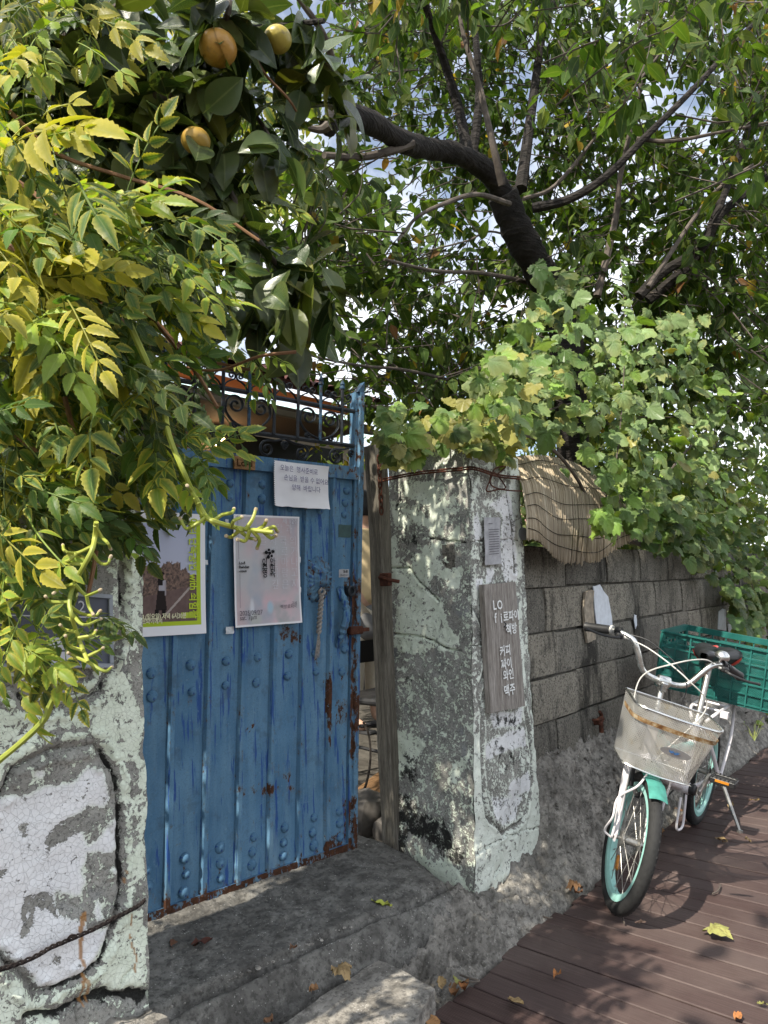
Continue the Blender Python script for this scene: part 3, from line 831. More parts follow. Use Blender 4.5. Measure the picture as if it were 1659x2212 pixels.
ck = np.minimum.reduce([polydist(au, bv, wr([(390, 550), (470, 548), (540, 545), (715, 540)], fd)), polydist(au, bv, wr([(380, 1100), (460, 1080), (560, 1060)], fd)), polydist(au, bv, wr([(395, 950), (500, 880), (680, 820)], fe)), polydist(au, bv, wr([(500, 900), (505, 1000), (470, 1050)], fe))])
crk = np.exp(-(ck / (.0028 * np.clip(wob, .5, 2))) ** 2)
paint = np.where(groove > .4, .3, blur(paint, 2)); paint = np.where(ridge > .6, np.maximum(paint, .6), paint)
disp = -.010 * groove + .005 * ridge - .008 * crk + .003 * paint + .004 * fbm(P * 12, 4, 34)
blk = blur(raster(P, 0, [(.46, wr(q, fe)) for q in ([(450, 420), (520, 480), (600, 520), (590, 590), (520, 600)], [(440, 700), (530, 680), (600, 690), (560, 760), (470, 760)], [(460, 340), (600, 340), (590, 420), (470, 400)])], .12), 4)
Pf = edge_noise(P, .009, 2); Pf[..., 1] -= disp
fl = [(Pf, dict(paint=paint, pale=pale, grime=np.clip(blk + .5 * crk + .25 * groove, 0, 1)))]
# the face towards the gate, x about 2.1
def wx(pts, f): return [tuple(on(0, 2.12, *f(q))[[1, 2]]) for q in pts]
P = lin(BL, B0, T0, TL, 80, 370)
mintp = [wx(q, fd) for q in ([(30, 660), (140, 670), (230, 560), (290, 550), (290, 700), (210, 790), (300, 850), (390, 1080), (250, 1090), (200, 1080), (110, 1110), (60, 1000), (90, 860), (40, 720)], [(20, 340), (90, 350), (200, 400), (230, 480), (150, 450), (60, 500)], [(100, 240), (290, 240), (330, 420), (290, 530), (230, 530), (230, 380), (90, 310)], [(315, 320), (350, 310), (362, 400), (330, 410)], [(310, 540), (385, 470), (388, 560)], [(290, 560), (320, 560), (310, 660), (370, 660), (330, 620)], [(250, 700), (400, 680), (400, 790), (360, 790)], [(20, 520), (60, 530), (60, 650), (25, 660)])] + \
        [wx(q, fe) for q in ([(25, 270), (50, 650), (190, 470), (130, 430), (40, 420)], [(280, 640), (300, 570), (370, 500), (395, 470), (340, 580), (320, 640)], [(130, 890), (230, 980), (280, 940), (330, 1000), (400, 1100), (230, 1060), (150, 960)], [(20, 0), (300, 0), (290, 80), (200, 60), (100, 90), (20, 60)], [(90, 230), (130, 240), (120, 300), (90, 290)])]
paint = raster(P, 1, [(.72, q) for q in mintp], .38)
grime = raster(P, 1, [(.50, wx(q, fd)) for q in ([(40, 560), (130, 480), (220, 500), (250, 550), (150, 640), (60, 650)], [(50, 300), (100, 330), (120, 380), (60, 430), (30, 380)], [(110, 500), (190, 490), (180, 440), (120, 460)])] +
               [(.68, wx(q, fe)) for q in ([(50, 640), (160, 740), (300, 830), (390, 1000), (340, 1010), (250, 930), (130, 880), (70, 1010), (40, 900)], [(60, 150), (120, 160), (130, 230), (90, 220)], [(60, 460), (150, 560), (130, 650), (60, 620)])], .10)
ck = np.minimum.reduce([polydist(P[..., 1], P[..., 2], wx(q, fd)) for q in ([(30, 680), (130, 680), (190, 760), (290, 850)], [(60, 1015), (180, 1020), (260, 1050), (330, 1085), (410, 1100)], [(230, 530), (300, 545), (410, 550)])])
crk = np.exp(-(ck / .0035) ** 2)
disp = -.012 * crk + .003 * blur(paint, 2) + .004 * fbm(P * 12, 4, 35)
Pf = edge_noise(P, .009, 2); Pf[..., 0] -= disp
fl.append((Pf, dict(paint=blur(paint, 2), pale=0., grime=np.clip(blur(grime, 40) + .5 * crk, 0, 1))))
for q in ([B1, BR, TR, T1], [T0, T1, TR, TL], [BR, BL, TL, TR]):
    Q = lin(*q, 50, 80)
    fl.append((edge_noise(Q, .009, 2) + (.012 * fbm(Q * 14, 3, 6)[..., None] * np.array([0, 0, 1.0]) if q[0] is T0 else 0), dict(paint=.5 + .4 * fbm(Q * 6, 3, 4), pale=0., grime=.25)))
far_pillar = build_pillar('gate_pillar', 'mint and grey peeling pillar with the wooden signboard, between gate and block wall', fl)

# ------------------------------------------------------------------ block wall
YW = 1.50
wall = empty('block_wall', (4.6, YW + .08, .1), 'grey concrete block wall with black stains running behind the bicycle', 'wall')
mb = MB(); mb.box((7.4, YW + .105, .66), (9.75, .15, 1.26)); mb.build('mortar', M['mortar'], wall)
zs = [-.02, .165, .352, .54, .727, .914, 1.108, 1.29]
rs = np.random.default_rng(12)
starts = [2.50, 2.62, 2.42, 2.66, 2.45, 2.82 - .445, 3.044 - .89, 2.4]
def block_mesh(L, h, seed):
    b = MB(); nL, nH = 10, 5
    U, V = np.meshgrid(np.linspace(-L / 2, L / 2, nL), np.linspace(-h / 2, h / 2, nH), indexing='ij')
    er = np.maximum(np.abs(U) / (L / 2), 0) ** 24 * .006 + np.maximum(np.abs(V) / (h / 2), 0) ** 14 * .006
    Yv = er - .004 * fbm(np.stack([U * 9 + seed * 3.1, V * 9, U * 0 + seed], -1), 3, seed)
    b.grid(np.stack([U, Yv, V], -1))
    ring = np.concatenate([np.stack([U[:, 0], Yv[:, 0], V[:, 0]], -1), np.stack([U[-1, 1:], Yv[-1, 1:], V[-1, 1:]], -1), np.stack([U[::-1, -1], Yv[::-1, -1], V[::-1, -1]], -1)[1:], np.stack([U[0, ::-1], Yv[0, ::-1], V[0, ::-1]], -1)[1:-1]])
    bk = ring.copy(); bk[:, 1] = .06
    n = len(ring); k = np.arange(n)
    b.add(np.concatenate([ring, bk]), [np.stack([k, k + n, (k + 1) % n + n, (k + 1) % n], -1)])
    o = b.build('block', M['block'], loc=(0, 0, 0), sharp=50); me = o.data; bpy.data.objects.remove(o); return me
cache = {}
for r in range(7):
    x = starts[r]; h = zs[r + 1] - zs[r] - .010
    while x < 12.0:
        L = .445 + (rs.random() - .5) * .03
        if x + L > 2.56:
            key = (r, int(rs.integers(3)))
            if key not in cache: cache[key] = block_mesh(.435, h, 3 * key[0] + key[1] + 1)
            o = link('block', cache[key], M['block'], wall)
            o.location = Vector((x + L / 2, YW + (rs.random() - .5) * .012, (zs[r] + zs[r + 1]) / 2 + (rs.random() - .5) * .008)) - wall.location
            o.scale = (L / .445, 1, 1)
            o.rotation_euler = ((rs.random() - .5) * .02, (rs.random() - .5) * .016, (rs.random() - .5) * .016)
        x += L

# ------------------------------------------------------------------ lettering
def text(s, size, frame, at, material, parent, name='lettering', align='CENTER', bold=0.0, squash=1.0, turn=0.0, off=.0012):
    """flat lettering on a surface; frame = (origin, unit right, unit up, unit outwards); at = (right, up) metres"""
    cu = bpy.data.curves.new('lettering', 'FONT')
    cu.body = s; cu.size = size; cu.align_x = align; cu.align_y = 'CENTER'; cu.offset = bold; cu.resolution_u = 2; cu.space_line = 1.0
    o = bpy.data.objects.new('lettering', cu); col.objects.link(o)
    dg = bpy.context.evaluated_depsgraph_get()
    me = bpy.data.meshes.new_from_object(o.evaluated_get(dg))
    bpy.data.objects.remove(o); bpy.data.curves.remove(cu)
    n = len(me.vertices)
    if n == 0: return None
    c = np.zeros(n * 3, np.float32); me.vertices.foreach_get('co', c); c = c.reshape(-1, 3)
    x, y = c[:, 0] * squash, c[:, 1]
    ca, sa = math.cos(turn), math.sin(turn)
    x, y = x * ca - y * sa + at[0], x * sa + y * ca + at[1]
    fo, fr, fu, fn = [np.asarray(q, float) for q in frame]
    W = fo + x[:, None] * fr + y[:, None] * fu + off * fn - np.array(world_loc(parent))
    me.vertices.foreach_set('co', W.astype(np.float32).ravel()); me.materials.clear(); me.update()
    return link(name, me, material, parent)
def quad_frame(tl, tr, bl):
    tl, tr, bl = map(np.asarray, (tl, tr, bl))
    w = np.linalg.norm(tr - tl); h = np.linalg.norm(tl - bl)
    r = (tr - tl) / w; u = (tl - bl) / h; n = np.cross(r, u); n /= np.linalg.norm(n)
    return (bl, r, u, n), w, h
def strokes(lines, r, frame, material, parent, name='lettering', n=5, off=.001):
    """hand-drawn strokes: polylines in frame coordinates as flattened ink lines"""
    fo, fr, fu, fn = [np.asarray(q, float) for q in frame]; mb = MB()
    for L in lines:
        q = np.asarray(L, float)
        d = np.gradient(q, axis=0); d /= np.linalg.norm(d, axis=1)[:, None] + 1e-9
        nn = np.stack([-d[:, 1], d[:, 0]], 1)
        A = q + nn * r; Bq = q - nn * r
        V = np.stack([A, Bq], 1)
        W = fo + V[..., :1] * fr + V[..., 1:] * fu + off * fn
        mb.grid(W)
    return mb.build(name, material, parent, smooth=False)

# ------------------------------------------------------------------ blue gate
GA = np.array([1.17, 1.95, 0.0]); ga = R(7.0)
GD = np.array([math.cos(ga), -math.sin(ga), 0.0]); GN = np.array([-math.sin(ga), -math.cos(ga), 0.0])
def lean(s): return .032 + .04 * np.asarray(s)
def G(s, z, d=0.0):
    s, z, d = np.broadcast_arrays(np.asarray(s, float), np.asarray(z, float), np.asarray(d, float))
    return GA + GD * (s + lean(s) * (z - .6))[..., None] + np.array([0, 0, 1.0]) * z[..., None] + GN * d[..., None]
def gpx(x, y, d=0.0):
    """(s, z) on the gate plane for a point of the calibrated view"""
    r_ = ray(x, y); t = ((GA + GN * d - EYE) @ GN) / (r_ @ GN); p = EYE + r_ * t
    raw = (p - GA) @ GD; s = raw
    for _ in range(4): s = raw - lean(s) * (p[2] - .6)
    return float(s), float(p[2])
gate = empty('metal_gate', G(.25, .19), 'blue riveted metal gate leaf with lion knocker and scrolled iron cresting', 'gate')
f4 = lambda c: (630.9 + c[0] * .4339, 960 + c[1] * .4339)
rust_polys = [([gpx(*f4(q)) for q in p], v) for p, v in (
    ([(280, 640), (303, 640), (300, 1560), (285, 1560)], .74), ([(220, 1260), (335, 1250), (330, 1400), (225, 1390)], .66), ([(252, 690), (330, 660), (330, 900), (255, 900)], .56), ([(160, 1120), (196, 1120), (200, 1480), (165, 1480)], .66),
    ([(240, 1770), (300, 1750), (300, 2010), (150, 2030), (160, 1960), (260, 1930)], .70), ([(-60, 930), (40, 930), (40, 990), (-60, 990)], .50))]
rust_polys += [([gpx(*fb(q)) for q in p], v) for p, v in (([(1060, 405), (1110, 385), (1112, 402), (1066, 418)], .72), ([(1000, 655), (1280, 645), (1280, 690), (1000, 690)], .55), ([(1180, 560), (1260, 560), (1260, 620), (1180, 620)], .50), ([(1200, -60), (1290, -60), (1290, 30), (1190, 20)], .58), ([(750, 895), (780, 895), (775, 915), (755, 915)], .75), ([(800, 250), (835, 250), (822, 340), (814, 340)], .52))]
for s_, z_, l_ in ((.608, .915, .05), (.487, .83, .03), (.367, .346, .06), (.249, .30, .05), (.608, .30, .05), (.487, .255, .03), (.367, .915, .04), (.128, .346, .05), (.728, .838, .05), (.249, 1.455, .06), (.128, 1.505, .05), (.008, .30, .04)):
    rust_polys.append(([(s_ - .007, z_), (s_ + .007, z_), (s_ + .003, z_ - l_), (s_ - .003, z_ - l_)], .62))
def rust_at(S, Z):
    f = .10 + .34 * np.clip((.285 - Z) / .06, 0, 1) + .22 * np.clip((S - .66) / .1, 0, 1) + .10 * np.clip((Z - 1.5) / .1, 0, 1)
    W3 = np.stack([S * 40, Z * 22, S * 0], -1); S2 = S + .012 * fbm(W3, 3, 57); Z2 = Z + .022 * fbm(W3 + 9, 3, 58)
    for p, v in rust_polys:
        f = np.where(inpoly(S2, Z2, p), np.maximum(f, v - .06), f)
    return f
def sheet(name, s0, s1, z0, z1, prof, ns, nz, material, parent, extra=0.0, th=.012):
    """strip of pressed sheet; prof(t) gives how far it stands out across its width"""
    S, Z = np.meshgrid(np.linspace(s0, s1, ns), np.linspace(z0, z1, nz), indexing='ij')
    Tn = (S - s0) / (s1 - s0)
    D = prof(Tn) + .0042 * fbm(np.stack([S * 7, Z * 4, S * 0], -1), 3, 51)
    V = G(S, Z, D)
    mb = MB(); mb.grid(V)
    att = (rust_at(S, Z) + extra).ravel()
    bp = np.concatenate([G(S[:, 0], Z[:, 0], D[:, 0]), G(S[-1, 1:], Z[-1, 1:], D[-1, 1:]), G(S[::-1, -1], Z[::-1, -1], D[::-1, -1])[1:], G(S[0, ::-1], Z[0, ::-1], D[0, ::-1])[1:-1]])
    n = len(bp); k = np.arange(n)
    mb.add(np.concatenate([bp, bp - GN * th]), [np.stack([k, (k + 1) % n, (k + 1) % n + n, k + n], -1)])
    att = np.concatenate([att, np.full(2 * n, .3)])
    return mb.build(name, material, parent, attrs={'rust': att}, sharp=30)
rib_s = [-.292, -.172, -.052, .068, .188, .308, .428, .548, .668]
for a, b in zip(rib_s, rib_s[1:] + [.770]):
    sheet('panel', a + .011, b - .011, .225, 1.56, lambda t: 0 * t, 12, 130, M['blue'], gate)
for a in rib_s:
    sheet('rib', a - .0135, a + .0135, .222, 1.557, lambda t: .0135 * np.clip(np.minimum(t, 1 - t) / .22, 0, 1) + .001, 9, 110, M['blue'], gate, .17)
sheet('bottom_rail', -.30, .80, .186, .228, lambda t: .010 + 0 * t, 160, 6, M['blue'], gate, .30)
sheet('top_rail', -.30, .775, 1.550, 1.600, lambda t: .018 + 0 * t, 160, 6, M['blue'], gate, .12)
sheet('stile', .762, .797, .19, 1.90, lambda t: .012 + .010 * (t > .42), 12, 150, M['blue'], gate, .06, .035)
mb = MB(); q = G(np.array([.764, .797, .797]), np.array([1.899, 1.899, 1.945]), .020); mb.add(np.concatenate([q, q - GN * .03]), [np.array([[0, 1, 2], [5, 4, 3]]), np.array([[0, 3, 4, 1], [1, 4, 5, 2], [2, 5, 3, 0]])])
mb.build('stile_cap', M['blue_iron'], gate)
# rivets
rv = MB(); rv.lathe([(.0155, 0), (.0155, .002), (.0135, .006), (.0095, .0095), (.004, .0115), (.0, .012)], (0, 0, 0), (0, 0, 1), 12)
ro = rv.build('rivet', M['blue'], loc=(0, 0, 0), attrs={'rust': np.full(72, .22)}); rivet_me = ro.data; bpy.data.objects.remove(ro)
rv_rot = Vector([float(c) for c in GN]).to_track_quat('Z', 'Y').to_euler()
def rivet(s, z):
    o = link('rivet', rivet_me, M['blue'], gate)
    o.location = Vector([float(c) for c in G(s + .004 * rng.normal(), z + .004 * rng.normal(), .001)]) - gate.location; o.rotation_euler = (rv_rot.x + .08 * rng.normal(), rv_rot.y, rv_rot.z + .08 * rng.normal()); q_ = .9 + .28 * rng.random(); o.scale = (q_, q_ * (.94 + .12 * rng.random()), q_ * (.7 + .5 * rng.random()))
for k in range(-2, 7):
    s = .008 + .12 * k
    for z in (.915, .838, .346, .300, .255) + ((1.505, 1.455) if k not in (4, 5) else (1.425,)) + ((1.41,) if k == 6 else ()): rivet(s, z)

# iron cresting: rails, spear bars and scrolls
def bar(name, pts, r, material, n=6, flat=1.0):
    mb = MB(); mb.tube(np.array(pts), r, n, flat=flat); return mb.build(name, material, gate)
bar('cresting_rail', [G(s, 1.822, .004) for s in np.linspace(-.28, .772, 12)], .0085, M['iron'])
bar('cresting_rail', [G(s, 1.684, .004) for s in np.linspace(-.28, .772, 12)], .0085, M['iron'])
bars_s = [.152 + .0975 * k - .04 for k in range(-4, 8)]
bars_s = [s for s in bars_s if s < .74]
for k_bar, s in enumerate(bars_s):
    pts = [G(s, z, .012) for z in np.linspace(1.684, 1.90, 8)]
    bar('spear_bar', pts, .0062, M['iron'] if k_bar % 3 else M['blue_iron'])
    mb = MB(); mb.lathe([(.0095, 0), (.0105, .006), (.0075, .012), (.010, .018), (.0035, .034), (.0, .048)], G(s, 1.90, .012), (lean(s), 0, 1), 8)
    mb.build('spear_tip', M['blue_iron'], gate)
def spiral(c, r0, turns, start, sgn, n=26, tail=None):
    th = np.linspace(0, turns * 2 * math.pi, n)
    rr = r0 * (1 - .80 * th / th[-1])
    P = np.stack([c[0] + rr * np.cos(start + sgn * th), c[1] + rr * np.sin(start + sgn * th)], 1)
    if tail is not None:
        T = spline([tail[0]] + list(tail[1:]) + [P[0]], 6)[:-1] if len(tail) > 1 else np.linspace(tail[0], P[0], 6)[:-1]
        P = np.vstack([T, P])
    return P
def scroll(P, r=.0072, d=.006):
    mb = MB(); V = np.array([G(a, b, d) for a, b in P]); mb.tube(V, r, 6, flat=.55); mb.build('scroll', M['iron'], gate)
for c in bars_s[0::3]:
    for sg in (-1, 1):
        # heart pair in the upper band
        cx, cz = c + sg * .048, 1.772
        scroll(spiral((cx, cz), .036, 1.45, 0 if sg > 0 else math.pi, sg, tail=[(c + sg * .004, 1.692), (c + sg * .055, 1.712), (c + sg * .083, 1.745)]))
        scroll(spiral((c + sg * .050, 1.700), .011, 1.2, math.pi / 2, -sg))
        # low band: wide volutes
        cx, cz = c + sg * .075, 1.632
        scroll(spiral((cx, cz), .030, 1.5, math.pi / 2, sg, tail=[(c + sg * .145, 1.676), (c + sg * .11, 1.665)]))
        scroll(spiral((c + sg * .150, 1.655), .014, 1.2, -math.pi / 2, -sg))
for c in bars_s[1::1]:
    for sg in (-1, 1):
        scroll(spiral((c + sg * .033, 1.872), .016, 1.35, -math.pi / 2, sg, tail=[(c + sg * .005, 1.83), (c + sg * .016, 1.845)]), .0052)

# lion-head knocker with a rope
ls, lz = gpx(684, 1251)
th, rr = np.meshgrid(np.linspace(0, 2 * math.pi, 72), np.linspace(0, 1, 26), indexing='ij')
mane = 1 + .06 * np.sin(th * 17 + 3 * np.sin(th * 3)) + .04 * np.sin(th * 9)
Rr = rr * (.076 * mane)
xs, zs_ = Rr * np.cos(th) * .82, Rr * np.sin(th) * 1.08
hgt = .020 * np.sqrt(np.clip(1 - rr ** 2, 0, 1)) + .006 * np.sin(th * 22 + 8 * rr) * np.clip((rr - .45) * 3, 0, 1) * (1 - rr) ** .3
face = np.exp(-((xs / .030) ** 2 + ((zs_ + .002) / .038) ** 2) ** 2) * .012
nose = np.exp(-((xs / .008) ** 2 + ((zs_ - .002) / .022) ** 2)) * .010 + np.exp(-((xs / .015) ** 2 + ((zs_ + .018) / .010) ** 2)) * .012
eyes = sum(-.007 * np.exp(-(((xs - e) / .006) ** 2 + ((zs_ - .015) / .004) ** 2)) + .006 * np.exp(-(((xs - e) / .010) ** 2 + ((zs_ - .024) / .004) ** 2)) for e in (-.015, .015))
mouth = -.010 * np.exp(-((xs / .012) ** 2 + ((zs_ + .032) / .004) ** 2))
ears = sum(.010 * np.exp(-(((xs - e) / .008) ** 2 + ((zs_ - .040) / .008) ** 2)) for e in (-.028, .028))
Dl = (hgt + face + nose + eyes + mouth + ears) * 1.45 + .0035 * fbm(np.stack([xs * 90, zs_ * 90, xs * 0], -1), 3, 4)
lion_rust_shade = .34 + .42 * np.clip((rr - .5) * 2, 0, 1) * (.5 + .5 * np.sin(th * 22 + 8 * rr + 2))  # rust tone darkens the mane's valleys, painting shade into its relief
mb = MB(); mb.grid(G(ls + xs, lz + zs_, Dl + .001))
o = mb.build('lion_knocker', M['blue'], gate, attrs={'rust': lion_rust_shade.ravel()}, sharp=None)
mb = MB()
for ph in (0, math.pi):
    tt = np.linspace(0, 1, 60)
    mb.tube(np.array([G(ls + .012 * (1 if ph else -1) * max(0, 1 - t * 5) + .0055 * math.cos(ph + t * 34), lz - .030 - .165 * t, .034 - .016 * t + .0055 * math.sin(ph + t * 34)) for t in tt]), .0052, 6)
for k in range(9):
    a = rng.normal(0, .010); mb.tube(np.array([G(ls, lz - .19, .018), G(ls + a * .6, lz - .225, .016 + rng.random() * .01), G(ls + a, lz - .25 - rng.random() * .04, .012)]), [.003, .002, .001], 4)
mb.build('knocker_rope', M['rope'], o)
# ornamental pull handle
hs, hz = gpx(732, 1333)
mb = MB()
pts = [G(hs + .006 * math.sin(t * 5), hz + .10 - .20 * t, .008 + .030 * math.sin(math.pi * t)) for t in np.linspace(0, 1, 22)]
mb.tube(np.array(pts), .006 + .009 * np.sin(math.pi * np.linspace(0, 1, 22)) ** .7 + .0025 * np.sin(np.linspace(0, 60, 22)), 9)
for sg, z0 in ((1, .085), (-1, -.085)):
    for k in range(6):
        a = (k - 2.5) * .28
        mb.tube(np.array([G(hs, hz + z0 * .7, .010), G(hs + .016 * math.sin(a), hz + z0 + sg * .006, .010), G(hs + .026 * math.sin(a), hz + z0 + sg * (.030 * math.cos(a)), .004)]), [.005, .005, .001], 6)
n_ = mb.n
mb.build('pull_handle', M['blue'], gate, attrs={'rust': np.full(n_, .30)})
# ring bolt, latch, stickers
bs, bz = gpx(750, 1277)
mb = MB(); mb.box(G(bs, bz, .006), (.03, .02, .04), rotm((0, 0, 1), -ga)); a = np.linspace(0, 2 * math.pi, 18, endpoint=False)
mb.tube(np.array([G(bs + .014 * math.cos(t), bz + .016 * math.sin(t), .026) for t in a]), .0055, 6, closed=True); mb.build('ring_bolt', M['iron'], gate)
bs, bz = gpx(760, 1361)
mb = MB(); mb.box(G(bs, bz, .02), (.06, .03, .03), rotm((0, 0, 1), -ga), bev=.004); mb.box(G(bs + .03, bz, .03), (.05, .014, .014), rotm((0, 0, 1), -ga)); mb.build('latch', M['rust'], gate)
def patch(name, x0, y0, x1, y1, material, d=.0035):
    (a0, b0), (a1, b1) = gpx(x0, y0), gpx(x1, y1)
    mb = MB(); U, V = np.meshgrid(np.linspace(0, 1, 7), np.linspace(0, 1, 7), indexing='ij')
    S = a0 + (a1 - a0) * U + .002 * fbm(np.stack([V * 5, U * 0, U * 0 + a0 * 9], -1), 2, 3); Z = b0 + (b1 - b0) * V + .002 * fbm(np.stack([U * 5, U * 0, U * 0 + b0 * 9], -1), 2, 4)
    mb.grid(G(S, Z, d + .001 * fbm(np.stack([U * 3, V * 3, U * 0 + a0], -1), 2, 5))); return mb.build(name, material, gate)
patch('sticker', 730, 1133, 757, 1161, M['grey_paper_dark'])
st = patch('label_sticker', 731, 1230, 752, 1247, M['old_paper'])
ss, sz = gpx(741.5, 1238.5)
fr_g = (G(ss, sz, .005), GD, np.array([lean(ss), 0, 1.0]), GN)
text('도성', .012, fr_g, (.006, .006), M['ink'], st, bold=.0004); text('783-8713-5', .0085, fr_g, (.0, -.007), M['ink'], st)
patch('paint_scrap', 759, 1176, 772, 1188, M['flake'])

# ------------------------------------------------------------------ papers on the gate
def gate_frame(tl, tr, bl, d):
    g = lambda p: G(*gpx(*p, d), d)
    return quad_frame(g(tl), g(tr), g(bl))
def sheet_of_paper(name, fr, w, h, th_, material, parent, nu=10, nv=14, curl=.006, ragged=0.0, ink=None, seed=1):
    o_, r_, u_, n_ = fr
    U, V = np.meshgrid(np.linspace(0, 1, nu + 1), np.linspace(0, 1, nv + 1), indexing='ij')
    D = .002 + curl * (np.abs(V - .5) * 2) ** 3 * np.abs(U - .3) + .0025 * (fbm(np.stack([U * 2.5, V * 3, U * 0 + seed], -1), 3, seed) + 1)
    A, Bv = U * w, V * h
    if ragged:
        A = A + ragged * (U < .001) * np.sign(np.sin(V * 150)) ; Bv = Bv + ragged * 1.4 * (V < .001) * fbm(np.stack([U * 16, U * 0, U * 0], -1), 3, 8)
    W = o_ + A[..., None] * r_ + Bv[..., None] * u_ + D[..., None] * n_
    mb = MB(); mb.grid(W)
    return mb.build(name, material, parent, attrs=None if ink is None else {'ink': ink(U.ravel(), V.ravel())}, sharp=None), D

def clip01(a): return np.clip(a, 0, 1)
def mixc(f, a, b):
    f = clip01(f)[:, None]; return np.asarray(a) * (1 - f) + np.asarray(b) * f
# green-bordered concert poster: right part visible beside the pillar
fr, w, h = gate_frame((303, 1103), (441, 1112), (303, 1376), .020)
full_w = .300; fr = (fr[0] + fr[1] * (w - full_w), fr[1], fr[2], fr[3]); shift = full_w - w; vis = w
def ink1(U, V):
    x = (U * full_w - shift) / vis; y = 1 - V                       # x: 0 at the pillar edge .. 1 right; y down
    P3 = np.stack([x * 6, y * 9, x * 0], 1)
    c = np.tile(np.array([.74, .74, .78]), (len(x), 1))
    green = (x < .925) & (y > .065) & (y < .925)
    c[green] = (.38, .50, .03)
    im = (x < .855) & (y > .095) & (y < .890)
    sky = mixc(y * 1.6, (.40, .43, .58), (.44, .46, .56))
    c[im] = sky[im]
    ridge = .43 - .10 * x * (x < .6) + .04 * fbm(P3 * 1.7, 3, 5) + .22 * clip01(x - .62)
    ridge = ridge + .02 * fbm(P3 * 9, 2, 8)
    bush = im & (y > ridge + .03) & (y < .80)
    bc = mixc(clip01(.5 + 1.6 * fbm(P3 * 7, 5, 6, .7)), (.055, .042, .040), (.22, .145, .115))
    c[bush] = bc[bush]
    road = im & (y > .64 + .12 * (.45 - x)) & (y > .58)
    rc = mixc(clip01(.5 + .5 * fbm(P3 * 3, 3, 7)), (.10, .065, .062), (.17, .115, .105))
    c[road] = rc[road]
    ln = im & (np.abs((x - .40) - (.815 - y) * 1.75) < .022) & (y > .60) & (y < .84)
    c[ln] = (.36, .31, .29)
    k = lambda cx, cy, rx, ry: ((x - cx) / rx) ** 2 + ((y - cy) / ry) ** 2 < 1
    skirt = im & (y > .635) & (y < .80) & (np.abs(x - .30) < .055 + .19 * (y - .635)); c[skirt] = (.020, .014, .014)
    blouse = im & (y > .555) & (y <= .64) & (np.abs(x - .315) < .052); c[blouse] = (.36, .35, .40)
    arm = im & (y > .57) & (y < .68) & (np.abs(x - .365) < .014); c[arm] = (.30, .27, .29)
    hair = im & (k(.315, .525, .042, .038) | ((y > .52) & (y < .60) & (np.abs(x - .285) < .035))); c[hair] = (.012, .009, .009)
    fa_ = im & k(.345, .528, .018, .020); c[fa_] = (.30, .20, .16)
    boots = im & (y >= .79) & (y < .85) & ((np.abs(x - .235) < .032) | (np.abs(x - .34) < .030)); c[boots] = (.010, .008, .008)
    bx = im & (x > .60) & (x < .835) & (y > .822) & (y < .868); c[bx] = (.42, .52, .06)
    return c
poster1 = empty('concert_poster', fr[0] + fr[1] * full_w / 2, 'lime-bordered poster of a woman on a road, half hidden behind the near pillar', 'poster')
sheet_of_paper('sheet', fr, full_w, h, .001, M['print'], poster1, 190, 260, .004, 0, ink1, 2)
f1 = (fr[0] + fr[1] * shift, fr[1], fr[2], fr[3])
text('예리 단독공연 with 최힘찬', .036, f1, (vis * .79, h * .545), M['ink_lime'], poster1, bold=.0008, turn=-math.pi / 2, squash=.80, off=.0085)
text('9.(일요일) 저녁 6시30분', .0200, f1, (vis * .005, h * .152), M['ink_cream'], poster1, align='LEFT', bold=.0005, squash=.72, off=.0085)
text('르파이에서', .0190, f1, (vis * .005, h * .118), M['ink_cream'], poster1, align='LEFT', bold=.0005, squash=.74, off=.0085)
# pastel reading poster
fr, w, h = gate_frame((502, 1111), (643, 1117), (506, 1356), .020)
def ink2(U, V):
    x, y = U, 1 - V
    P3 = np.stack([x * 3, y * 3.6, x * 0], 1)
    c = np.tile(np.array([.44, .44, .46]), (len(x), 1))
    c = mixc(clip01(.5 + 1.3 * fbm(P3, 4, 61)), c, (.50, .40, .42)); c = mixc(clip01(-.05 + 1.5 * fbm(P3 * 1.1 + 4, 4, 62)), c, (.33, .37, .44))
    c = mixc(clip01(-.2 + 1.6 * fbm(P3 * 1.4 + 9, 4, 63)) * (y > .5), c, (.58, .42, .46)); c = mixc(clip01(-.15 + 1.5 * fbm(P3 * 2 + 2, 4, 64)) * (y > .78), c, (.30, .34, .34))
    k = lambda cx, cy, rx, ry: clip01(1.3 - (((x - cx) / rx) ** 2 + ((y - cy) / ry) ** 2))
    c = mixc(k(.52, .84, .05, .06), c, (.36, .47, .56)); c = mixc(k(.25, .85, .035, .10) * .8, c, (.62, .64, .68)); c = mixc(k(.30, .94, .10, .06) * .7, c, (.44, .46, .42))
    edge = (x < .022) | (x > .978) | (y < .012) | (y > .985); c[edge] = (.72, .72, .75)
    return c
poster2 = empty('reading_poster', fr[0] + fr[1] * w / 2, 'pastel grey-pink poster with black dot emblem taped to the middle of the gate', 'poster')
sheet_of_paper('sheet', fr, w, h, .001, M['print'], poster2, 60, 90, .010, 0, ink2, 4)
OF = .012
def cpos(x, y): return ((x - 85) / (1265 - 85) * w, (1 - (y + 305) / (1745 + 305)) * h)     # from the enlarged view of the poster
for ch, x, y in (('안', 738, 585), ('미', 738, 690), ('옥', 738, 795), ('이', 598, 585), ('주', 598, 690), ('영', 598, 795)):
    text(ch, .031, fr, cpos(x, y), M['ink'], poster2, bold=.0005, squash=.78, off=OF)
mb = MB(); cs = {}
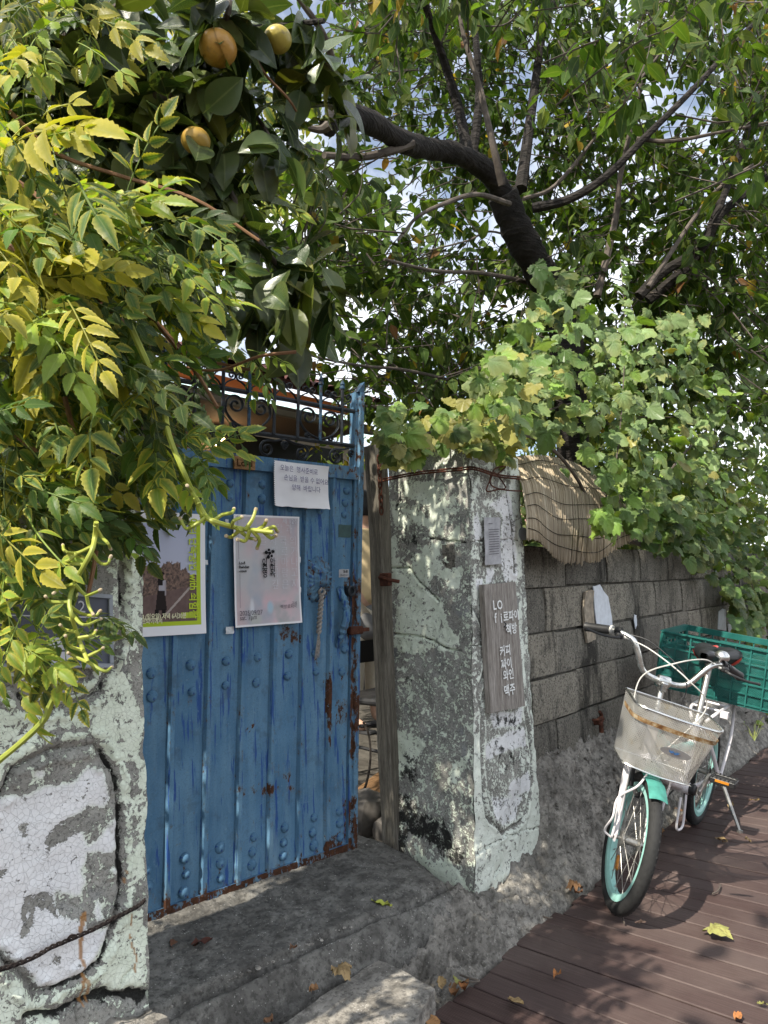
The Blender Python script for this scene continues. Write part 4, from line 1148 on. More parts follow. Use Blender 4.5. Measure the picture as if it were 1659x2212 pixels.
for k, (x, y, r_) in enumerate(((676, 346, .0048), (627, 393, .0062), (750, 374, .0064), (693, 405, .0052), (662, 480, .0064), (724, 461, .0047))):
    a, b = cpos(x, y); cs[k] = (a, b)
    an = np.linspace(0, 2 * math.pi, 18, endpoint=False)
    q = fr[0] + (a + r_ * np.cos(an))[:, None] * fr[1] + (b + r_ * np.sin(an))[:, None] * fr[2] + OF * fr[3]
    mb.add(q, [np.arange(18)[None]])
for i, j in ((1, 3), (3, 4)):
    a, b = np.array(cs[i]), np.array(cs[j]); d = (b - a) / np.linalg.norm(b - a); nn = np.array([-d[1], d[0]]) * .0022
    q = np.array([a + nn, b + nn, b - nn, a - nn]); mb.add(fr[0] + q[:, :1] * fr[1] + q[:, 1:] * fr[2] + (OF - .0004) * fr[3], [np.arange(4)[None]])
mb.build('emblem', M['ink'], poster2)
text('Lo-fi\nRendez\n-vous', .0130, fr, cpos(150, 660), M['ink'], poster2, align='LEFT', bold=.0004, off=OF)
text('2025/09/27', .0225, fr, cpos(150, 1500), M['ink_grey'], poster2, align='LEFT', squash=.85, off=OF); text('sat. 7pm', .0225, fr, cpos(150, 1580), M['ink_grey'], poster2, align='LEFT', squash=.85, off=OF)
for s_, y, z_ in (('구례', 1368, .013), ('책방로파이', 1425, .0155)): text(s_, z_, fr, cpos(1178, y), M['ink_grey'], poster2, align='RIGHT', off=OF)
text('제 12장', .0225, fr, cpos(1090, -205), M['ink_pale'], poster2, off=OF)
for row, y in (('랑 과', -50), ('글 지 국 의', 180), ('위 로 가', 385), ('얼 마 나', 590), ('지 랑 고', 790), ('깊 은 지', 1005)): text(row, .037, fr, cpos(960 if row != '글 지 국 의' else 850, y), M['ink_pale'], poster2, squash=.92, bold=-.0007, off=OF)
strokes([[cpos(140, -280), cpos(150, 520)], [cpos(163, 780), cpos(158, 1400)]], .0006, fr, M['ink_grey'], poster2, 'rule_line', off=OF)
# hand-written note
fr, w, h = gate_frame((590, 995), (706, 1009), (592, 1093), .034)
note = empty('handwritten_note', fr[0] + fr[1] * w / 2, 'white torn notebook page with three handwritten lines at the top of the gate', 'note')
sheet_of_paper('sheet', fr, w, h, .001, M['paper'], note, 16, 120, .012, .0016, None, 6)
for s_, x, y, tn in (('오늘은  행사준비로', .42, .83, -.02), ('손님을  받을 수 없어요', .55, .62, -.02), ('양해  바랍니다', .54, .42, -.01)): text(s_, .0235, fr, (w * x, h * y), M['ink_violet'], note, squash=.88, turn=tn, off=.017)
# wooden name plate
fr, w, h = gate_frame((503, 985), (549, 989), (503, 1013), .026)
plate = empty('name_plate', fr[0] + fr[1] * w / 2, 'small brown wooden plate with burnt Lo-fi lettering on the gate top rail', 'sign')
mb = MB(); mb.box(fr[0] + fr[1] * w / 2 + fr[2] * h / 2 + fr[3] * .004, (w, .009, h), np.stack([fr[1], -fr[3], fr[2]], 1), bev=.0015); mb.build('board', M['plaque_wood'], plate)
text('Lo-fi', .034, fr, (w * .48, h * .46), M['burnt'], plate, bold=.0007, off=.0095)
# torn tape left on the gate and holding the posters
for (x0, y0, x1, y1) in ((636, 1203, 645, 1216), (638, 1268, 646, 1280), (616, 1334, 634, 1346), (484, 1354, 501, 1368), (437, 1210, 445, 1220), (483, 1122, 490, 1132)): patch('tape', x0, y0, x1, y1, M['tape'], .012)

# ------------------------------------------------------------------ timber post and chain beside the gate
pp = [on(1, 1.815, 812, 965), on(1, 1.815, 822, 1150), on(1, 1.815, 826, 1300), on(1, 1.815, 836, 1550), on(1, 1.815, 850, 1862)]
q = spline(pp, 10); q[-1][2] -= .06
mb = MB(); n = len(q); w_ = np.linspace(.036, .024, n)
V = []
for k in range(n):
    wob_ = .004 * fbm(np.array([[q[k][2] * 4, 0, 3]]), 2, 3)[0]
    V.append([q[k] + np.array([a * (w_[k] + wob_), b * .03, 0]) for a, b in ((-1, -.8), (-.8, -1), (.8, -1), (1, -.8), (1, 1), (-1, 1))])
V = np.array(V); V = np.concatenate([V, V[:, :1]], 1); mb.grid(V)
V2 = V[-1, :6]; mb.add(V[0, :6], [np.arange(6)[None]])
o = mb.build('timber_post', M['post_wood'], sharp=40); tag(o, 'weathered narrow timber post standing in the gap beside the blue gate', 'post')
chain = empty('hanging_chain', on(1, 1.775, 823, 1110), 'rusty chain hanging at the top of the timber post', 'chain')
c0, c1 = on(1, 1.775, 818, 985), on(1, 1.775, 824, 1110)
for k in range(9):
    c = c0 + (c1 - c0) * (k + .5) / 9; a = np.linspace(0, 2 * math.pi, 14, endpoint=False); L = np.linalg.norm(c1 - c0) / 9
    dx, dy = (.010, 0) if k % 2 == 0 else (.003, .009)
    mb = MB(); mb.tube(np.array([c + np.array([dx * math.cos(t), dy * math.cos(t), L * .66 * math.sin(t)]) for t in a]), .0032, 5, closed=True); mb.build('chain_link', M['rust'], chain)
mb = MB(); p0 = on(0, 2.07, 832, 1252); mb.tube(spline([p0 + np.array([-.0, .02, 0]), p0 + np.array([-.03, 0, .01]), p0 + np.array([-.03, -.04, .0]), p0 + np.array([0, -.07, -.01])], 6), .007, 6); mb.box(p0 + np.array([-.02, -.02, .0]), (.02, .05, .05), bev=.004)
o = mb.build('rusty_hasp', M['rust']); tag(o, 'rusty iron hasp fixed to the edge of the mint pillar', 'hasp')
# red-painted wire round the far pillar
mb = MB()
wp = [on(0, 2.10, 822, 1037)] + [on(0, 2.13, 900, 1022)] + [on(0, 2.17, 985, 1013)] + [on(1, 1.425, 1022, 1012), on(1, 1.42, 1075, 1026), on(1, 1.425, 1121, 1033)]
for dz in (0, -.008): mb.tube(spline([p + np.array([-.012, -.012, dz + .003 * math.sin(3 * i)]) for i, p in enumerate(wp)], 8), .0036, 5)
lp = [on(1, 1.41, *q) for q in ((1075, 1024), (1092, 1008), (1070, 1012), (1062, 1030), (1051, 1060), (1072, 1058), (1092, 1052), (1066, 1020), (1060, 1046), (1088, 1058), (1145, 1062))]
mb.tube(spline(lp, 6), .0030, 5)
o = mb.build('binding_wire', M['rust']); tag(o, 'red-brown wire bound round the top of the mint pillar with a loose loop', 'wire')
# twisted wire on the near pillar
wp = [on(1, 1.422, *fa(c)) for c in ((-40, 1770), (0, 1750), (130, 1710), (300, 1640), (420, 1570), (560, 1510), (700, 1450), (830, 1390), (960, 1320), (1080, 1260), (1170, 1210), (1220, 1165))]
mb = MB(); q = spline(wp, 12); s_ = np.linspace(0, 1, len(q))
for ph in (0, 2.1, 4.2): mb.tube(q + .0030 * np.stack([0 * s_, -np.abs(np.cos(ph + s_ * 60)), np.sin(ph + s_ * 60)], 1), .0021, 5)
mb.tube(spline([q[60], q[60] + np.array([.002, -.012, .012]), q[64] + np.array([0, -.014, .010])], 5), .002, 4)
o = mb.build('twisted_wire', M['dark_wire']); tag(o, 'dark twisted wire strung across the foot of the near white pillar', 'wire')

# ------------------------------------------------------------------ signs on the pillars
# slate sign behind the hanging creeper
g = lambda x, y: on(1, YL - .02, x, y)
fr, w, h = quad_frame(g(-60, 1262), g(237, 1285), g(-60, 1442)); fr = (fr[0], fr[1], fr[2], np.array([0, -1.0, 0]))
sign = empty('slate_sign', fr[0] + fr[1] * w / 2, 'dark slate sign board with pale frame behind the hanging creeper', 'sign')
Mx = np.stack([fr[1], [0, 1, 0], fr[2]], 1); c = fr[0] + fr[1] * w / 2 + fr[2] * h / 2
mb = MB(); mb.box(c, (w, .014, h), Mx, bev=.003); mb.build('board', M['sign_slate'], sign)
mb = MB()
for (a, b, ww, hh) in ((0, h / 2 - .004, w, .008), (0, -h / 2 + .004, w, .008), (-w / 2 + .004, 0, .008, h - .018), (w / 2 - .004, 0, .008, h - .018)): mb.box(c + fr[1] * a + fr[2] * b + np.array([0, -.008, 0]), (ww, .010, hh), Mx)
mb.build('frame', M['sign_frame'], sign)
strokes([[(w * .1, h * .64), (w * .97, h * .68)]], .0012, fr, M['ink_pale'], sign, 'rule_line', off=.009)
text('Bo  k 2', .034, fr, (w * .60, h * .80), M['ink_pale'], sign, off=.009)
text('보', .06, fr, (w * .52, h * .55 + .08), M['ink_pale'], sign, off=.009) if False else None
strokes([[(w * .50, h * .30), (w * .62, h * .31)], [(w * .52, h * .12), (w * .70, h * .13)]], .012, fr, M['ink_pale'], sign, 'print_block', off=.009)
# timber signboard with white lettering
g = lambda x, y: on(1, 1.405, x, y)
tl, tr, br, bl = g(1046, 1263), g(1114, 1257), g(1135, 1525), g(1060, 1542)
fr, w, h = quad_frame(tl, tr, bl); board = empty('timber_signboard', bl, 'grey weathered plank sign with white handwritten cafe menu on the mint pillar', 'sign')
U, V = np.meshgrid(np.linspace(0, 1, 14), np.linspace(0, 1, 50), indexing='ij'); u, v = U[..., None], V[..., None]
Q = (1 - u) * (1 - v) * bl + u * (1 - v) * br + u * v * tr + (1 - u) * v * tl
Q = Q + .003 * fbm(Q * np.array([30, 30, 4]), 3, 71)[..., None] * np.array([0, -1.0, 0])
Q[..., 2] += (V < .01) * .006 * fbm(Q * 40, 2, 72)
mb = MB(); mb.grid(Q); bk = Q.copy(); bk[..., 1] += .022; mb.grid(bk[:, ::-1])
for A, Bq in ((Q[:, 0], bk[:, 0]), (Q[:, -1], bk[:, -1]), (Q[0], bk[0]), (Q[-1], bk[-1])): mb.grid(np.stack([A, Bq], 1))
mb.build('plank', M['grey_wood'], board, sharp=40)
fw = (bl, (br - bl) / np.linalg.norm(br - bl), (tl - bl) / np.linalg.norm(tl - bl), np.array([0, -1.0, 0]))
def sb(x, y):          # enlarged view of the board -> frame coordinates
    full = (1800 * .5486 + x * .2357, 1950 * .5486 + y * .2357)
    p = on(1, 1.401, *full) - bl
    Am = np.stack([fw[1], fw[2]], 1); return np.linalg.lstsq(Am, p, rcond=None)[0]
for s_, x, y, z_ in (('L', 340, 1012, .047), ('O', 388, 1008, .047), ('f', 348, 1130, .050), ('i', 402, 1128, .050), ('로파이', 492, 1110, .042), ('책방', 495, 1230, .044), ('커피', 438, 1430, .042), ('짜이', 450, 1550, .042), ('와인', 468, 1650, .042), ('맥주', 478, 1790, .044)):
    text(s_, z_, fw, sb(x, y), M['ink_white'], board, bold=.0009, squash=1.0, turn=.06, off=.006)
mb = MB(); q = sb(425, 1185); p_ = fw[0] + fw[1] * q[0] + fw[2] * q[1]; mb.tube(spline([p_ + np.array([0, -.006, .010]), p_ + np.array([.004, -.012, 0]), p_ + np.array([-.002, -.006, -.010])], 5), .002, 5); mb.build('wire_tie', M['iron'], board)
# faded notice above it
g = lambda x, y: on(1, 1.424, x, y)
fr, w, h = quad_frame(g(1044, 1118), g(1078, 1118), g(1046, 1221))
notice = empty('faded_notice', fr[0] + fr[1] * w / 2, 'faded grey paper notice above the timber signboard', 'notice')
sheet_of_paper('sheet', fr, w, h, .001, M['old_paper'], notice, 10, 24, .002, .0012, None, 9)
strokes([[(w * (.18 + .05 * rng.random()), h * (.74 - .052 * k)), (w * (.80 + .08 * rng.random()), h * (.745 - .052 * k))] for k in range(11)] + [[(w * .2, h * .87), (w * .45, h * .87)]], .0011, fr, M['ink_grey'], notice, 'print_line', off=.0085)

# ------------------------------------------------------------------ yard: house, lamp, person, chair
house = empty('tiled_house', (3.6, 5.3, .1), 'low cream house with orange eaves and dark red tiles seen over the gate', 'house')
ez = 2.80
mb = MB(); mb.box((1.35, 5.6, 1.4), (6.3, .18, 2.6)); mb.box((4.42, 7.2, 1.4), (.16, 3.0, 2.6)); mb.build('wall', M['cream_wall'], house)
mb = MB(); mb.box((1.7, 5.12, ez - .07), (7.3, .92, .03)); mb.build('soffit', M['soffit'], house)
mb = MB(); mb.box((1.7, 4.645, ez + .035), (7.32, .03, .085), bev=.004); mb.build('fascia', M['orange'], house)
mb = MB(); mb.box((1.7, 4.68, ez - .115), (7.3, .05, .06), bev=.01); mb.build('eaves_board', M['cream_wall'], house)
sl = R(24)
tm = MB()
a = np.linspace(0, math.pi, 7)
V = np.stack([np.stack([.075 * np.cos(a), 0 * a + yy, .045 * np.sin(a)], 1) for yy in (0, .30)]); tm.grid(V)
tm.add([[-.075, 0, 0], [.075, 0, 0], [.075, 0, -.02], [-.075, 0, -.02]], [np.arange(4)[None]])
to = tm.build('roof_tile', M['roof_tile'], loc=(0, 0, 0)); tile_me = to.data; bpy.data.objects.remove(to)
roof = MB(); u = np.array([[-2.0, 4.60, ez + .10], [5.36, 4.60, ez + .10], [5.36, 7.2, ez + .10 + 2.6 * math.tan(sl)], [-2.0, 7.2, ez + .10 + 2.6 * math.tan(sl)]])
roof.add(np.concatenate([u, u + [0, 0, .05]]), [np.array([[0, 3, 2, 1], [4, 5, 6, 7], [0, 1, 5, 4], [1, 2, 6, 5], [2, 3, 7, 6], [3, 0, 4, 7]])])
roof_o = roof.build('roof', M['roof_tile'], house)
for r_ in range(5):
    for k in range(42):
        x = 5.32 - k * .165
        if x < -1.5: continue
        o = link('roof_tile', tile_me, M['roof_tile'], roof_o)
        y = 4.57 + r_ * .27
        o.location = Vector((x, y, ez + .155 + (y - 4.57) * math.tan(sl) + .012)) - world_loc(roof_o); o.rotation_euler = (sl - .04, 0, 0)
mb = MB(); mb.box((4.85, 5.50, 1.38), (1.75, .06, 2.55)); mb.build('dark_panel', M['dark_frame'], house)  # dark panel added where only darkness shows beyond the house wall
wl_p = on(1, 5.45, 475, 955)
lamp = empty('wall_lamp', wl_p, 'small lit bulb lamp glowing on the house wall behind the gate', 'lamp')
mb = MB(); mb.lathe([(.02, -.045), (.045, -.03), (.058, 0), (.045, .035), (.022, .055)], wl_p, (0, 0, 1), 16); mb.build('bulb', M['bulb'], lamp)
mb = MB(); mb.lathe([(.035, .05), (.05, .06), (.04, .085), (.012, .10)], wl_p, (0, 0, 1), 14); mb.tube(np.array([wl_p + [0, 0, .09], wl_p + [0, .02, .13], wl_p + [0, .07, .14]]), .01, 6); mb.build('fitting', M['dark_frame'], lamp)
ld = bpy.data.lights.new('lamp_glow', 'POINT'); ld.energy = 1.0; ld.color = (1, .68, .36); ld.shadow_soft_size = .06
lo = bpy.data.objects.new('lamp_glow', ld); lo.location = Vector((0, -.11, -.02)); lo.parent = lamp; col.objects.link(lo)

# shed with a pale blue roof, built in place of a hazy hill
backdrop = empty('hill_backdrop', (11.5, 11, .1), 'pale blue sheet-roofed shed in place of a hazy hill behind the cresting', 'backdrop')
mb = MB(); mb.box((9.6, 12.4, 2.2), (5.2, 3.2, 4.2)); mb.build('wall', M['cream_wall'], backdrop)
X, T_ = np.meshgrid(np.linspace(6.6, 13.2, 130), np.linspace(0, 1, 8), indexing='ij')
mb = MB(); mb.grid(np.stack([X, 10.4 + 2.2 * T_, 4.35 + 1.15 * T_ + .03 * np.sin(X * 42)], -1)); mb.build('roof', M['hill_haze'], backdrop)
# pinkish roof of the neighbour glimpsed low behind the far pillar
nb = empty('neighbour_house', (9.0, 5.4, .1), 'low house with faded pink roof behind the vines over the mint pillar', 'house')
mb = MB(); mb.box((9.5, 6.2, .9), (3.6, 2.4, 1.6)); mb.build('wall', M['cream_wall'], nb)
X, T_ = np.meshgrid(np.linspace(7.3, 11.6, 90), np.linspace(0, 1, 10), indexing='ij')
mb = MB(); mb.grid(np.stack([X, 4.7 + 1.6 * T_, 1.68 + .75 * T_ + .025 * np.abs(np.sin(X * 19))], -1)); mb.build('roof', M['pink_tile'], nb)

# person standing in the yard with the back to the gate
px_, py_ = 3.88, 3.54
person = empty('person', (px_, py_, .10), 'person in beige shirt and cream trousers glimpsed through the gap beside the gate', 'person')
def skin_mesh(name, joints, edges, radii, root=0, sub=2):
    me = bpy.data.meshes.new(name); me.from_pydata([tuple(map(float, j)) for j in joints], edges, [])
    o = bpy.data.objects.new(name, me); col.objects.link(o)
    o.modifiers.new('skin', 'SKIN'); s = o.modifiers.new('sub', 'SUBSURF'); s.levels = sub; s.render_levels = sub
    for k, v in enumerate(me.skin_vertices[0].data):
        r_ = radii[k]; v.radius = (r_, r_) if not hasattr(r_, '__len__') else r_; v.use_root = (k == root)
    dg = bpy.context.evaluated_depsgraph_get(); out = bpy.data.meshes.new_from_object(o.evaluated_get(dg)); bpy.data.objects.remove(o)
    out.polygons.foreach_set('use_smooth', np.ones(len(out.polygons), bool)); return out
J = [(0, 0, .92), (0, 0, 1.10), (0, .01, 1.30), (0, .02, 1.42), (.0, .0, 1.50), (0, -.02, 1.58), (0, -.02, 1.66),
     (-.10, 0, .86), (-.11, .01, .48), (-.12, .03, .09), (-.12, -.10, .04), (.10, 0, .86), (.11, .01, .48), (.12, .03, .09), (.12, -.10, .04),
     (-.19, .02, 1.38), (-.25, .04, 1.10), (-.24, -.08, .88), (-.24, -.13, .80), (.19, .02, 1.38), (.25, .04, 1.10), (.24, -.08, .88), (.24, -.13, .80)]
E_ = [(0, 1), (1, 2), (2, 3), (3, 4), (4, 5), (5, 6), (0, 7), (7, 8), (8, 9), (9, 10), (0, 11), (11, 12), (12, 13), (13, 14), (3, 15), (15, 16), (16, 17), (17, 18), (3, 19), (19, 20), (20, 21), (21, 22)]
Rd = [.13, .125, .14, .11, .05, .085, .088, .085, .055, .038, .030, .085, .055, .038, .030, .055, .042, .032, .03, .055, .042, .032, .03]
link('body', skin_mesh('body', J, E_, Rd), M['skin'], person)
# clothing: shirt over torso and upper arms, grey apron-like shorts, cream trousers
sj = [(0, 0, .86), (0, 0, 1.10), (0, .01, 1.30), (0, .02, 1.43), (-.19, .02, 1.38), (-.245, .035, 1.14), (.19, .02, 1.38), (.245, .035, 1.14)]
link('shirt', skin_mesh('shirt', sj, [(0, 1), (1, 2), (2, 3), (3, 4), (4, 5), (3, 6), (6, 7)], [.165, .15, .165, .12, .072, .07, .072, .07]), M['shirt'], person)
tj = [(0, 0, .95), (-.10, 0, .84), (-.11, .01, .48), (-.12, .03, .20), (.10, 0, .84), (.11, .01, .48), (.12, .03, .20)]
link('trousers', skin_mesh('trousers', tj, [(0, 1), (1, 2), (2, 3), (0, 4), (4, 5), (5, 6)], [.13, .10, .082, .075, .10, .082, .075]), M['cream_cloth'], person)
link('apron', skin_mesh('apron', [(0, -.01, .62), (0, -.01, .78), (0, 0, .93)], [(0, 1), (1, 2)], [(.20, .15), (.185, .15), (.16, .14)]), M['grey_cloth'], person)
hv, hu = np.meshgrid(np.linspace(-.45, 1, 14) * math.pi / 2, np.linspace(0, 2 * math.pi, 28), indexing='ij')
rr = 1 + .05 * fbm(np.stack([np.cos(hu) * 9, np.sin(hu) * 9, hv * 9], -1), 3, 4)
mb = MB(); mb.grid(np.stack([px_ + .098 * rr * np.cos(hv) * np.cos(hu), py_ - .005 + .112 * rr * np.cos(hv) * np.sin(hu) , .10 + 1.63 + .125 * rr * np.sin(hv)], -1)); mb.build('hair', M['hair'], person)
for sx in (-.12, .12):
    mb = MB(); mb.box((px_ + sx, py_ - .03, .118), (.095, .27, .03), bev=.012); mb.box((px_ + sx, py_ - .08, .165), (.10, .05, .02), bev=.008); mb.build('sandal', M['sandal'], person)

# chair near the gap
cx0 = on(1, 2.62, 806, 1500); chx, chy = float(cx0[0]) + .10, 2.62
chair = empty('yard_chair', (chx, chy, .1), 'black and wooden chair standing in the yard behind the gate gap', 'chair')
def cm(name, f, m): mb = MB(); f(mb); return mb.build(name, m, chair)
cm('seat', lambda b: b.box((chx, chy, .53), (.40, .40, .035), bev=.012), M['black_plastic'])
th_ = np.linspace(-.9, .9, 12)
cm('backrest', lambda b: b.grid(np.stack([np.stack([chx + .24 * np.sin(th_), chy + .10 + .10 * np.cos(th_) - .02 * k, .70 + .065 * k + 0 * th_], -1) for k in range(3)])), M['black_plastic'])
for sx in (-1, 1):
    cm('leg', lambda b: b.tube(np.array([[chx + sx * .19, chy + .17, .80], [chx + sx * .19, chy + .16, .52], [chx + sx * .20, chy + .22, .10]]), .014, 8), M['chair_wood'])
    cm('leg', lambda b: b.tube(np.array([[chx + sx * .18, chy - .17, .52], [chx + sx * .20, chy - .20, .10]]), .014, 8), M['chair_wood'])
    cm('side_rail', lambda b: b.tube(np.array([[chx + sx * .195, chy + .19, .30], [chx + sx * .19, chy - .18, .28]]), .009, 6), M['black_plastic'])
cm('front_rail', lambda b: b.tube(np.array([[chx - .19, chy - .18, .33], [chx + .19, chy - .18, .33]]), .011, 6), M['black_plastic'])
# board, rocks and cable on the ground behind the post
b0, b1 = on(1, 2.35, 770, 1735), on(1, 2.45, 832, 1685)
mb = MB(); d = b1 - b0; L = np.linalg.norm(d); d /= L; s_ = np.cross(d, [0, 0, 1]); s_ /= np.linalg.norm(s_)
mb.box((b0 + b1) / 2, (L * 1.5, .14, .03), np.stack([d, s_, np.cross(s_, d) * -1], 1), bev=.003)
tag(mb.build('loose_board', M['brown_wood']), 'brown board leaning low behind the timber post', 'board')
def rock(name, c, s, seed, label):
    c8 = [[c[0] + sx * s[0], c[1] + sy * s[1], c[2] + sz * s[2]] for sz in (-1, 1) for sx, sy in ((-1, -1), (1, -1), (1, 1), (-1, 1))]
    mb = hexa(c8, 12, 12, 10, min(s) * .35, 1.2 / max(s), seed, .7); tag(mb.build(name, M['rock'], sharp=None), label, 'stone')
rk = on(2, .16, 797, 1768); rock('field_stone', (rk[0], rk[1] + .02, .17), (.10, .08, .085), 3, 'larger round dark stone behind the foot of the timber post')
rk = on(2, .13, 826, 1795); rock('field_stone', (rk[0], rk[1], .12), (.035, .035, .06), 8, 'small tan stone wedged beside the timber post foot')
mb = MB(); mb.tube(spline([on(1, 2.5, 785, 1560), on(1, 2.45, 797, 1590), on(1, 2.4, 800, 1640), on(1, 2.35, 792, 1690), on(1, 2.3, 780, 1720)], 8), .006, 6)
tag(mb.build('black_cable', M['cord']), 'black cable curving down in the gap beside the gate', 'cable')

# ------------------------------------------------------------------ things on the block wall
blind = empty('reed_blind', (3.15, 1.5, 1.25), 'split reed blind draped over the block wall beside the mint pillar', 'blind')
topA = [on(1, 1.50, q[0] - 20, q[1]) for q in ((1116, 990), (1150, 985), (1200, 985), (1260, 1000), (1310, 1030), (1350, 1060))]
botA = [on(1, 1.35, q[0] - 14, q[1]) for q in ((1152, 1164), (1178, 1168), (1192, 1182), (1218, 1208), (1250, 1217), (1300, 1212), (1334, 1190), (1362, 1176), (1398, 1160))]
top_s, bot_s = spline(topA, 30), spline(botA, 30)
def along(P, t):
    i = np.clip(t * (len(P) - 1), 0, len(P) - 1.001); k = i.astype(int); f = (i - k)[:, None]; return P[k] * (1 - f) + P[k + 1] * f
NR = 210
tt = np.linspace(0, 1, NR); A, Bq = along(top_s, tt), along(bot_s, tt)
rs = np.random.default_rng(5)
stitch = {k: [] for k in range(6)}
for k in range(NR):
    a, b = A[k].copy(), Bq[k].copy()
    b0_ = b.copy(); b = b + (b - a) * rs.normal(0, .013); sag = .010 * math.sin(tt[k] * 8); jit = .0015 * rs.normal()
    q = np.array([a + (b - a) * t + np.array([0, -.05 * math.sin(math.pi * min(t, 1)) * (1 - .5 * t) + sag * math.sin(math.pi * t) + jit, 0]) for t in (0, .35, .7, 1.0)])
    mb = MB(); mb.tube(q, .0026 + .0012 * rs.random(), 4); mb.build('reed', M['reed'], blind, sharp=None)
    for j in range(6):
        t = (.08, .28, .47, .62, .78, .90)[j] + .02 * math.sin(tt[k] * 14 + j)
        stitch[j].append(a + (b0_ - a) * t + np.array([0, -.05 * math.sin(math.pi * t) * (1 - .5 * t) + sag * math.sin(math.pi * t) - .0055, 0]))
for j in range(6): mb = MB(); mb.tube(np.array(stitch[j]), .0016, 4); mb.build('stitch_cord', M['cord'], blind)
mb = MB(); pc = on(1, 1.43, 1131, 1153); an = np.linspace(0, 2 * math.pi, 20, endpoint=False)
mb.lathe([(.020, 0), (.026, 0), (.026, .30), (.020, .30)], pc, (.15, 1, .05), 18)
mb.lathe([(.0195, .002), (.0195, .28)], pc, (.15, 1, .05), 18)
tag(mb.build('drain_pipe', M['pvc']), 'short grey pipe end sticking out under the reed blind', 'pipe')
def flake(name, pts, material, label, cat, y=1.482, th_=.005, curl=0.0, edge=None):
    o3 = [on(1, y, *q) for q in pts]; c = np.mean(o3, 0); Q = np.array([[p[0] - c[0], p[2] - c[2]] for p in o3])
    Qd = []                                                       # finer ragged outline
    for i in range(len(Q)):
        a, b = Q[i], Q[(i + 1) % len(Q)]
        for t in np.linspace(0, 1, 5, endpoint=False): Qd.append(a + (b - a) * t + .004 * np.array([fbm(np.array([[i * 3 + t * 4, 1, c[0]]]), 2, 7)[0], fbm(np.array([[i * 3 + t * 4, 5, c[0]]]), 2, 9)[0]]))
    mb = MB(); mb.prism(np.array(Qd), np.array([c[0], y + .014, c[2]]), (1, 0, 0), (0, 0, 1), (curl, -1, 0), th_)
    o = mb.build(name, material, sharp=30); return tag(o, label, cat)
fg = lambda c: (1124.6 + c[0] * .3221, 1179.5 + c[1] * .3221)
flake('plaster_scrap', [fg(q) for q in ((500, 270), (545, 255), (568, 300), (600, 340), (625, 480), (630, 585), (530, 580), (510, 420))], M['flake'], 'broad white plaster strip on the block wall above the handlebar', 'plaster')
flake('plaster_scrap', [fg(q) for q in ((440, 310), (480, 290), (497, 300), (490, 390), (500, 520), (508, 625), (455, 650), (440, 560), (428, 430))], M['flake_edge'], 'narrow curled brown-edged plaster strip beside the broad white one', 'plaster', 1.480, .012)
flake('plaster_scrap', [fg(q) for q in ((776, 458), (790, 462), (793, 530), (784, 552), (776, 500))], M['flake'], 'tiny white plaster sliver on the wall above the crate corner', 'plaster', 1.486, .004)
flake('plaster_scrap', [fg(q) for q in ((1340, 440), (1365, 420), (1385, 425), (1390, 570), (1335, 560))], M['flake'], 'white plaster strip rising just behind the green crate', 'plaster')
flake('plaster_scrap', [fg(q) for q in ((1400, 520), (1440, 530), (1450, 590), (1405, 580))], M['flake'], 'short white plaster stub at the crate beside the hanging leaves', 'plaster')
hk = [on(1, 1.47, *fg(q)) for q in ((530, 1110), (545, 1140), (520, 1165), (550, 1160), (535, 1190), (540, 1220), (543, 1250))]
mb = MB(); mb.tube(spline(hk[:5], 6), .008, 6); mb.tube(spline([hk[4] + np.array([0, .03, 0])] + hk[4:], 6), [.011] * 6 + [.011] * 13, 7); mb.tube(spline([hk[2] + np.array([-.02, .02, 0]), hk[2], hk[3] + np.array([.01, 0, 0])], 5), .007, 5)
tag(mb.build('rusty_hook', M['rust']), 'twisted rusty iron hook in the block wall left of the basket', 'hook')

# ------------------------------------------------------------------ bicycle
BX = dict(rx=3.507, ry=1.159, hd=R(182.85), W=1.036, L=R(10.8), S=R(33.0))
rad = .239
_F = np.array([math.cos(BX['hd']), math.sin(BX['hd']), 0]); _Lf = np.array([-_F[1], _F[0], 0])
Wb = BX['W']; _ax = np.array([-math.cos(R(70)), 0, math.sin(R(70))]); _S0 = np.array([Wb - .03, 0, rad]); _Rs = rotm(_ax, BX['S'])
def TB(V):
    V = np.asarray(V, float).reshape(-1, 3); L = BX['L']
    y = V[:, 1] * math.cos(L) + V[:, 2] * math.sin(L); z = V[:, 2] * math.cos(L) - V[:, 1] * math.sin(L)
    return np.array([BX['rx'], BX['ry'], .001]) + V[:, :1] * _F + y[:, None] * _Lf + z[:, None] * np.array([0, 0, 1.0])
def TS(V): return TB(_S0 + (np.asarray(V, float).reshape(-1, 3) - _S0) @ _Rs.T)
def axz(z): return _S0 + _ax * (z - rad) / _ax[2]
bike = empty('bicycle', (2.95, 1.12, 0), 'white and mint city bicycle with wire basket leaning on its kickstand', 'bicycle')
def bp(name, f, m, parent=None, steer=False, sharp=35):
    mb = MB(); mb.T = TS if steer else TB; f(mb); return mb.build(name, m, parent or bike, sharp=sharp)
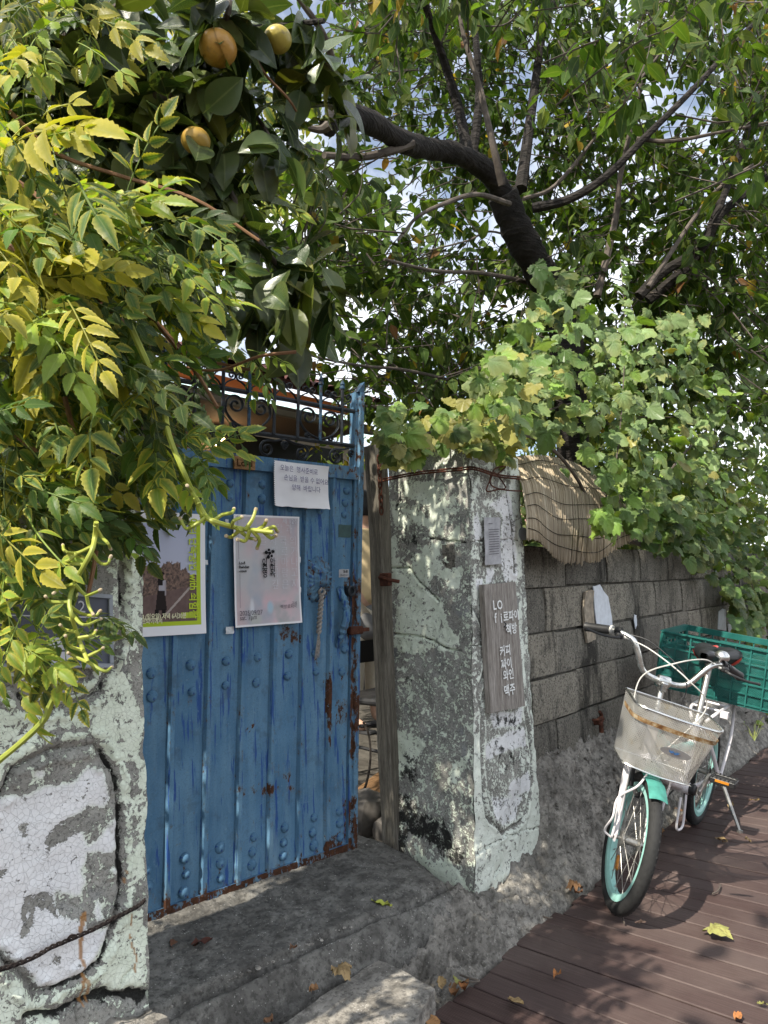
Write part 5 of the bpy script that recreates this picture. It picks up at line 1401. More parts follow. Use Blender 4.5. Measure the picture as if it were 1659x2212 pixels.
def wheel(steer, cx, knob):
    w_ = empty('front_wheel' if steer else 'rear_wheel', (0, 0, 0)); w_.parent = bike
    c = np.array([cx, 0, rad]); an = np.linspace(0, 2 * math.pi, 64, endpoint=False)
    ring = lambda r_, y=0: np.stack([c[0] + r_ * np.cos(an), y + 0 * an, c[2] + r_ * np.sin(an)], 1)
    def tyre(b):
        b.tube(ring(rad - .022), .022, 12, closed=True)
        n = 62
        for k in range(n):
            t = 2 * math.pi * k / n; er = np.array([math.cos(t), 0, math.sin(t)]); et = np.array([-math.sin(t), 0, math.cos(t)])
            for yy in ((-.012, 0, .012) if knob else (-.010, .002, .013)):
                b.box(c + er * (rad - .0015 - abs(yy) * .30) + np.array([0, yy, 0]) + et * (.004 if yy > 0 else 0), (.009 if knob else .007, .006 if knob else .004, .006 if knob else .003), np.stack([et, [0, 1, 0], er], 1))
    bp('tyre', tyre, M['rubber'], w_, steer)
    def rim(b):
        prof = [(-.016, rad - .040), (-.016, rad - .056), (-.008, rad - .066), (.008, rad - .066), (.016, rad - .056), (.016, rad - .040)]
        b.grid(np.stack([np.vstack([ring(r_, y), ring(r_, y)[:1]]) for y, r_ in prof]))
    bp('rim', rim, M['mint_rim'], w_, steer)
    bp('hub', lambda b: (b.lathe([(.008, -.058), (.008, -.038), (.024, -.032), (.024, -.028), (.014, -.022), (.014, .022), (.024, .028), (.024, .032), (.008, .038), (.008, .058)], c, (0, 1, 0), 14)), M['steel'], w_, steer)
    for k in range(28):
        t = 2 * math.pi * k / 28; sd = 1 if k % 2 else -1; t2 = t + (.62 if (k // 2) % 2 else -.62)
        p0 = c + np.array([.022 * math.cos(t2), sd * .028, .022 * math.sin(t2)]); p1 = c + np.array([(rad - .062) * math.cos(t), sd * .003, (rad - .062) * math.sin(t)])
        bp('spoke', lambda b: b.tube(np.array([p0, p1]), .0013, 4), M['steel'], w_, steer)
        if k % 2: bp('nipple', lambda b: b.tube(np.array([p1, p1 + (p0 - p1) * .07]), .0026, 5), M['steel'], w_, steer)
    return w_
fwheel = wheel(True, Wb, False); rwheel = wheel(False, 0.0, True)
bp('reflector', lambda b: b.box((Wb - .06, 0.005, rad - .115), (.05, .014, .022), rotm((0, 1, 0), .9), bev=.004), M['orange_plastic'], fwheel, True)
def frame(b):
    hb, ht = axz(.505), axz(.63)
    b.tube(np.array([hb, ht]), .021, 12)
    b.tube(spline([axz(.53), (.62, 0, .36), (.37, 0, .265)], 8), .021, 12)
    b.tube(np.array([(.37, 0, .255), (.215, 0, .52)]), .0175, 12)
    b.lathe([(.024, -.036), (.024, .036)], (.37, 0, .262), (0, 1, 0), 14)
    for s in (-1, 1):
        b.tube(spline([(.36, s * .03, .26), (.24, s * .045, .25), (0, s * .066, rad)], 6), .011, 8)
        b.tube(spline([(.235, s * .022, .49), (.12, s * .05, .38), (0, s * .066, rad)], 6), .009, 8)
        b.box((0, s * .066, rad), (.03, .006, .045))
bp('frame', frame, M['bike_white'])
bp('top_tube', lambda b: b.tube(spline([axz(.60), (.60, 0, .47), (.275, 0, .415)], 8), .019, 12), M['mint_rim'])
def fork(b):
    cr = axz(.505)
    for s in (-1, 1):
        b.tube(spline([cr + [0, s * .012, 0], cr + [.002, s * .047, -.02], cr + [.04, s * .052, -.12], np.array([Wb, s * .054, rad])], 8), np.linspace(.0195, .010, 25), 9)
        b.box((Wb, s * .054, rad), (.022, .006, .03))
    b.lathe([(.020, 0), (.024, .012), (.020, .02)], axz(.487), _ax, 12)
bp('fork', fork, M['bike_white'], None, True)
def fender(b):
    t = np.linspace(R(80), R(112), 12); w_ = np.linspace(-1, 1, 7); r_ = rad + .010
    b.grid(np.stack([np.stack([Wb + (r_ - .010 * w_ ** 2) * math.cos(a), w_ * .030, rad + (r_ - .010 * w_ ** 2) * math.sin(a)], -1) for a in t]))
    t = np.linspace(R(60), R(80), 8)
    b.grid(np.stack([np.stack([Wb + (r_ + .004 - .010 * w_ ** 2) * math.cos(a), w_ * .031, rad + (r_ + .004 - .010 * w_ ** 2) * math.sin(a)], -1) for a in t]))
bp('front_fender', fender, M['mint_dull'], None, True)
def caliper(b):
    for s in (-1, 1):
        b.tube(spline([axz(.50) + [.03, s * .01, .0], axz(.47) + [.045, s * .045, 0], axz(.44) + [.055, s * .04, -.03]], 5), .007, 6)
        b.box(axz(.42) + [.06, s * .026, -.02], (.05, .012, .016), bev=.003)
bp('front_brake', caliper, M['black_plastic'], None, True)
zc = .767; clampP = axz(zc)
bp('stem', lambda b: (b.tube(np.array([axz(.62), axz(zc - .01)]), .0125, 12), b.lathe([(.026, 0), (.027, .03), (.015, .04)], axz(.625), _ax, 14), b.lathe([(.020, -.022), (.022, -.015), (.022, .015), (.020, .022)], clampP + [.006, 0, .0], (0, 1, 0), 12), b.box(clampP + [.03, 0, -.015], (.022, .022, .035), bev=.003)), M['chrome'], None, True)
hbp = {s: [clampP, clampP + [0, s * .045, 0], clampP + [.004, s * .085, .018], clampP + [.004, s * .120, .075], clampP + [-.006, s * .150, .112], clampP + [-.045, s * .200, .118], clampP + [-.080, s * .240, .105], clampP + [-.115, s * .285, .090]] for s in (-1, 1)}
hb_pts = np.vstack([spline(hbp[-1], 7)[::-1], spline(hbp[1], 7)[1:]])
bp('handlebar', lambda b: b.tube(hb_pts, .0112, 12), M['chrome'], None, True)
for s in (-1, 1):
    q = spline(hbp[s], 7); e0, e1 = q[-12], q[-1]; d = (e1 - e0) / np.linalg.norm(e1 - e0)
    g_ = bp('grip', lambda b: (b.tube(np.array([e0 + d * t for t in (0, .012, .014, .03, .05, .07, .09, .108, .11, .114)]), [.015, .015, .017, .0165, .0172, .0165, .0172, .018, .019, .012], 12)), M['black_plastic'], None, True)
    lv = e0 - d * .028
    lever = bp('brake_lever', lambda b: (b.lathe([(.016, -.012), (.017, 0), (.016, .012)], lv, d, 12), b.box(lv + [.022, 0, -.012], (.045, .026, .02), bev=.005), b.tube(spline([lv + [.035, s * .0, -.014], lv + [.060, s * .018, -.018], lv + [.058, s * .07, -.024] , lv + [.048, s * .125, -.022]], 7), [.009, .008, .007, .006, .006, .0055, .005, .005, .005, .005, .005, .005, .005, .005, .005, .005, .005, .005, .005, .005, .005, .006], 8)), M['black_plastic'], None, True)
    tip = lv + [.03, -s * .025, -.012]
    bp('cable_end', lambda b: b.tube(np.array([lv + [.028, -s * .008, -.012], tip]), .005, 8), M['cable'], lever, True)
    if s < 0:
        bp('brake_cable', lambda b: b.tube(spline([tip, tip + [.06, .08, -.005], clampP + [.14, .03, .06], clampP + [.12, .13, -.02], axz(.55) + [.05, .05, .02], axz(.50) + [.03, .02, 0]], 10), .0026, 6), M['cable'], None, True)
        bp('gear_cable', lambda b: b.tube(spline([lv + [0, .03, .0], lv + [.04, .12, .0], clampP + [.06, .05, .05], axz(.70) + [.05, .06, 0], axz(.58) + [.0, .03, 0]], 10), .0024, 6), M['black_plastic'], None, True)
        bp('shifter_ring', lambda b: b.lathe([(.0175, 0), (.0185, .004), (.0175, .008)], e0 - d * .004, d, 14), M['cable'], g_, True)
    else:
        bp('brake_cable', lambda b: b.tube(spline([tip, tip + [.05, -.07, .02], clampP + [.13, -.02, .10], clampP + [.11, -.11, .01], axz(.64) + [.09, -.10, 0], axz(.53) + [.02, -.03, 0]], 10), .0026, 6), M['cable'], None, True)
bl_ = spline(hbp[1], 7)[-18]
bp('bell', lambda b: (b.lathe([(.006, -.02), (.006, 0), (.026, .002), (.027, .010), (.022, .020), (.012, .026), (.0, .028)], bl_ + [.0, 0, .026], (.15, .05, 1), 16)), M['chrome'], None, True)

# wire basket of perforated steel
bx = axz(.60)[0] + .045
bz0, bz1 = .502, .722
def bsec(z):
    """rounded-rectangle ring of the basket at height z (unsteered bike frame), t in 0..1 round the front and sides"""
    f = (z - bz0) / (bz1 - bz0); hw_ = .120 + .027 * f; xf = bx + .150 + .050 * f; xb = bx + .004
    return hw_, xf, xb
def bpt(t, f):
    z = bz0 + (bz1 - bz0) * f; hw_, xf, xb = bsec(z); rc = .05
    pts = [(xb, -hw_)]
    a = np.linspace(0, math.pi / 2, 7)
    pts += [(xf - rc + rc * math.sin(x), -hw_ + rc - rc * math.cos(x)) for x in a]
    pts += [(xf + .010 * math.sin(k * math.pi / 5), -hw_ + rc + (2 * hw_ - 2 * rc) * k / 5) for k in range(1, 5)]
    pts += [(xf - rc + rc * math.cos(x), hw_ - rc + rc * math.sin(x)) for x in a]
    pts += [(xb, hw_)]
    P = np.array(pts); d = np.concatenate([[0], np.cumsum(np.linalg.norm(np.diff(P, axis=0), axis=1))]); d /= d[-1]
    return np.stack([np.interp(t, d, P[:, 0]), np.interp(t, d, P[:, 1]), np.full(np.shape(t), z)], -1)
rows = 25; FR = np.linspace(0, 1, rows); NT_ = 70; TT = np.linspace(0, 1, NT_)
GB = np.stack([bpt(TT, f) for f in FR])                       # rows x cols x 3
basket = empty('basket', (0, 0, 0)); basket.parent = bike
def lattice(b, Gd, w):
    n, m = Gd.shape[:2]; V, F = [], []
    dr = np.linalg.norm(Gd[1, m // 2] - Gd[0, m // 2]); dc = np.linalg.norm(Gd[0, 1] - Gd[0, 0])
    for i in range(n - 1):
        for k in range(m - 1):
            for (p, q) in (((i, k), (i + 1, k + 1)), ((i + 1, k), (i, k + 1))):
                A_, B_ = Gd[p], Gd[q]; d = B_ - A_; t1 = Gd[i, k + 1] - Gd[i, k]; nn = np.cross(d, np.cross(t1, Gd[i + 1, k] - Gd[i, k])); nn = nn / (np.linalg.norm(nn) + 1e-9) * w
                c = len(V); V += [A_ + nn, B_ + nn, B_ - nn, A_ - nn]; F.append([c, c + 1, c + 2, c + 3])
    b.add(np.array(V), [np.array(F)])
bp('mesh_panel', lambda b: lattice(b, GB, .0010), M['basket'], basket, True, None)
bkU, bkV = np.meshgrid(np.linspace(0, 1, 27), np.linspace(-1, 1, 32), indexing='ij')
bkG = np.stack([bx + .004 + 0 * bkU, bkV * (.120 + .027 * bkU), bz0 + (bz1 - bz0) * bkU], -1)
bp('back_panel', lambda b: lattice(b, bkG, .0011), M['basket'], basket, True, None)
U, V = np.meshgrid(np.linspace(0, 1, 18), np.linspace(-1, 1, 30), indexing='ij')
btG = np.stack([bx + .006 + .138 * U, V * .117, bz0 + 0 * U], -1)
bp('bottom_panel', lambda b: lattice(b, btG, .0012), M['basket'], basket, True, None)
top_ring = bpt(np.linspace(0, 1, 60), 1.0); bot_ring = bpt(np.linspace(0, 1, 60), 0.0)
bp('top_rim', lambda b: b.tube(np.vstack([top_ring, top_ring[:1]]), .0042, 7), M['chrome'], basket, True)
bp('bottom_rim', lambda b: b.tube(np.vstack([bot_ring, bot_ring[:1]]), .0036, 6), M['chrome'], basket, True)
band = np.stack([bpt(np.linspace(0.04, .96, 50), f) for f in (.77, .84)]); band[..., 0] += .004
def bandf(b):
    cc = np.array([bx + .08, 0, 0]); Bd = band.copy(); o_ = Bd - cc; o_[..., 2] = 0; o_ /= np.linalg.norm(o_, axis=-1, keepdims=True); b.grid(Bd + o_ * .004)
bp('rusty_band', bandf, M['band'], basket, True)
def badge(b):
    an = np.linspace(0, 2 * math.pi, 28, endpoint=False); xf = bsec(bz0 + .60 * (bz1 - bz0))[1] + .016
    b.prism(np.stack([-.036 + .048 * np.cos(an), bz0 + .146 + .0150 * np.sin(an)], 1), (xf, 0, 0), (0, 1, 0), (.21, 0, 1), (1, 0, 0), .003)
bg = bp('badge', badge, M['badge'], basket, True)
def bird(b):
    xf = bsec(bz0 + .60 * (bz1 - bz0))[1] + .0215
    for P in ([(-.012, .004), (-.006, -.004), (.004, -.005), (.010, .002), (.002, .0005), (-.004, .0035)], [(.006, .004), (.012, -.004), (.020, -.002), (.023, .006), (.017, .002), (.011, .004)]):
        b.prism(np.array([(-.036 - y_, bz0 + .147 + z_) for y_, z_ in P]), (xf, 0, 0), (0, 1, 0), (.21, 0, 1), (1, 0, 0), .0006)
bp('emblem', bird, M['ink_blue'], bg, True)
for s in (-1, 1): bp('basket_strut', lambda b: b.tube(spline([(bx + .10, s * .075, bz0 - .002), (bx + .09, s * .072, bz0 - .03), (Wb + .005, s * .066, rad + .02), (Wb, s * .064, rad)], 6), .0042, 7), M['bike_white'], basket, True)
bp('wire_guard', lambda b: b.tube(spline([(bx + .12, -.02, bz0 - .01), (bx + .14, -.045, bz0 - .06), (Wb - .01, -.082, rad + .13), (Wb + .02, -.088, rad + .07), (Wb - .02, -.086, rad + .0), (Wb, -.062, rad - .01)], 8), .0040, 7), M['bike_white'], None, True)

# saddle, post, drive train, rack, stand
bp('seat_post', lambda b: b.tube(np.array([(.235, 0, .485), (.10, 0, .765)]), .0135, 12), M['steel'])
bp('seat_collar', lambda b: b.tube(np.array([(.224, 0, .505), (.212, 0, .530)]), .021, 12), M['chrome'])
def saddle(b):
    t = np.linspace(0, 1, 22); a = np.linspace(0, 2 * math.pi, 22)
    rows_ = []
    for q in t:
        x = .240 - .30 * q; wd = np.interp(q, [0, .12, .45, .75, .93, 1], [.016, .032, .046, .100, .102, .03]); hh = np.interp(q, [0, .12, .6, .9, 1], [.014, .028, .040, .046, .016])
        zc_ = .792 + .012 * math.cos(q * 5) + .006 * q
        ww = wd * np.sign(np.cos(a)) * np.abs(np.cos(a)) ** .8; top = np.where(np.sin(a) > 0, hh * .75 * np.abs(np.sin(a)) ** .7 - .010 * np.exp(-(np.cos(a) * 3) ** 2) * (q > .25), hh * 1.1 * np.sin(a))
        rows_.append(np.stack([x + 0 * a, ww, zc_ + top], -1))
    b.grid(np.array(rows_))
sd_ = bp('saddle', saddle, M['vinyl'], None, False, None)
def redp(b):
    for s in (-1, 1):
        U, V = np.meshgrid(np.linspace(0, 1, 12), np.linspace(0, 1, 5), indexing='ij'); q = .62 + .34 * U
        wd = np.interp(q, [0, .12, .45, .75, .93, 1], [.016, .032, .046, .100, .102, .03]); x = .240 - .30 * q; zc_ = .792 + .012 * np.cos(q * 5) + .006 * q
        hh = .046
        ang = -.9 + .95 * V * np.sin(math.pi * np.clip(U * 1.1, 0, 1)) ** .6
        b.grid(np.stack([x, s * (wd * np.abs(np.cos(ang)) ** .8 + .0025), zc_ + np.where(ang > 0, hh * .75 * np.abs(np.sin(ang)) ** .7, hh * 1.1 * np.sin(ang))], -1))
    U, V = np.meshgrid(np.linspace(0, 1, 6), np.linspace(-1, 1, 6), indexing='ij')
    b.grid(np.stack([.075 - .045 * U, V * .014 * (1 - .3 * U), .792 + .036 + .000 * U - .004 * V ** 2 + .0015], -1))
bp('red_panel', redp, M['red_vinyl'], sd_)
def spring(b):
    for s in (-1, 1): b.tube(np.array([(.06 + .010 * math.cos(k * .8) - .06, s * .04 + .010 * math.sin(k * .8), .735 + k * .0009) for k in range(44)]), .003, 5)
    b.box((.09, 0, .752), (.06, .04, .025), bev=.005)
bp('saddle_clamp', spring, M['steel'])
bp('chainring', lambda b: (b.lathe([(.075, -.003), (.078, 0), (.075, .003)], (.37, -.055, .262), (0, 1, 0), 30)), M['steel'])
bp('chain_guard', lambda b: b.prism(np.array([(.46, .20), (.475, .27), (.45, .34), (.37, .355), (.05, .275), (.05, .262), (.30, .30), (.36, .23)]), (0, -.072, 0), (1, 0, 0), (0, 0, 1), (0, 1, 0), .006), M['bike_white'])
def chain_f(b):
    for z0, z1 in ((.262 + .074, rad + .032), (.262 - .074, rad - .032)): b.tube(np.array([(.37, -.057, z0), (0, -.05, z1)]), .004, 5)
bp('chain', chain_f, M['black_plastic'])
ca_ = R(-12)
bp('crank_arm', lambda b: b.box((.37 - .075 * math.cos(ca_), .075, .262 - .075 * math.sin(ca_)), (.17, .013, .024), rotm((0, 1, 0), -ca_), bev=.004), M['steel'])
bp('crank_arm', lambda b: b.box((.37 + .075 * math.cos(ca_), -.095, .262 + .075 * math.sin(ca_)), (.17, .013, .024), rotm((0, 1, 0), -ca_), bev=.004), M['steel'])
bp('crank_bolt', lambda b: b.lathe([(.022, 0), (.024, .02), (.018, .026)], (.37, .036, .262), (0, 1, 0), 14), M['black_plastic'])
for s, pc in ((1, np.array([.37 - .15 * math.cos(ca_), .135, .262 - .15 * math.sin(ca_)])), (-1, np.array([.37 + .15 * math.cos(ca_), -.15, .262 + .15 * math.sin(ca_)]))):
    pd = bp('pedal', lambda b: (b.box(pc + [.034, 0, 0], (.014, .098, .024), bev=.003), b.box(pc - [.034, 0, 0], (.014, .098, .024), bev=.003), b.tube(np.array([pc - [0, .05, 0], pc + [0, .05, 0]]), .012, 8), b.box(pc + [0, .046, 0], (.07, .010, .024), bev=.003), b.box(pc - [0, .046, 0], (.07, .010, .024), bev=.003), [b.box(pc + [sx * .034, yy, .013], (.012, .006, .006)) for sx in (-1, 1) for yy in np.linspace(-.04, .04, 6)]), M['black_plastic'])
    bp('pedal_reflector', lambda b: b.box(pc + [.0425, 0, .004], (.004, .055, .010)), M['orange_plastic'], pd)
    bp('pedal_reflector', lambda b: b.box(pc - [.0425, 0, -.004], (.004, .055, .010)), M['orange_plastic'], pd)
def rack(b):
    for s in (-1, 1):
        b.tube(spline([(.20, s * .03, .515), (.12, s * .055, .545), (-.05, s * .06, .548), (-.36, s * .06, .548)], 6), .007, 7)
        b.tube(spline([(-.20, s * .062, .545), (-.10, s * .08, .40), (0, s * .075, rad)], 6), .0075, 7)
    for x in (.08, -.05, -.18, -.30, -.36): b.tube(np.array([(x, -.06, .548), (x, .06, .548)]), .0055, 6)
    b.box((.115, .085, .545), (.030, .030, .026))
bp('rear_rack', rack, M['bike_white'])
def kick(b):
    pass
kf = np.array([3.475, .965, .004]); kt = TB([(.0, .08, rad - .01)])[0]
mb = MB(); mb.tube(np.array([kt, kt + (kf - kt) * .5, kf]), [.009, .008, .007], 8); mb.lathe([(.010, -.01), (.013, -.004), (.013, .006), (.006, .008)], kf, (0, 0, 1), 8); mb.build('kickstand', M['steel'], bike)
bp('wire_bracket', lambda b: b.tube(spline([(.47, .030, .25), (.49, .032, .19), (.50, .034, .135), (.46, .036, .115), (.41, .036, .120), (.40, .034, .17), (.39, .03, .24)], 8), .005, 7), M['bike_white'])
bp('rear_brake', lambda b: (b.tube(spline([(.14, .05, .42), (.10, .035, .46), (.14, .0, .475), (.16, -.035, .46)], 6), .006, 6), b.box((.10, .024, .42), (.05, .012, .016), bev=.003)), M['black_plastic'])
bp('gear_hub_arm', lambda b: (b.lathe([(.03, .04), (.032, .058), (.02, .062)], (0, 0, rad), (0, 1, 0), 14), b.box((.06, .062, rad), (.14, .006, .016), bev=.002)), M['steel'])

# ------------------------------------------------------------------ plastic crate on the rack
crate = empty('plastic_crate', TB([(-.27, 0, .57)])[0], 'teal plastic harvest crate with latticed sides on the bicycle rear rack', 'crate')
x0, x1, y0, y1, z0, z1 = -.47, -.06, -.262, .262, .565, .838
def cp(name, f, parent=None): mb = MB(); mb.T = TB; f(mb); return mb.build(name, M['crate'], parent or crate)
def side(ax, c, a0, a1, nrm):
    """a latticed side: rim bands, upright and level ribs, diagonal lattice between"""
    def P(a, z, d=0.0): return np.array([c + nrm * d, a, z]) if ax == 0 else np.array([a, c + nrm * d, z])
    def bar_(b, a, bq, w, th_, d):
        A_, B_ = P(a[0], a[1], d), P(bq[0], bq[1], d); b_d = B_ - A_; L = np.linalg.norm(b_d); b_d /= L
        n3 = np.array([1., 0, 0]) if ax == 0 else np.array([0, 1., 0]); b.box((A_ + B_) / 2, (L, th_, w), np.stack([b_d, n3, np.cross(b_d, n3)], 1))
    nc = 8 if ax == 0 else 6
    zr = [z0 + .012, z0 + .060, z0 + .105, z0 + .150, z0 + .196, z0 + .222]
    def ribs(b):
        for z in zr: bar_(b, (a0, z), (a1, z), .006, .012, .006)
        for k in range(nc + 1):
            a = a0 + (a1 - a0) * k / nc; bar_(b, (a, z0), (a, z1 - .012), .006, .013, .007)
    cp('side_rib', ribs)
    def lat(b):
        st = .0085
        for r_ in range(4):
            lo_, hi_ = zr[r_], zr[r_ + 1]; hgt_ = hi_ - lo_
            for dr in (-1, 1):
                k = a0 - hgt_
                while k < a1 + hgt_:
                    p, q = [k, lo_], [k + hgt_, hi_]
                    if dr < 0: p, q = [k + hgt_, lo_], [k, hi_]
                    s_, e_ = (p, q)
                    lo_a, hi_a = min(p[0], q[0]), max(p[0], q[0])
                    if lo_a >= a0 and hi_a <= a1: bar_(b, p, q, .0030, .003, 0)
                    k += st
    o = cp('lattice', lat)
    cp('top_band', lambda b: bar_(b, (a0, z1 - .014), (a1, z1 - .014), .030, .005, .0))
    cp('rim', lambda b: bar_(b, (a0 - .006, z1 - .003), (a1 + .006, z1 - .003), .007, .018, .006))
    cp('base_band', lambda b: bar_(b, (a0, z0 + .004), (a1, z0 + .004), .012, .008, .002))
side(0, x1, y0, y1, 1); side(0, x0, y0, y1, -1); side(1, y0, x0, x1, -1); side(1, y1, x0, x1, 1)
cp('floor', lambda b: [b.box(((x0 + x1) / 2, y, z0 + .003), (x1 - x0, .008, .006)) for y in np.linspace(y0, y1, 24)] + [b.box((x, (y0 + y1) / 2, z0 + .0036), (.008, y1 - y0, .0065)) for x in np.linspace(x0, x1, 18)])
for xx in (x0, x1):
    for yy in (y0, y1): cp('corner_post', lambda b: b.box((xx, yy, (z0 + z1) / 2), (.018, .018, z1 - z0 - .008), bev=.005))

# ------------------------------------------------------------------ foliage
def leaf_ovate(L, W, rows=5, fold=.25, droop=.25, peak=.42, serr=0.0, tipx=0.0, stalk=.12):
    t = np.linspace(0, 1, rows + 1)
    w = W / 2 * np.sin(math.pi * t ** (math.log(.5) / math.log(peak))) ** .85
    if serr:
        w = w * (1 + serr * np.where(np.arange(rows + 1) % 2 == 1, 1, -1) * (t > .08) * (t < .97))
    y = t * L + (serr * .55 * L / rows * np.where(np.arange(rows + 1) % 2 == 1, 1, 0) if serr else 0)
    w[0] = w[-1] = 0
    w[0] = .02 * W
    z = -droop * L * t ** 2
    V = np.concatenate([np.stack([-w + tipx * t * t, y, z + fold * w], 1), np.stack([tipx * t * t, t * L, z], 1), np.stack([w + tipx * t * t, y, z + fold * w], 1)])
    n = rows + 1; i = np.arange(rows)
    F = np.concatenate([np.stack([i, i + n, i + 1 + n, i + 1], 1), np.stack([i + n, i + 2 * n, i + 1 + 2 * n, i + 1 + n], 1)])
    e = np.concatenate([np.ones(n), np.zeros(n), np.ones(n)])
    uv = np.concatenate([np.stack([-np.ones(n), t * 8 - 1.4, 0 * t], 1), np.stack([0 * t, t * 8, 0 * t], 1), np.stack([np.ones(n), t * 8 - 1.4, 0 * t], 1)])
    if stalk:
        s = stalk * L; V = V + [0, s, 0]; m = len(V)
        V = np.concatenate([V, [[-.012 * L, 0, .0], [.012 * L, 0, 0], [.012 * L, s * 1.1, 0], [-.012 * L, s * 1.1, 0]]]); F = np.concatenate([F, [[m, m + 1, m + 2, m + 3]]])
        e = np.concatenate([e, [0, 0, 0, 0]]); uv = np.concatenate([uv, np.zeros((4, 3))])
    return V, F, e, uv
def leaf_lobed(L, seed, teeth=1.0, lobes=3, cup=.12):
    r_ = np.random.default_rng(seed); n = 30
    a = np.linspace(-math.pi + .28, math.pi - .28, n)                      # 0 = tip (+y)
    base = .44 + .07 * np.cos(a * (3 if lobes == 3 else 5)) + .10 * np.cos(a) + .03 * np.cos(a * 2)
    tooth = 1 + teeth * .075 * np.where(np.arange(n) % 2 == 0, 1, -1) + .03 * r_.normal(size=n)
    rr = L * base * tooth
    out = np.stack([rr * np.sin(a) * 1.08, .30 * L + rr * np.cos(a), 0 * a], 1)
    o = np.array([0, .10 * L, 0]); mid = o + (out - o) * .55
    ring = np.concatenate([[o], mid, out])
    dx = ring[:, 0] / L; dy = (ring[:, 1] - .4 * L) / L
    ring[:, 2] = L * (-cup * (dx ** 2 + dy ** 2) * 2.2 + .05 * np.sin(dx * 9 + seed) * np.abs(dy + .2) + .05 * np.abs(dx) + .03 * r_.normal(size=len(ring)))
    i = np.arange(n - 1)
    Q = np.stack([1 + i, 1 + n + i, 2 + n + i, 2 + i], 1); T_ = np.stack([0 * i, 1 + i, 2 + i, 2 + i], 1)
    e = np.concatenate([[0], np.full(n, .5), np.ones(n)])
    uv = np.stack([np.concatenate([[0], np.abs(a) / 3, np.abs(a) / 3]), np.concatenate([[0], np.abs(a) * 3.2, np.abs(a) * 3.2]), np.zeros(2 * n + 1)], 1)
    return ring, Q, e, uv, T_[:, :3]
def leaf_compound(L, pairs, LL, W, seed, droop=.3, serr=.11):
    r_ = np.random.default_rng(seed); Vs, Fs, Es, Us, n = [], [], [], [], 0
    def rach(t): return np.array([.02 * math.sin(t * 3 + seed) * L, t * L, -droop * L * t * t])
    def addl(p, d, nrm, s):
        nonlocal n
        V, F, e, uv = leaf_ovate(LL * s, W * s, 14, .20 + .1 * r_.random(), .18 + .25 * r_.random(), .34, serr, .05 * LL * r_.normal(), .10)
        d = d / np.linalg.norm(d); x = np.cross(d, nrm); x /= np.linalg.norm(x); z = np.cross(x, d)
        Vs.append(V @ np.stack([x, d, z]) + p); Fs.append(F + n); Es.append(e); Us.append(uv); n += len(V)
    up = np.array([0, 0, 1.0])
    for k in range(pairs):
        t = .34 + .56 * k / max(1, pairs - 1); p = rach(t)
        for s in (-1, 1):
            d = np.array([s * (.9 - .25 * k / pairs), .55 + .25 * k / pairs, -.25 - .35 * r_.random()]); addl(p, d, up + .3 * r_.normal(size=3), .78 + .30 * math.sin(math.pi * (k + 1) / (pairs + 1)) + .1 * r_.normal())
    addl(rach(.98), np.array([.1 * r_.normal(), 1, -.6]), up, 1.15)
    tt = np.linspace(0, 1, 7); C = np.array([rach(t) for t in tt]); w = .0019
    V = np.concatenate([C + [-w, 0, 0], C + [w, 0, 0], C + [0, 0, -w * 1.5]]); i = np.arange(6)
    F = np.concatenate([np.stack([i, i + 7, i + 8, i + 1], 1), np.stack([i + 7, i + 14, i + 15, i + 8], 1), np.stack([i + 14, i, i + 1, i + 15], 1)])
    Vs.append(V); Fs.append(F + n); Es.append(np.full(21, .0)); Us.append(np.zeros((21, 3)))
    return np.concatenate(Vs), np.concatenate(Fs), np.concatenate(Es), np.concatenate(Us)

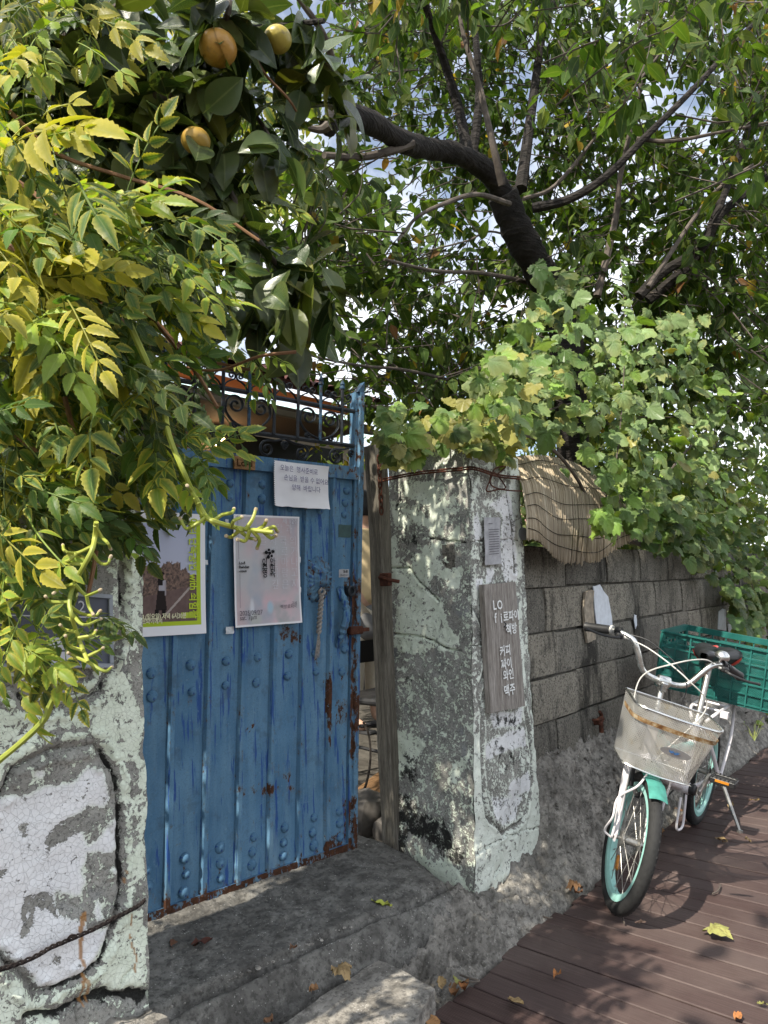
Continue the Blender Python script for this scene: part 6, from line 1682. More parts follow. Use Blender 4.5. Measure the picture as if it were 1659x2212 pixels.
def frames(D, N):
    D = D / np.linalg.norm(D, axis=1)[:, None]; X = np.cross(D, N); X /= np.linalg.norm(X, axis=1)[:, None] + 1e-9; Z = np.cross(X, D)
    return np.stack([X, D, Z], -1)                                # columns: leaf x, leaf y (to the tip), leaf z (normal)
def set_leaves(root, protos, idx, P, Rm, S, C, age, mat1, matn, singles=300, name='leaf'):
    P, S, C, age, idx = map(np.asarray, (P, S, C, age, idx)); base = np.array(root.location)
    dep, sx, sy = seen(P); size = np.array([np.ptp(protos[k][0], axis=0).max() for k in range(len(protos))])[idx] * S
    vis = (dep > .2) & (sx > 10) & (sx < 1650) & (sy > 10) & (sy < 2200)
    score = np.where(vis, size / np.maximum(dep, .2) ** 1.6, -1); order = np.argsort(-score)
    one = order[:min(singles, int(vis.sum()))]; rest = np.setdiff1d(np.arange(len(P)), one)
    ms = {}
    for k in set(idx[one].tolist()):
        V, F, e, uv = protos[k][:4]; fl = [F] + ([protos[k][4]] if len(protos[k]) > 4 else [])
        ms[k] = mesh_np(name, V, fl, True, None, {'edge': e, 'uvl': uv}); ms[k].materials.append(mat1)
    for j in one:
        o = bpy.data.objects.new(name, ms[int(idx[j])]); o.parent = root; col.objects.link(o)
        m = Rm[j] * S[j]; l = P[j] - base
        o.matrix_local = Matrix(((m[0, 0], m[0, 1], m[0, 2], l[0]), (m[1, 0], m[1, 1], m[1, 2], l[1]), (m[2, 0], m[2, 1], m[2, 2], l[2]), (0, 0, 0, 1)))
        o.color = (*[float(c) for c in C[j]], float(age[j]))
    if len(rest):
        Vs, F4, F3, A, n = [], [], [], {'edge': [], 'uvl': [], 'tint': [], 'age': []}, 0
        for k in range(len(protos)):
            r = rest[idx[rest] == k]
            if not len(r): continue
            V, F, e, uv = protos[k][:4]; m = len(V)
            W = np.einsum('nij,vj->nvi', Rm[r] * S[r][:, None, None], V) + (P[r] - base)[:, None]
            off = (n + np.arange(len(r)) * m)[:, None, None]
            F4.append((F[None] + off).reshape(-1, 4))
            if len(protos[k]) > 4: F3.append((protos[k][4][None] + off).reshape(-1, 3))
            Vs.append(W.reshape(-1, 3)); n += m * len(r)
            A['edge'].append(np.tile(e, len(r))); A['uvl'].append(np.tile(uv, (len(r), 1))); A['tint'].append(np.repeat(C[r], m, 0)); A['age'].append(np.repeat(age[r], m))
        me = mesh_np('foliage', np.concatenate(Vs), [np.concatenate(F4)] + ([np.concatenate(F3)] if F3 else []), True, None, {q: np.concatenate(v) for q, v in A.items()})
        tag(link('foliage', me, matn, root), kind='stuff')
def in_view_poly(poly, n, r_):
    poly = np.asarray(poly, float); lo, hi = poly.min(0), poly.max(0); out = np.zeros((0, 2))
    while len(out) < n:
        q = lo + (hi - lo) * r_.random((n * 2, 2)); out = np.concatenate([out, q[inpoly(q[:, 0], q[:, 1], poly)]])
    return out[:n]
def pick(r_, n, cols, wts):
    cols = np.array(cols); k = r_.choice(len(cols), n, p=np.array(wts) / sum(wts)); c = cols[k]
    return c * (1 + .22 * r_.normal(size=(n, 1))).clip(.6, 1.5)
def limb(root, pts, r0, r1, material, name='branch', n=9, k=8, rough=.06, seed=0):
    q = spline(pts, k); r = np.linspace(r0, r1, len(q)); r = r * (1 + rough * fbm(np.stack([np.arange(len(q)) * .7, np.full(len(q), seed * 1.7), np.zeros(len(q))], 1), 3, 5))
    mb = MB(); mb.tube(q, r, n); return mb.build(name, material, root), q

# ---------------- cherry tree behind the wall
rs = np.random.default_rng(21)
def yp(y): return lambda x, v: on(1, y, x, v)
base = on(1, 2.15, 1225, 760); base[2] = .1
cherry = empty('cherry_tree', base, 'old cherry tree with dark crooked trunk leaning over the wall and gate', 'tree')
c21 = yp(2.1)
tr = [np.array([base[0] + .10, 2.2, .05]), np.array([base[0] + .06, 2.18, 1.4]), c21(1222, 745), c21(1200, 650), c21(1160, 575), c21(1118, 500), c21(1085, 420)]
o, q = limb(cherry, tr, .125, .090, M['bark'], 'trunk', 14, 10, .18, 1)
skel = [q]
o, q = limb(cherry, [c21(1110, 470), c21(1085, 415), c21(1045, 365), c21(985, 332), c21(930, 322), yp(2.0)(870, 306), yp(1.95)(810, 270), yp(1.9)(770, 252), yp(1.9)(735, 248), yp(1.9)(708, 274)], .068, .042, M['bark'], 'branch', 12, 8, .22, 2); skel.append(q)
mb = MB(); mb.lathe([(.042, 0), (.046, .03), (.038, .055), (.0, .05)], c21(1072, 392), (-.4, -.8, .3), 12); mb.build('cut_stub', M['bark'], cherry)
subs = [([(1010, 330), (992, 240), (965, 150), (935, 60), (905, -30)], 2.1, .050, .024), ([(1022, 330), (1035, 210), (1030, 110), (1020, 0)], 2.2, .044, .022), ([(1085, 400), (1062, 300), (1036, 190), (1000, 70), (985, -30)], 1.9, .032, .012),
        ([(1125, 410), (1140, 300), (1155, 190), (1170, 90), (1200, -20)], 2.3, .062, .030), ([(1150, 450), (1230, 430), (1310, 380), (1400, 290), (1500, 190), (1600, 80), (1670, 10)], 2.0, .042, .016), ([(1375, 300), (1450, 305), (1560, 285), (1670, 262)], 2.0, .018, .010),
        ([(1130, 430), (1200, 400), (1300, 280), (1400, 150), (1480, 40)], 2.4, .020, .010), ([(1190, 625), (1120, 605), (1040, 590), (940, 585), (830, 560)], 2.2, .026, .010), ([(1100, 440), (1030, 420), (960, 440), (900, 470), (860, 520)], 1.9, .022, .008),
        ([(890, 310), (830, 330), (770, 340), (700, 335)], 2.0, .032, .020), ([(735, 250), (728, 180), (715, 120), (690, 60), (640, -10)], 1.9, .030, .014), ([(720, 245), (716, 170), (712, 130)], 1.95, .018, .010), ([(712, 270), (690, 280), (640, 270)], 1.9, .03, .012),
        ([(1380, 640), (1430, 590), (1520, 530), (1560, 460), (1660, 380)], 2.5, .05, .03), ([(1400, 650), (1500, 560), (1545, 470), (1560, 430), (1600, 330), (1640, 200)], 2.7, .05, .025), ([(1400, 620), (1440, 560), (1500, 470), (1560, 400), (1670, 330)], 2.3, .022, .012), ([(1290, 640), (1330, 470), (1340, 380), (1380, 200), (1400, 60)], 2.6, .036, .014),
        ([(1130, 520), (1060, 500), (1010, 520), (930, 540)], 2.3, .012, .006), ([(1050, 860), (1000, 830), (880, 800), (780, 790), (680, 770), (610, 745)], 2.5, .018, .007), ([(1060, 880), (1010, 800), (960, 840), (880, 850)], 2.6, .016, .006)]
for k, (p, y, r0, r1) in enumerate(subs):
    o, q = limb(cherry, [(on(1, y + .05 * math.sin(k * 2 + i), *c) if max(q_[0] for q_ in p) < 1300 else far(c[0], c[1], 4.25 + (y - 2.1) * .8 + .06 * math.sin(k * 2 + i))) for i, c in enumerate(p)], r0 * .72, r1 * .72, M['bark'] if r0 > .04 else M['twig'], 'branch', 8, 6, .10, 10 + k); skel.append(q)
SK = np.concatenate(skel)
# crown: leafy twigs through the crown's volume
tw = MB(); P, D, Nn, S, C = [], [], [], [], []
crown = [([(700, -60), (1720, -60), (1720, 620), (1500, 700), (1180, 660), (900, 620), (700, 420)], 900, 4.3, 7.0), ([(760, -60), (1720, -60), (1720, 660), (1180, 660), (960, 600)], 760, 5.2, 7.8), ([(600, 540), (1250, 560), (1500, 640), (1720, 640), (1720, 900), (1100, 940), (760, 900), (640, 760)], 800, 4.2, 7.2), ([(640, 200), (760, 250), (760, 520), (640, 600), (560, 520)], 60, 3.2, 4.4), ([(1150, -60), (1720, -60), (1720, 420), (1350, 330)], 140, 2.7, 3.9), ([(760, -60), (1200, -60), (1150, 130), (800, 120)], 80, 2.9, 4.0)]
axis_px = [[(1222, 745), (1200, 650), (1160, 575), (1118, 500), (1085, 420), (1045, 365), (985, 332), (930, 322), (870, 306), (810, 270), (770, 252), (708, 274)], [(1010, 330), (992, 240), (965, 150), (935, 60)], [(1022, 330), (1035, 210), (1030, 110)], [(1125, 410), (1155, 190)], [(1150, 450), (1310, 380), (1500, 190)]]
gap = [[(700, 300), (800, 335), (880, 360), (960, 470), (1010, 570), (960, 610), (820, 500), (720, 430)], [(630, 700), (700, 690), (770, 760), (760, 840), (660, 830), (610, 770)], [(640, 10), (760, 40), (740, 110), (660, 100)], [(930, 480), (1080, 560), (1060, 620), (960, 580)]]
for (poly, n, d0, d1) in crown:
    for (x_, y_) in in_view_poly(poly, n, rs):
        hole = vnoise(np.array([[x_ / 95., y_ / 95., 3.3]]), 5)[0]
        if hole < .25 or (any(inpoly(np.array([x_]), np.array([y_]), g_)[0] for g_ in gap) and rs.random() < .6): continue
        p = far(x_, y_, d0 + (d1 - d0) * rs.random())
        if p[2] < 1.45 or p[1] < .6: continue
        xs_ = p[0] + .87 * (p[2] - 1.8)
        if p[1] < 1.8 and 2.2 < xs_ < 5.8 and rs.random() < .85: continue
        if (p - EYE) @ _f < 5.1 and min(polydist(np.array([x_]), np.array([y_]), ap)[0] for ap in axis_px) < 62: continue
        d = rs.normal(size=3); d[2] = abs(d[2]) * .3 + .1; d[0] += .2; d /= np.linalg.norm(d); L = .22 + .25 * rs.random()
        k = np.argmin(((SK - p) ** 2).sum(1)); root_p = p + (SK[k] - p) * min(1, .26 / (np.linalg.norm(SK[k] - p) + 1e-6)) + rs.normal(size=3) * .05
        a = p; b = p + d * L
        tw.tube(spline([root_p, a + rs.normal(size=3) * .03, (a + b) / 2 + rs.normal(size=3) * .02, b], 3), [.0045] * 4 + [.0035] * 3 + [.002] * 3, 4, caps=False)
        m = 7 + int(rs.integers(4)); tt_ = np.linspace(-.35, 1.0, m)
        for t in tt_:
            q = a + (b - a) * t if t > 0 else a + (root_p - a) * (-t)
            side_ = rs.normal(size=3); side_ -= d * (side_ @ d); side_ /= np.linalg.norm(side_)
            P.append(q); D.append(d * .35 + side_ * .75 + np.array([0, 0, -.55 - .4 * rs.random()])); Nn.append(np.array([-.25, -.1, 1.0]) + .55 * rs.normal(size=3)); S.append(.72 + .5 * rs.random())
tag(tw.build('twigs', M['twig'], cherry), kind='stuff')
P, D, Nn, S = map(np.array, (P, D, Nn, S)); n = len(P)
C = pick(rs, n, [(.030, .060, .012), (.055, .105, .018), (.085, .145, .024), (.14, .19, .032), (.34, .23, .03), (.18, .08, .03)], [36, 32, 20, 9, 1.4, .8])
protos = [leaf_ovate(.104, .057, 5, .22, d_, .40, 0, .01 * s_) for d_, s_ in ((.15, 0), (.35, 1), (.25, -1), (.5, .5))]
set_leaves(cherry, protos, rs.integers(0, 4, n), P, frames(D, Nn), S, C, rs.random(n) ** 3, M['leaf_cherry1'], M['leaf_cherryn'])
print('cherry leaves', n)

# ---------------- trees further back
def back_tree(loc, ells, label, cols, seed, leafL=.075, singles=0, maxsy=1000, minsx=-50):
    r_ = np.random.default_rng(seed); t = empty('garden_tree', loc, label, 'tree', 'trees behind the wall')
    P, D, Nn, S = [], [], [], []
    top = np.array(ells[0][0])
    limb(t, [np.array(loc), np.array(loc) + (top - np.array(loc)) * .5 + [.1, 0, 0], top], .09, .03, M['bark'], 'trunk', 9, 6, .12, seed)
    for (c, r, n) in ells:
        g = r_.normal(size=(n, 3)); g /= np.linalg.norm(g, axis=1)[:, None]; g *= r_.random((n, 1)) ** .38; ctr = np.array(c) + g * np.array(r)
        if r_.random() < 2: limb(t, [top * .6 + np.array(loc) * .4, (top + np.array(c)) / 2, np.array(c)], .035, .012, M['twig'], 'branch', 6, 4, .1, seed + n)
        for p in ctr:
            for _ in range(7):
                P.append(p + r_.normal(size=3) * .13); d = r_.normal(size=3); d[2] = -abs(d[2]) * .6 - .2; D.append(d); Nn.append(np.array([-.3, -.2, 1.0]) + .6 * r_.normal(size=3)); S.append(.8 + .5 * r_.random())
    P, D, Nn, S = map(np.array, (P, D, Nn, S))
    dep, sx_, sy_ = seen(P); k = (sy_ < maxsy) & (sx_ > minsx); P, D, Nn, S = P[k], D[k], Nn[k], S[k]; n = len(P)
    C = pick(r_, n, cols, [1] * len(cols)); pr = [leaf_ovate(leafL, leafL * .5, 4, .2, d_, .42) for d_ in (.2, .4)]
    set_leaves(t, pr, r_.integers(0, 2, n), P, frames(D, Nn), S, C, r_.random(n) ** 2, M['leaf_cherry1'], M['leaf_cherryn'], singles)
    return t
G3 = [(.055, .10, .02), (.08, .135, .026), (.11, .155, .03), (.15, .175, .035)]
back_tree((7.2, 5.2, .1), [((6.6, 4.6, 2.7), (1.6, .9, 1.0), 260), ((8.2, 4.8, 3.2), (2.0, 1.2, 1.5), 300), ((5.6, 4.4, 2.1), (1.0, .7, .5), 90)], 'dark leafy tree behind the mint pillar and vines', G3, 41)
back_tree((4.6, 5.9, .1), [((4.9, 4.5, 2.15), (.6, .3, .5), 60), ((5.3, 4.3, 1.8), (.5, .3, .6), 50)], 'small bright-leaved tree against the house behind the gate stile', [(.09, .14, .025), (.14, .19, .04), (.28, .22, .03)], 42)
back_tree((11, 6.5, .1), [((10.5, 4.6, 3.0), (3.2, 1.5, 2.2), 700), ((13, 5.5, 3.6), (3.4, 2, 3.0), 420), ((8.5, 3.4, 1.9), (2.2, .8, .8), 260), ((7.4, 2.5, 1.9), (2.6, .5, .9), 420), ((10.5, 2.6, 2.0), (3.0, .6, 1.2), 380)], 'tall dark tree at the far end of the wall', G3, 43, .09, 0, 1400)
back_tree((1.6, 4.2, .1), [((1.5, 3.6, 3.7), (1.2, .7, 1.0), 210), ((2.6, 3.8, 4.4), (1.3, .8, .9), 170), ((.6, 3.4, 4.0), (1.0, .7, 1.0), 120)], 'sunlit yellow-green tree above the house behind the creeper', [(.08, .12, .02), (.14, .17, .025), (.26, .25, .03), (.06, .09, .018)], 44, .08)

# ---------------- persimmon branch
rs = np.random.default_rng(33)
pers = empty('persimmon_tree', (-.35, 2.3, .1), 'persimmon tree with orange fruit and dark glossy leaves over the gate', 'tree')
limb(pers, [np.array([-.35, 2.3, .05]), np.array([-.30, 2.25, 1.4]), np.array([-.10, 2.05, 2.4]), far(-60, 160, 1.75)], .085, .045, M['bark'], 'trunk', 12, 10, .15, 3)
def fp(d): return lambda x, y: far(x, y, d)
PB = []
for k, (p, d, r0, r1) in enumerate((([(-60, 160), (60, 200), (160, 215), (265, 200), (320, 160), (400, 112), (480, 60), (560, 62), (700, 45)], 1.75, .030, .006), ([(265, 205), (310, 205), (365, 210), (400, 240), (430, 270), (425, 300)], 1.7, .014, .006), ([(400, 112), (440, 180), (500, 200), (560, 260), (600, 330)], 1.7, .010, .004),
                                 ([(495, 0), (492, 30), (478, 60), (475, 72)], 1.62, .008, .005), ([(160, 215), (230, 250), (300, 290), (330, 320), (335, 350)], 1.72, .010, .004), ([(430, 270), (470, 350), (500, 420), (560, 520), (620, 590), (680, 600)], 1.75, .010, .005), ([(60, 200), (100, 120), (170, 60), (240, 20), (300, -20)], 1.7, .012, .005), ([(560, 62), (640, 140), (690, 160), (740, 230)], 1.8, .008, .004), ([(500, 420), (420, 440), (350, 430), (300, 400)], 1.8, .006, .003))):
    o, q = limb(pers, [far(x, y, d + .05 * math.sin(i * 2.1 + k)) for i, (x, y) in enumerate(p)], r0, r1, M['bark'] if k == 0 else M['twig'], 'branch', 7, 6, .1, 60 + k); PB.append(q)
PBa = np.concatenate(PB[0:1] + PB[1:])
P, D, Nn, S, idx = [], [], [], [], []
def pleaf(q, sc=1.0, spread=1.0):
    d = rs.normal(size=3) * spread; d[2] -= .75; P.append(q); D.append(d); Nn.append(np.array([-.35, -.35, .9]) + .5 * rs.normal(size=3)); S.append(sc * (.80 + .40 * rs.random()))
for q in PBa[::1]:
    for _ in range(3):
        if rs.random() < .75: pleaf(q + rs.normal(size=3) * .025)
for (x, y, dd) in ((560, 600, 1.7), (600, 620, 1.66), (640, 600, 1.7), (520, 620, 1.72), (690, 620, 1.75), (570, 660, 1.75), (620, 680, 1.7), (540, 690, 1.76), (660, 670, 1.74), (700, 660, 1.8), (500, 650, 1.8), (590, 700, 1.8), (640, 720, 1.82)):
    for _ in range(5): pleaf(far(x + 26 * rs.normal(), y - 20 + 22 * rs.normal(), dd + .07 * rs.normal()), 1.05, .5)
for _ in range(110):          # more crown leaves, added out of view to shade the boards and step
    P.append(np.array([-.75, .45, 3.0]) + rs.normal(size=3) * [.42, .36, .25]); d = rs.normal(size=3); d[2] -= .6; D.append(d); Nn.append(np.array([-.3, -.3, .9]) + .5 * rs.normal(size=3)); S.append(.9 + .3 * rs.random())
P, D, Nn, S = map(np.array, (P, D, Nn, S)); n = len(P)
C = pick(rs, n, [(.035, .062, .020), (.055, .090, .026), (.080, .115, .030), (.12, .15, .03), (.17, .17, .035)], [30, 30, 22, 12, 5])
protos = [leaf_ovate(.102, .064, 7, .26, d_, .45, 0, .012 * s_, .12) for d_, s_ in ((.10, 0), (.30, 1), (.2, -1), (.45, .4))]
set_leaves(pers, protos, rs.integers(0, 4, n), P, frames(D, Nn), S, C, rs.random(n) ** 2, M['leaf_persimmon1'], M['leaf_persimmonn'])
for (x, y, r, d, ripe) in ((471, 104, 39, 1.58, 1.0), (600, 85, 29, 1.66, .25), (423, 304, 30, 1.62, .75)):
    c = far(x, y, d); R_ = r * d / FPX
    mb = MB(); th_ = np.linspace(0, math.pi, 16); mb.lathe([(R_ * math.sin(t) * (1 + .04 * math.sin(t) ** 4), R_ * .92 * math.cos(t) * (1 - .12 * math.exp(-(t / .5) ** 2))) for t in th_], c, (.08, .05, 1), 22)
    f = mb.build('fruit', M['persimmon'], pers, sharp=None); f.color = (1, 1, 1, ripe)
    mb = MB()
    for k in range(4):
        a = k * math.pi / 2 + .4; e = np.array([math.cos(a), math.sin(a), 0]); s_ = np.array([-math.sin(a), math.cos(a), 0]); tp = c + np.array([0, 0, R_ * .84])
        mb.add(np.array([tp, tp + e * R_ * .35 + s_ * R_ * .28 + [0, 0, .004], tp + e * R_ * .72 + [0, 0, -.002], tp + e * R_ * .35 - s_ * R_ * .28 + [0, 0, .004]]), [np.arange(4)[None]])
    mb.tube(np.array([c + [0, 0, R_ * .8], c + [0, 0, R_ * 1.25], c + [.01, .01, R_ * 1.6]]), .0035, 6); mb.build('calyx', M['calyx'], f)

# ---------------- trumpet creeper over the near pillar
rs = np.random.default_rng(55)
creep = empty('trumpet_creeper', (.35, 1.62, .1), 'yellowing trumpet creeper cascading over the near pillar and the gate', 'climbing plant')
limb(creep, [np.array([.30, 1.9, .05]), np.array([.34, 1.88, 1.0]), np.array([.40, 1.8, 1.7]), np.array([.50, 1.6, 2.2])], .035, .022, M['stem'], 'trunk', 9, 8, .15, 4)
stems = [([(-40, 345), (70, 415), (150, 500), (240, 590), (330, 690), (420, 800), (470, 880)], 1.40, .0055), ([(-40, 500), (90, 570), (170, 620), (260, 690), (330, 745)], 1.30, .0060), ([(-40, 540), (60, 590), (130, 640), (200, 720), (250, 800)], 1.28, .0045), ([(140, 860), (165, 960), (190, 1060), (212, 1130), (205, 1210), (190, 1285)], 1.22, .0050), ([(300, 640), (400, 760), (500, 790), (560, 800), (640, 790)], 1.75, .0045),
         ([(20, 240), (120, 330), (260, 380), (420, 430), (560, 520)], 1.55, .005), ([(280, 700), (345, 850), (365, 940), (395, 1015), (422, 1075)], 1.20, .0058), ([(120, 1025), (160, 1062), (200, 1095), (208, 1130)], 1.16, .005), ([(-20, 900), (60, 960), (110, 1010)], 1.2, .005), ([(520, 20), (560, 140), (620, 210), (640, 240)], 1.7, .004), ([(640, 760), (560, 770), (470, 800), (380, 790)], 1.6, .004)]
for k, (p, d, r) in enumerate(stems):
    limb(creep, [far(x, y, d + .03 * math.sin(i * 1.7 + k)) for i, (x, y) in enumerate(p)], r, r * .7, M['stem'] if k not in (6, 7) else M['green_stem'], 'stem', 6, 6, .05, 80 + k)
P, D, Nn, S, C, age = [], [], [], [], [], []
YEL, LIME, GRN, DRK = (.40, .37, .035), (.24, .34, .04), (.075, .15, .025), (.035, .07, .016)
def cleaf(p, tone, s=1.0, dirv=None):
    d = np.array([-.10, -.50, -.50]) + .60 * rs.normal(size=3) if dirv is None else np.asarray(dirv, float)
    P.append(p); D.append(d); Nn.append(np.array([-.62, -.35, .75]) + .35 * rs.normal(size=3)); S.append(s)
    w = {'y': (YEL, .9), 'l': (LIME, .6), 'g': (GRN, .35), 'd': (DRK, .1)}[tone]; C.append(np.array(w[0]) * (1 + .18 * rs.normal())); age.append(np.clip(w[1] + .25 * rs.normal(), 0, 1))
CLEAR = [[(385, 790), (800, 790), (800, 1110), (470, 1110), (455, 1010), (400, 930)], [(305, 1120), (460, 1090), (460, 1400), (305, 1400)], [(250, 1180), (310, 1180), (330, 2200), (250, 2200)]]
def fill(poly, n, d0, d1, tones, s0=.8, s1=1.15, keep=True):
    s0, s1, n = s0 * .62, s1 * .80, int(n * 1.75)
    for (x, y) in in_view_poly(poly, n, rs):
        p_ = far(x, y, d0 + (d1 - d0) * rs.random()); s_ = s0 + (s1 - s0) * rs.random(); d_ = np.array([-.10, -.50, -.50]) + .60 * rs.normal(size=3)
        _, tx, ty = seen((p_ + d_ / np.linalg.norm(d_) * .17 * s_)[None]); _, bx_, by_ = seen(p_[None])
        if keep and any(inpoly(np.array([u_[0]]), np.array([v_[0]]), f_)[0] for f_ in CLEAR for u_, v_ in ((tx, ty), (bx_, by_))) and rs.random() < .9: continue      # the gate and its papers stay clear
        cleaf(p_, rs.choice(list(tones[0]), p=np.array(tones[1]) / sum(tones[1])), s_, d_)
fill([(-60, 220), (120, 240), (170, 400), (160, 620), (110, 760), (-60, 800)], 50, 1.06, 1.30, ('ylg', (6, 3, 2)), .90, 1.25)
fill([(-60, -40), (250, -40), (220, 100), (60, 180), (-60, 200)], 44, 1.45, 1.9, ('ylgd', (4, 3, 3, 2)), .9, 1.15)
fill([(110, 400), (360, 430), (390, 560), (360, 660), (200, 660), (80, 540)], 52, 1.22, 1.5, ('ylgd', (2, 3, 5, 2)), .75, 1.05)
fill([(-60, 560), (150, 600), (270, 690), (340, 830), (330, 960), (220, 1020), (40, 1060), (-60, 1060)], 80, 1.14, 1.45, ('ylgd', (1.4, 2, 6, 4)), .7, 1.0)
fill([(-60, 700), (260, 720), (370, 820), (370, 930), (270, 1040), (170, 1120), (40, 1180), (-60, 1180)], 100, 1.38, 1.62, ('lgd', (1, 4, 7)), .75, 1.0)
fill([(160, 300), (470, 330), (560, 450), (520, 540), (420, 600), (220, 560)], 70, 1.8, 2.2, ('lgd', (2, 4, 5)), .8, 1.05)
fill([(400, 720), (560, 700), (580, 750), (460, 790), (380, 810)], 12, 1.5, 1.9, ('lgd', (2, 4, 2)), .6, .8)
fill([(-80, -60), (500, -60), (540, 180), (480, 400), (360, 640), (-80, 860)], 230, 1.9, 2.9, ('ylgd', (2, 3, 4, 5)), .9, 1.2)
fill([(520, 120), (640, 170), (630, 300), (580, 440), (500, 480), (460, 330)], 30, 1.75, 2.1, ('gld', (5, 2, 2)), .75, .95)
fill([(-10, 1290), (70, 1290), (80, 1420), (0, 1430)], 8, 1.02, 1.12, ('gl', (3, 2)), .55, .72)
fill([(-80, 900), (80, 930), (80, 1080), (30, 1200), (-80, 1190)], 26, 1.08, 1.3, ('ylg', (1, 2, 5)), .75, .95)
fill([(380, 920), (440, 930), (410, 1010), (360, 1030)], 6, 1.2, 1.3, ('lg', (2, 4)), .5, .65, False)
fill([(380, 1020), (480, 1020), (470, 1060), (380, 1060)], 6, 1.7, 1.85, ('gd', (3, 3)), .42, .55)
fill([(120, 1290), (200, 1300), (190, 1390), (120, 1400)], 6, 1.1, 1.25, ('gd', (3, 2)), .5, .65)
fill([(200, 1010), (260, 1040), (240, 1110), (190, 1150)], 10, 1.3, 1.4, ('gd', (2, 3)), .6, .8)
# behind, shading the gate
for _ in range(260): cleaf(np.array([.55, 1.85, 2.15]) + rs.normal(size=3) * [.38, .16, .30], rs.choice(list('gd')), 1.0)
P, D, Nn, S, C, age = map(np.array, (P, D, Nn, S, C, age)); n = len(P)
protos = [leaf_compound(.215 * q_, pr_, .058 * q_, (.024 + .008 * ((k * 7) % 5) / 4) * q_, 300 + k, dr_, .07 + .02 * (k % 4)) for k, (pr_, dr_, q_) in enumerate(((4, .2, 1), (3, .4, 1.1), (4, .5, .9), (3, .25, 1), (4, .35, 1.1), (5, .6, 1.05), (3, .1, .85), (4, .7, 1), (2, .3, .8), (5, .3, 1.15)))]
NPC = len(protos)
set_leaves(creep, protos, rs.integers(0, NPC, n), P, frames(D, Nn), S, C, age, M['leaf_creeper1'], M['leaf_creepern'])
# bare flower stalks
def stalk(path, d, r0, twigs, label):
    q3 = [far(x, y, d + .012 * math.sin(i * 1.9)) for i, (x, y) in enumerate(path)]
    o, q = limb(creep, q3, r0, r0 * .7, M['green_stem'], 'flower_stalk', 8, 6, .18, 5); o['label'] = label
    for (x0, y0, pts) in twigs:
        tw3 = [far(x0, y0, d)] + [far(x, y, d - .02 + .04 * rs.random()) for x, y in pts]
        mb = MB(); qq = spline(tw3, 5); mb.tube(qq, np.linspace(r0 * .72, r0 * .52, len(qq)), 7); t_ = mb.build('stalk_twig', M['green_stem'], o)
        e = tw3[-1]; v = tw3[-1] - tw3[-2]; v = v / np.linalg.norm(v); mb = MB(); mb.lathe([(r0 * .5, -.002), (r0 * .66, .001), (r0 * .60, .004), (r0 * .2, .005)], e, v, 8); mb.build('bud_scar', M['scar'], o)
stalk([(422, 1075), (440, 1110), (452, 1122), (480, 1132), (520, 1142), (555, 1146), (590, 1150)], 1.17, .0050,
      [(445, 1118, [(420, 1135), (402, 1142), (390, 1122)]), (430, 1090, [(415, 1062), (405, 1050)]), (460, 1126, [(480, 1112), (500, 1108), (505, 1100)]), (500, 1137, [(505, 1125), (520, 1118)]), (510, 1140, [(535, 1160), (550, 1165)]), (530, 1144, [(545, 1122), (552, 1102)]), (545, 1146, [(560, 1165), (556, 1182)]), (555, 1146, [(570, 1135), (575, 1125)]), (565, 1148, [(590, 1138), (598, 1146)]), (520, 1143, [(500, 1160), (490, 1158)]), (570, 1149, [(585, 1162), (594, 1158)]), (540, 1145, [(530, 1168), (515, 1166)])], 'bare yellow-green flower stalk hanging in front of the posters')
stalk([(208, 1128), (205, 1160), (198, 1190), (180, 1225), (160, 1262), (150, 1300), (155, 1330), (165, 1365), (180, 1405), (190, 1430)], 1.02, .0038,
      [(205, 1135, [(220, 1160), (232, 1172), (238, 1184)]), (200, 1180, [(165, 1195), (140, 1190), (136, 1178)]), (165, 1196, [(150, 1210), (140, 1212)]), (196, 1190, [(215, 1215), (232, 1218), (238, 1205)]), (185, 1220, [(160, 1218), (155, 1212)]), (160, 1262, [(135, 1268), (118, 1280)]), (162, 1262, [(185, 1285), (205, 1280), (215, 1275)]), (187, 1286, [(192, 1310), (200, 1325)]), (150, 1300, [(110, 1300), (100, 1290)]), (152, 1310, [(175, 1325), (205, 1330), (214, 1322)]), (155, 1325, [(180, 1350), (215, 1338)]), (158, 1340, [(130, 1330), (122, 1312)]), (165, 1365, [(140, 1360), (132, 1352)]), (170, 1378, [(200, 1372), (206, 1364)]), (180, 1405, [(150, 1395), (142, 1375)]), (185, 1420, [(215, 1405), (222, 1400)]), (190, 1430, [(225, 1450), (240, 1442)]), (190, 1430, [(165, 1420), (150, 1412)])], 'bare yellow-green flower stalk hanging over the slate sign')
limb(creep, [far(x, y, 1.08) for x, y in ((150, 1440), (110, 1520), (95, 1555), (50, 1600), (-10, 1650))], .0052, .0048, M['green_stem'], 'stem', 7, 6, .1, 6)

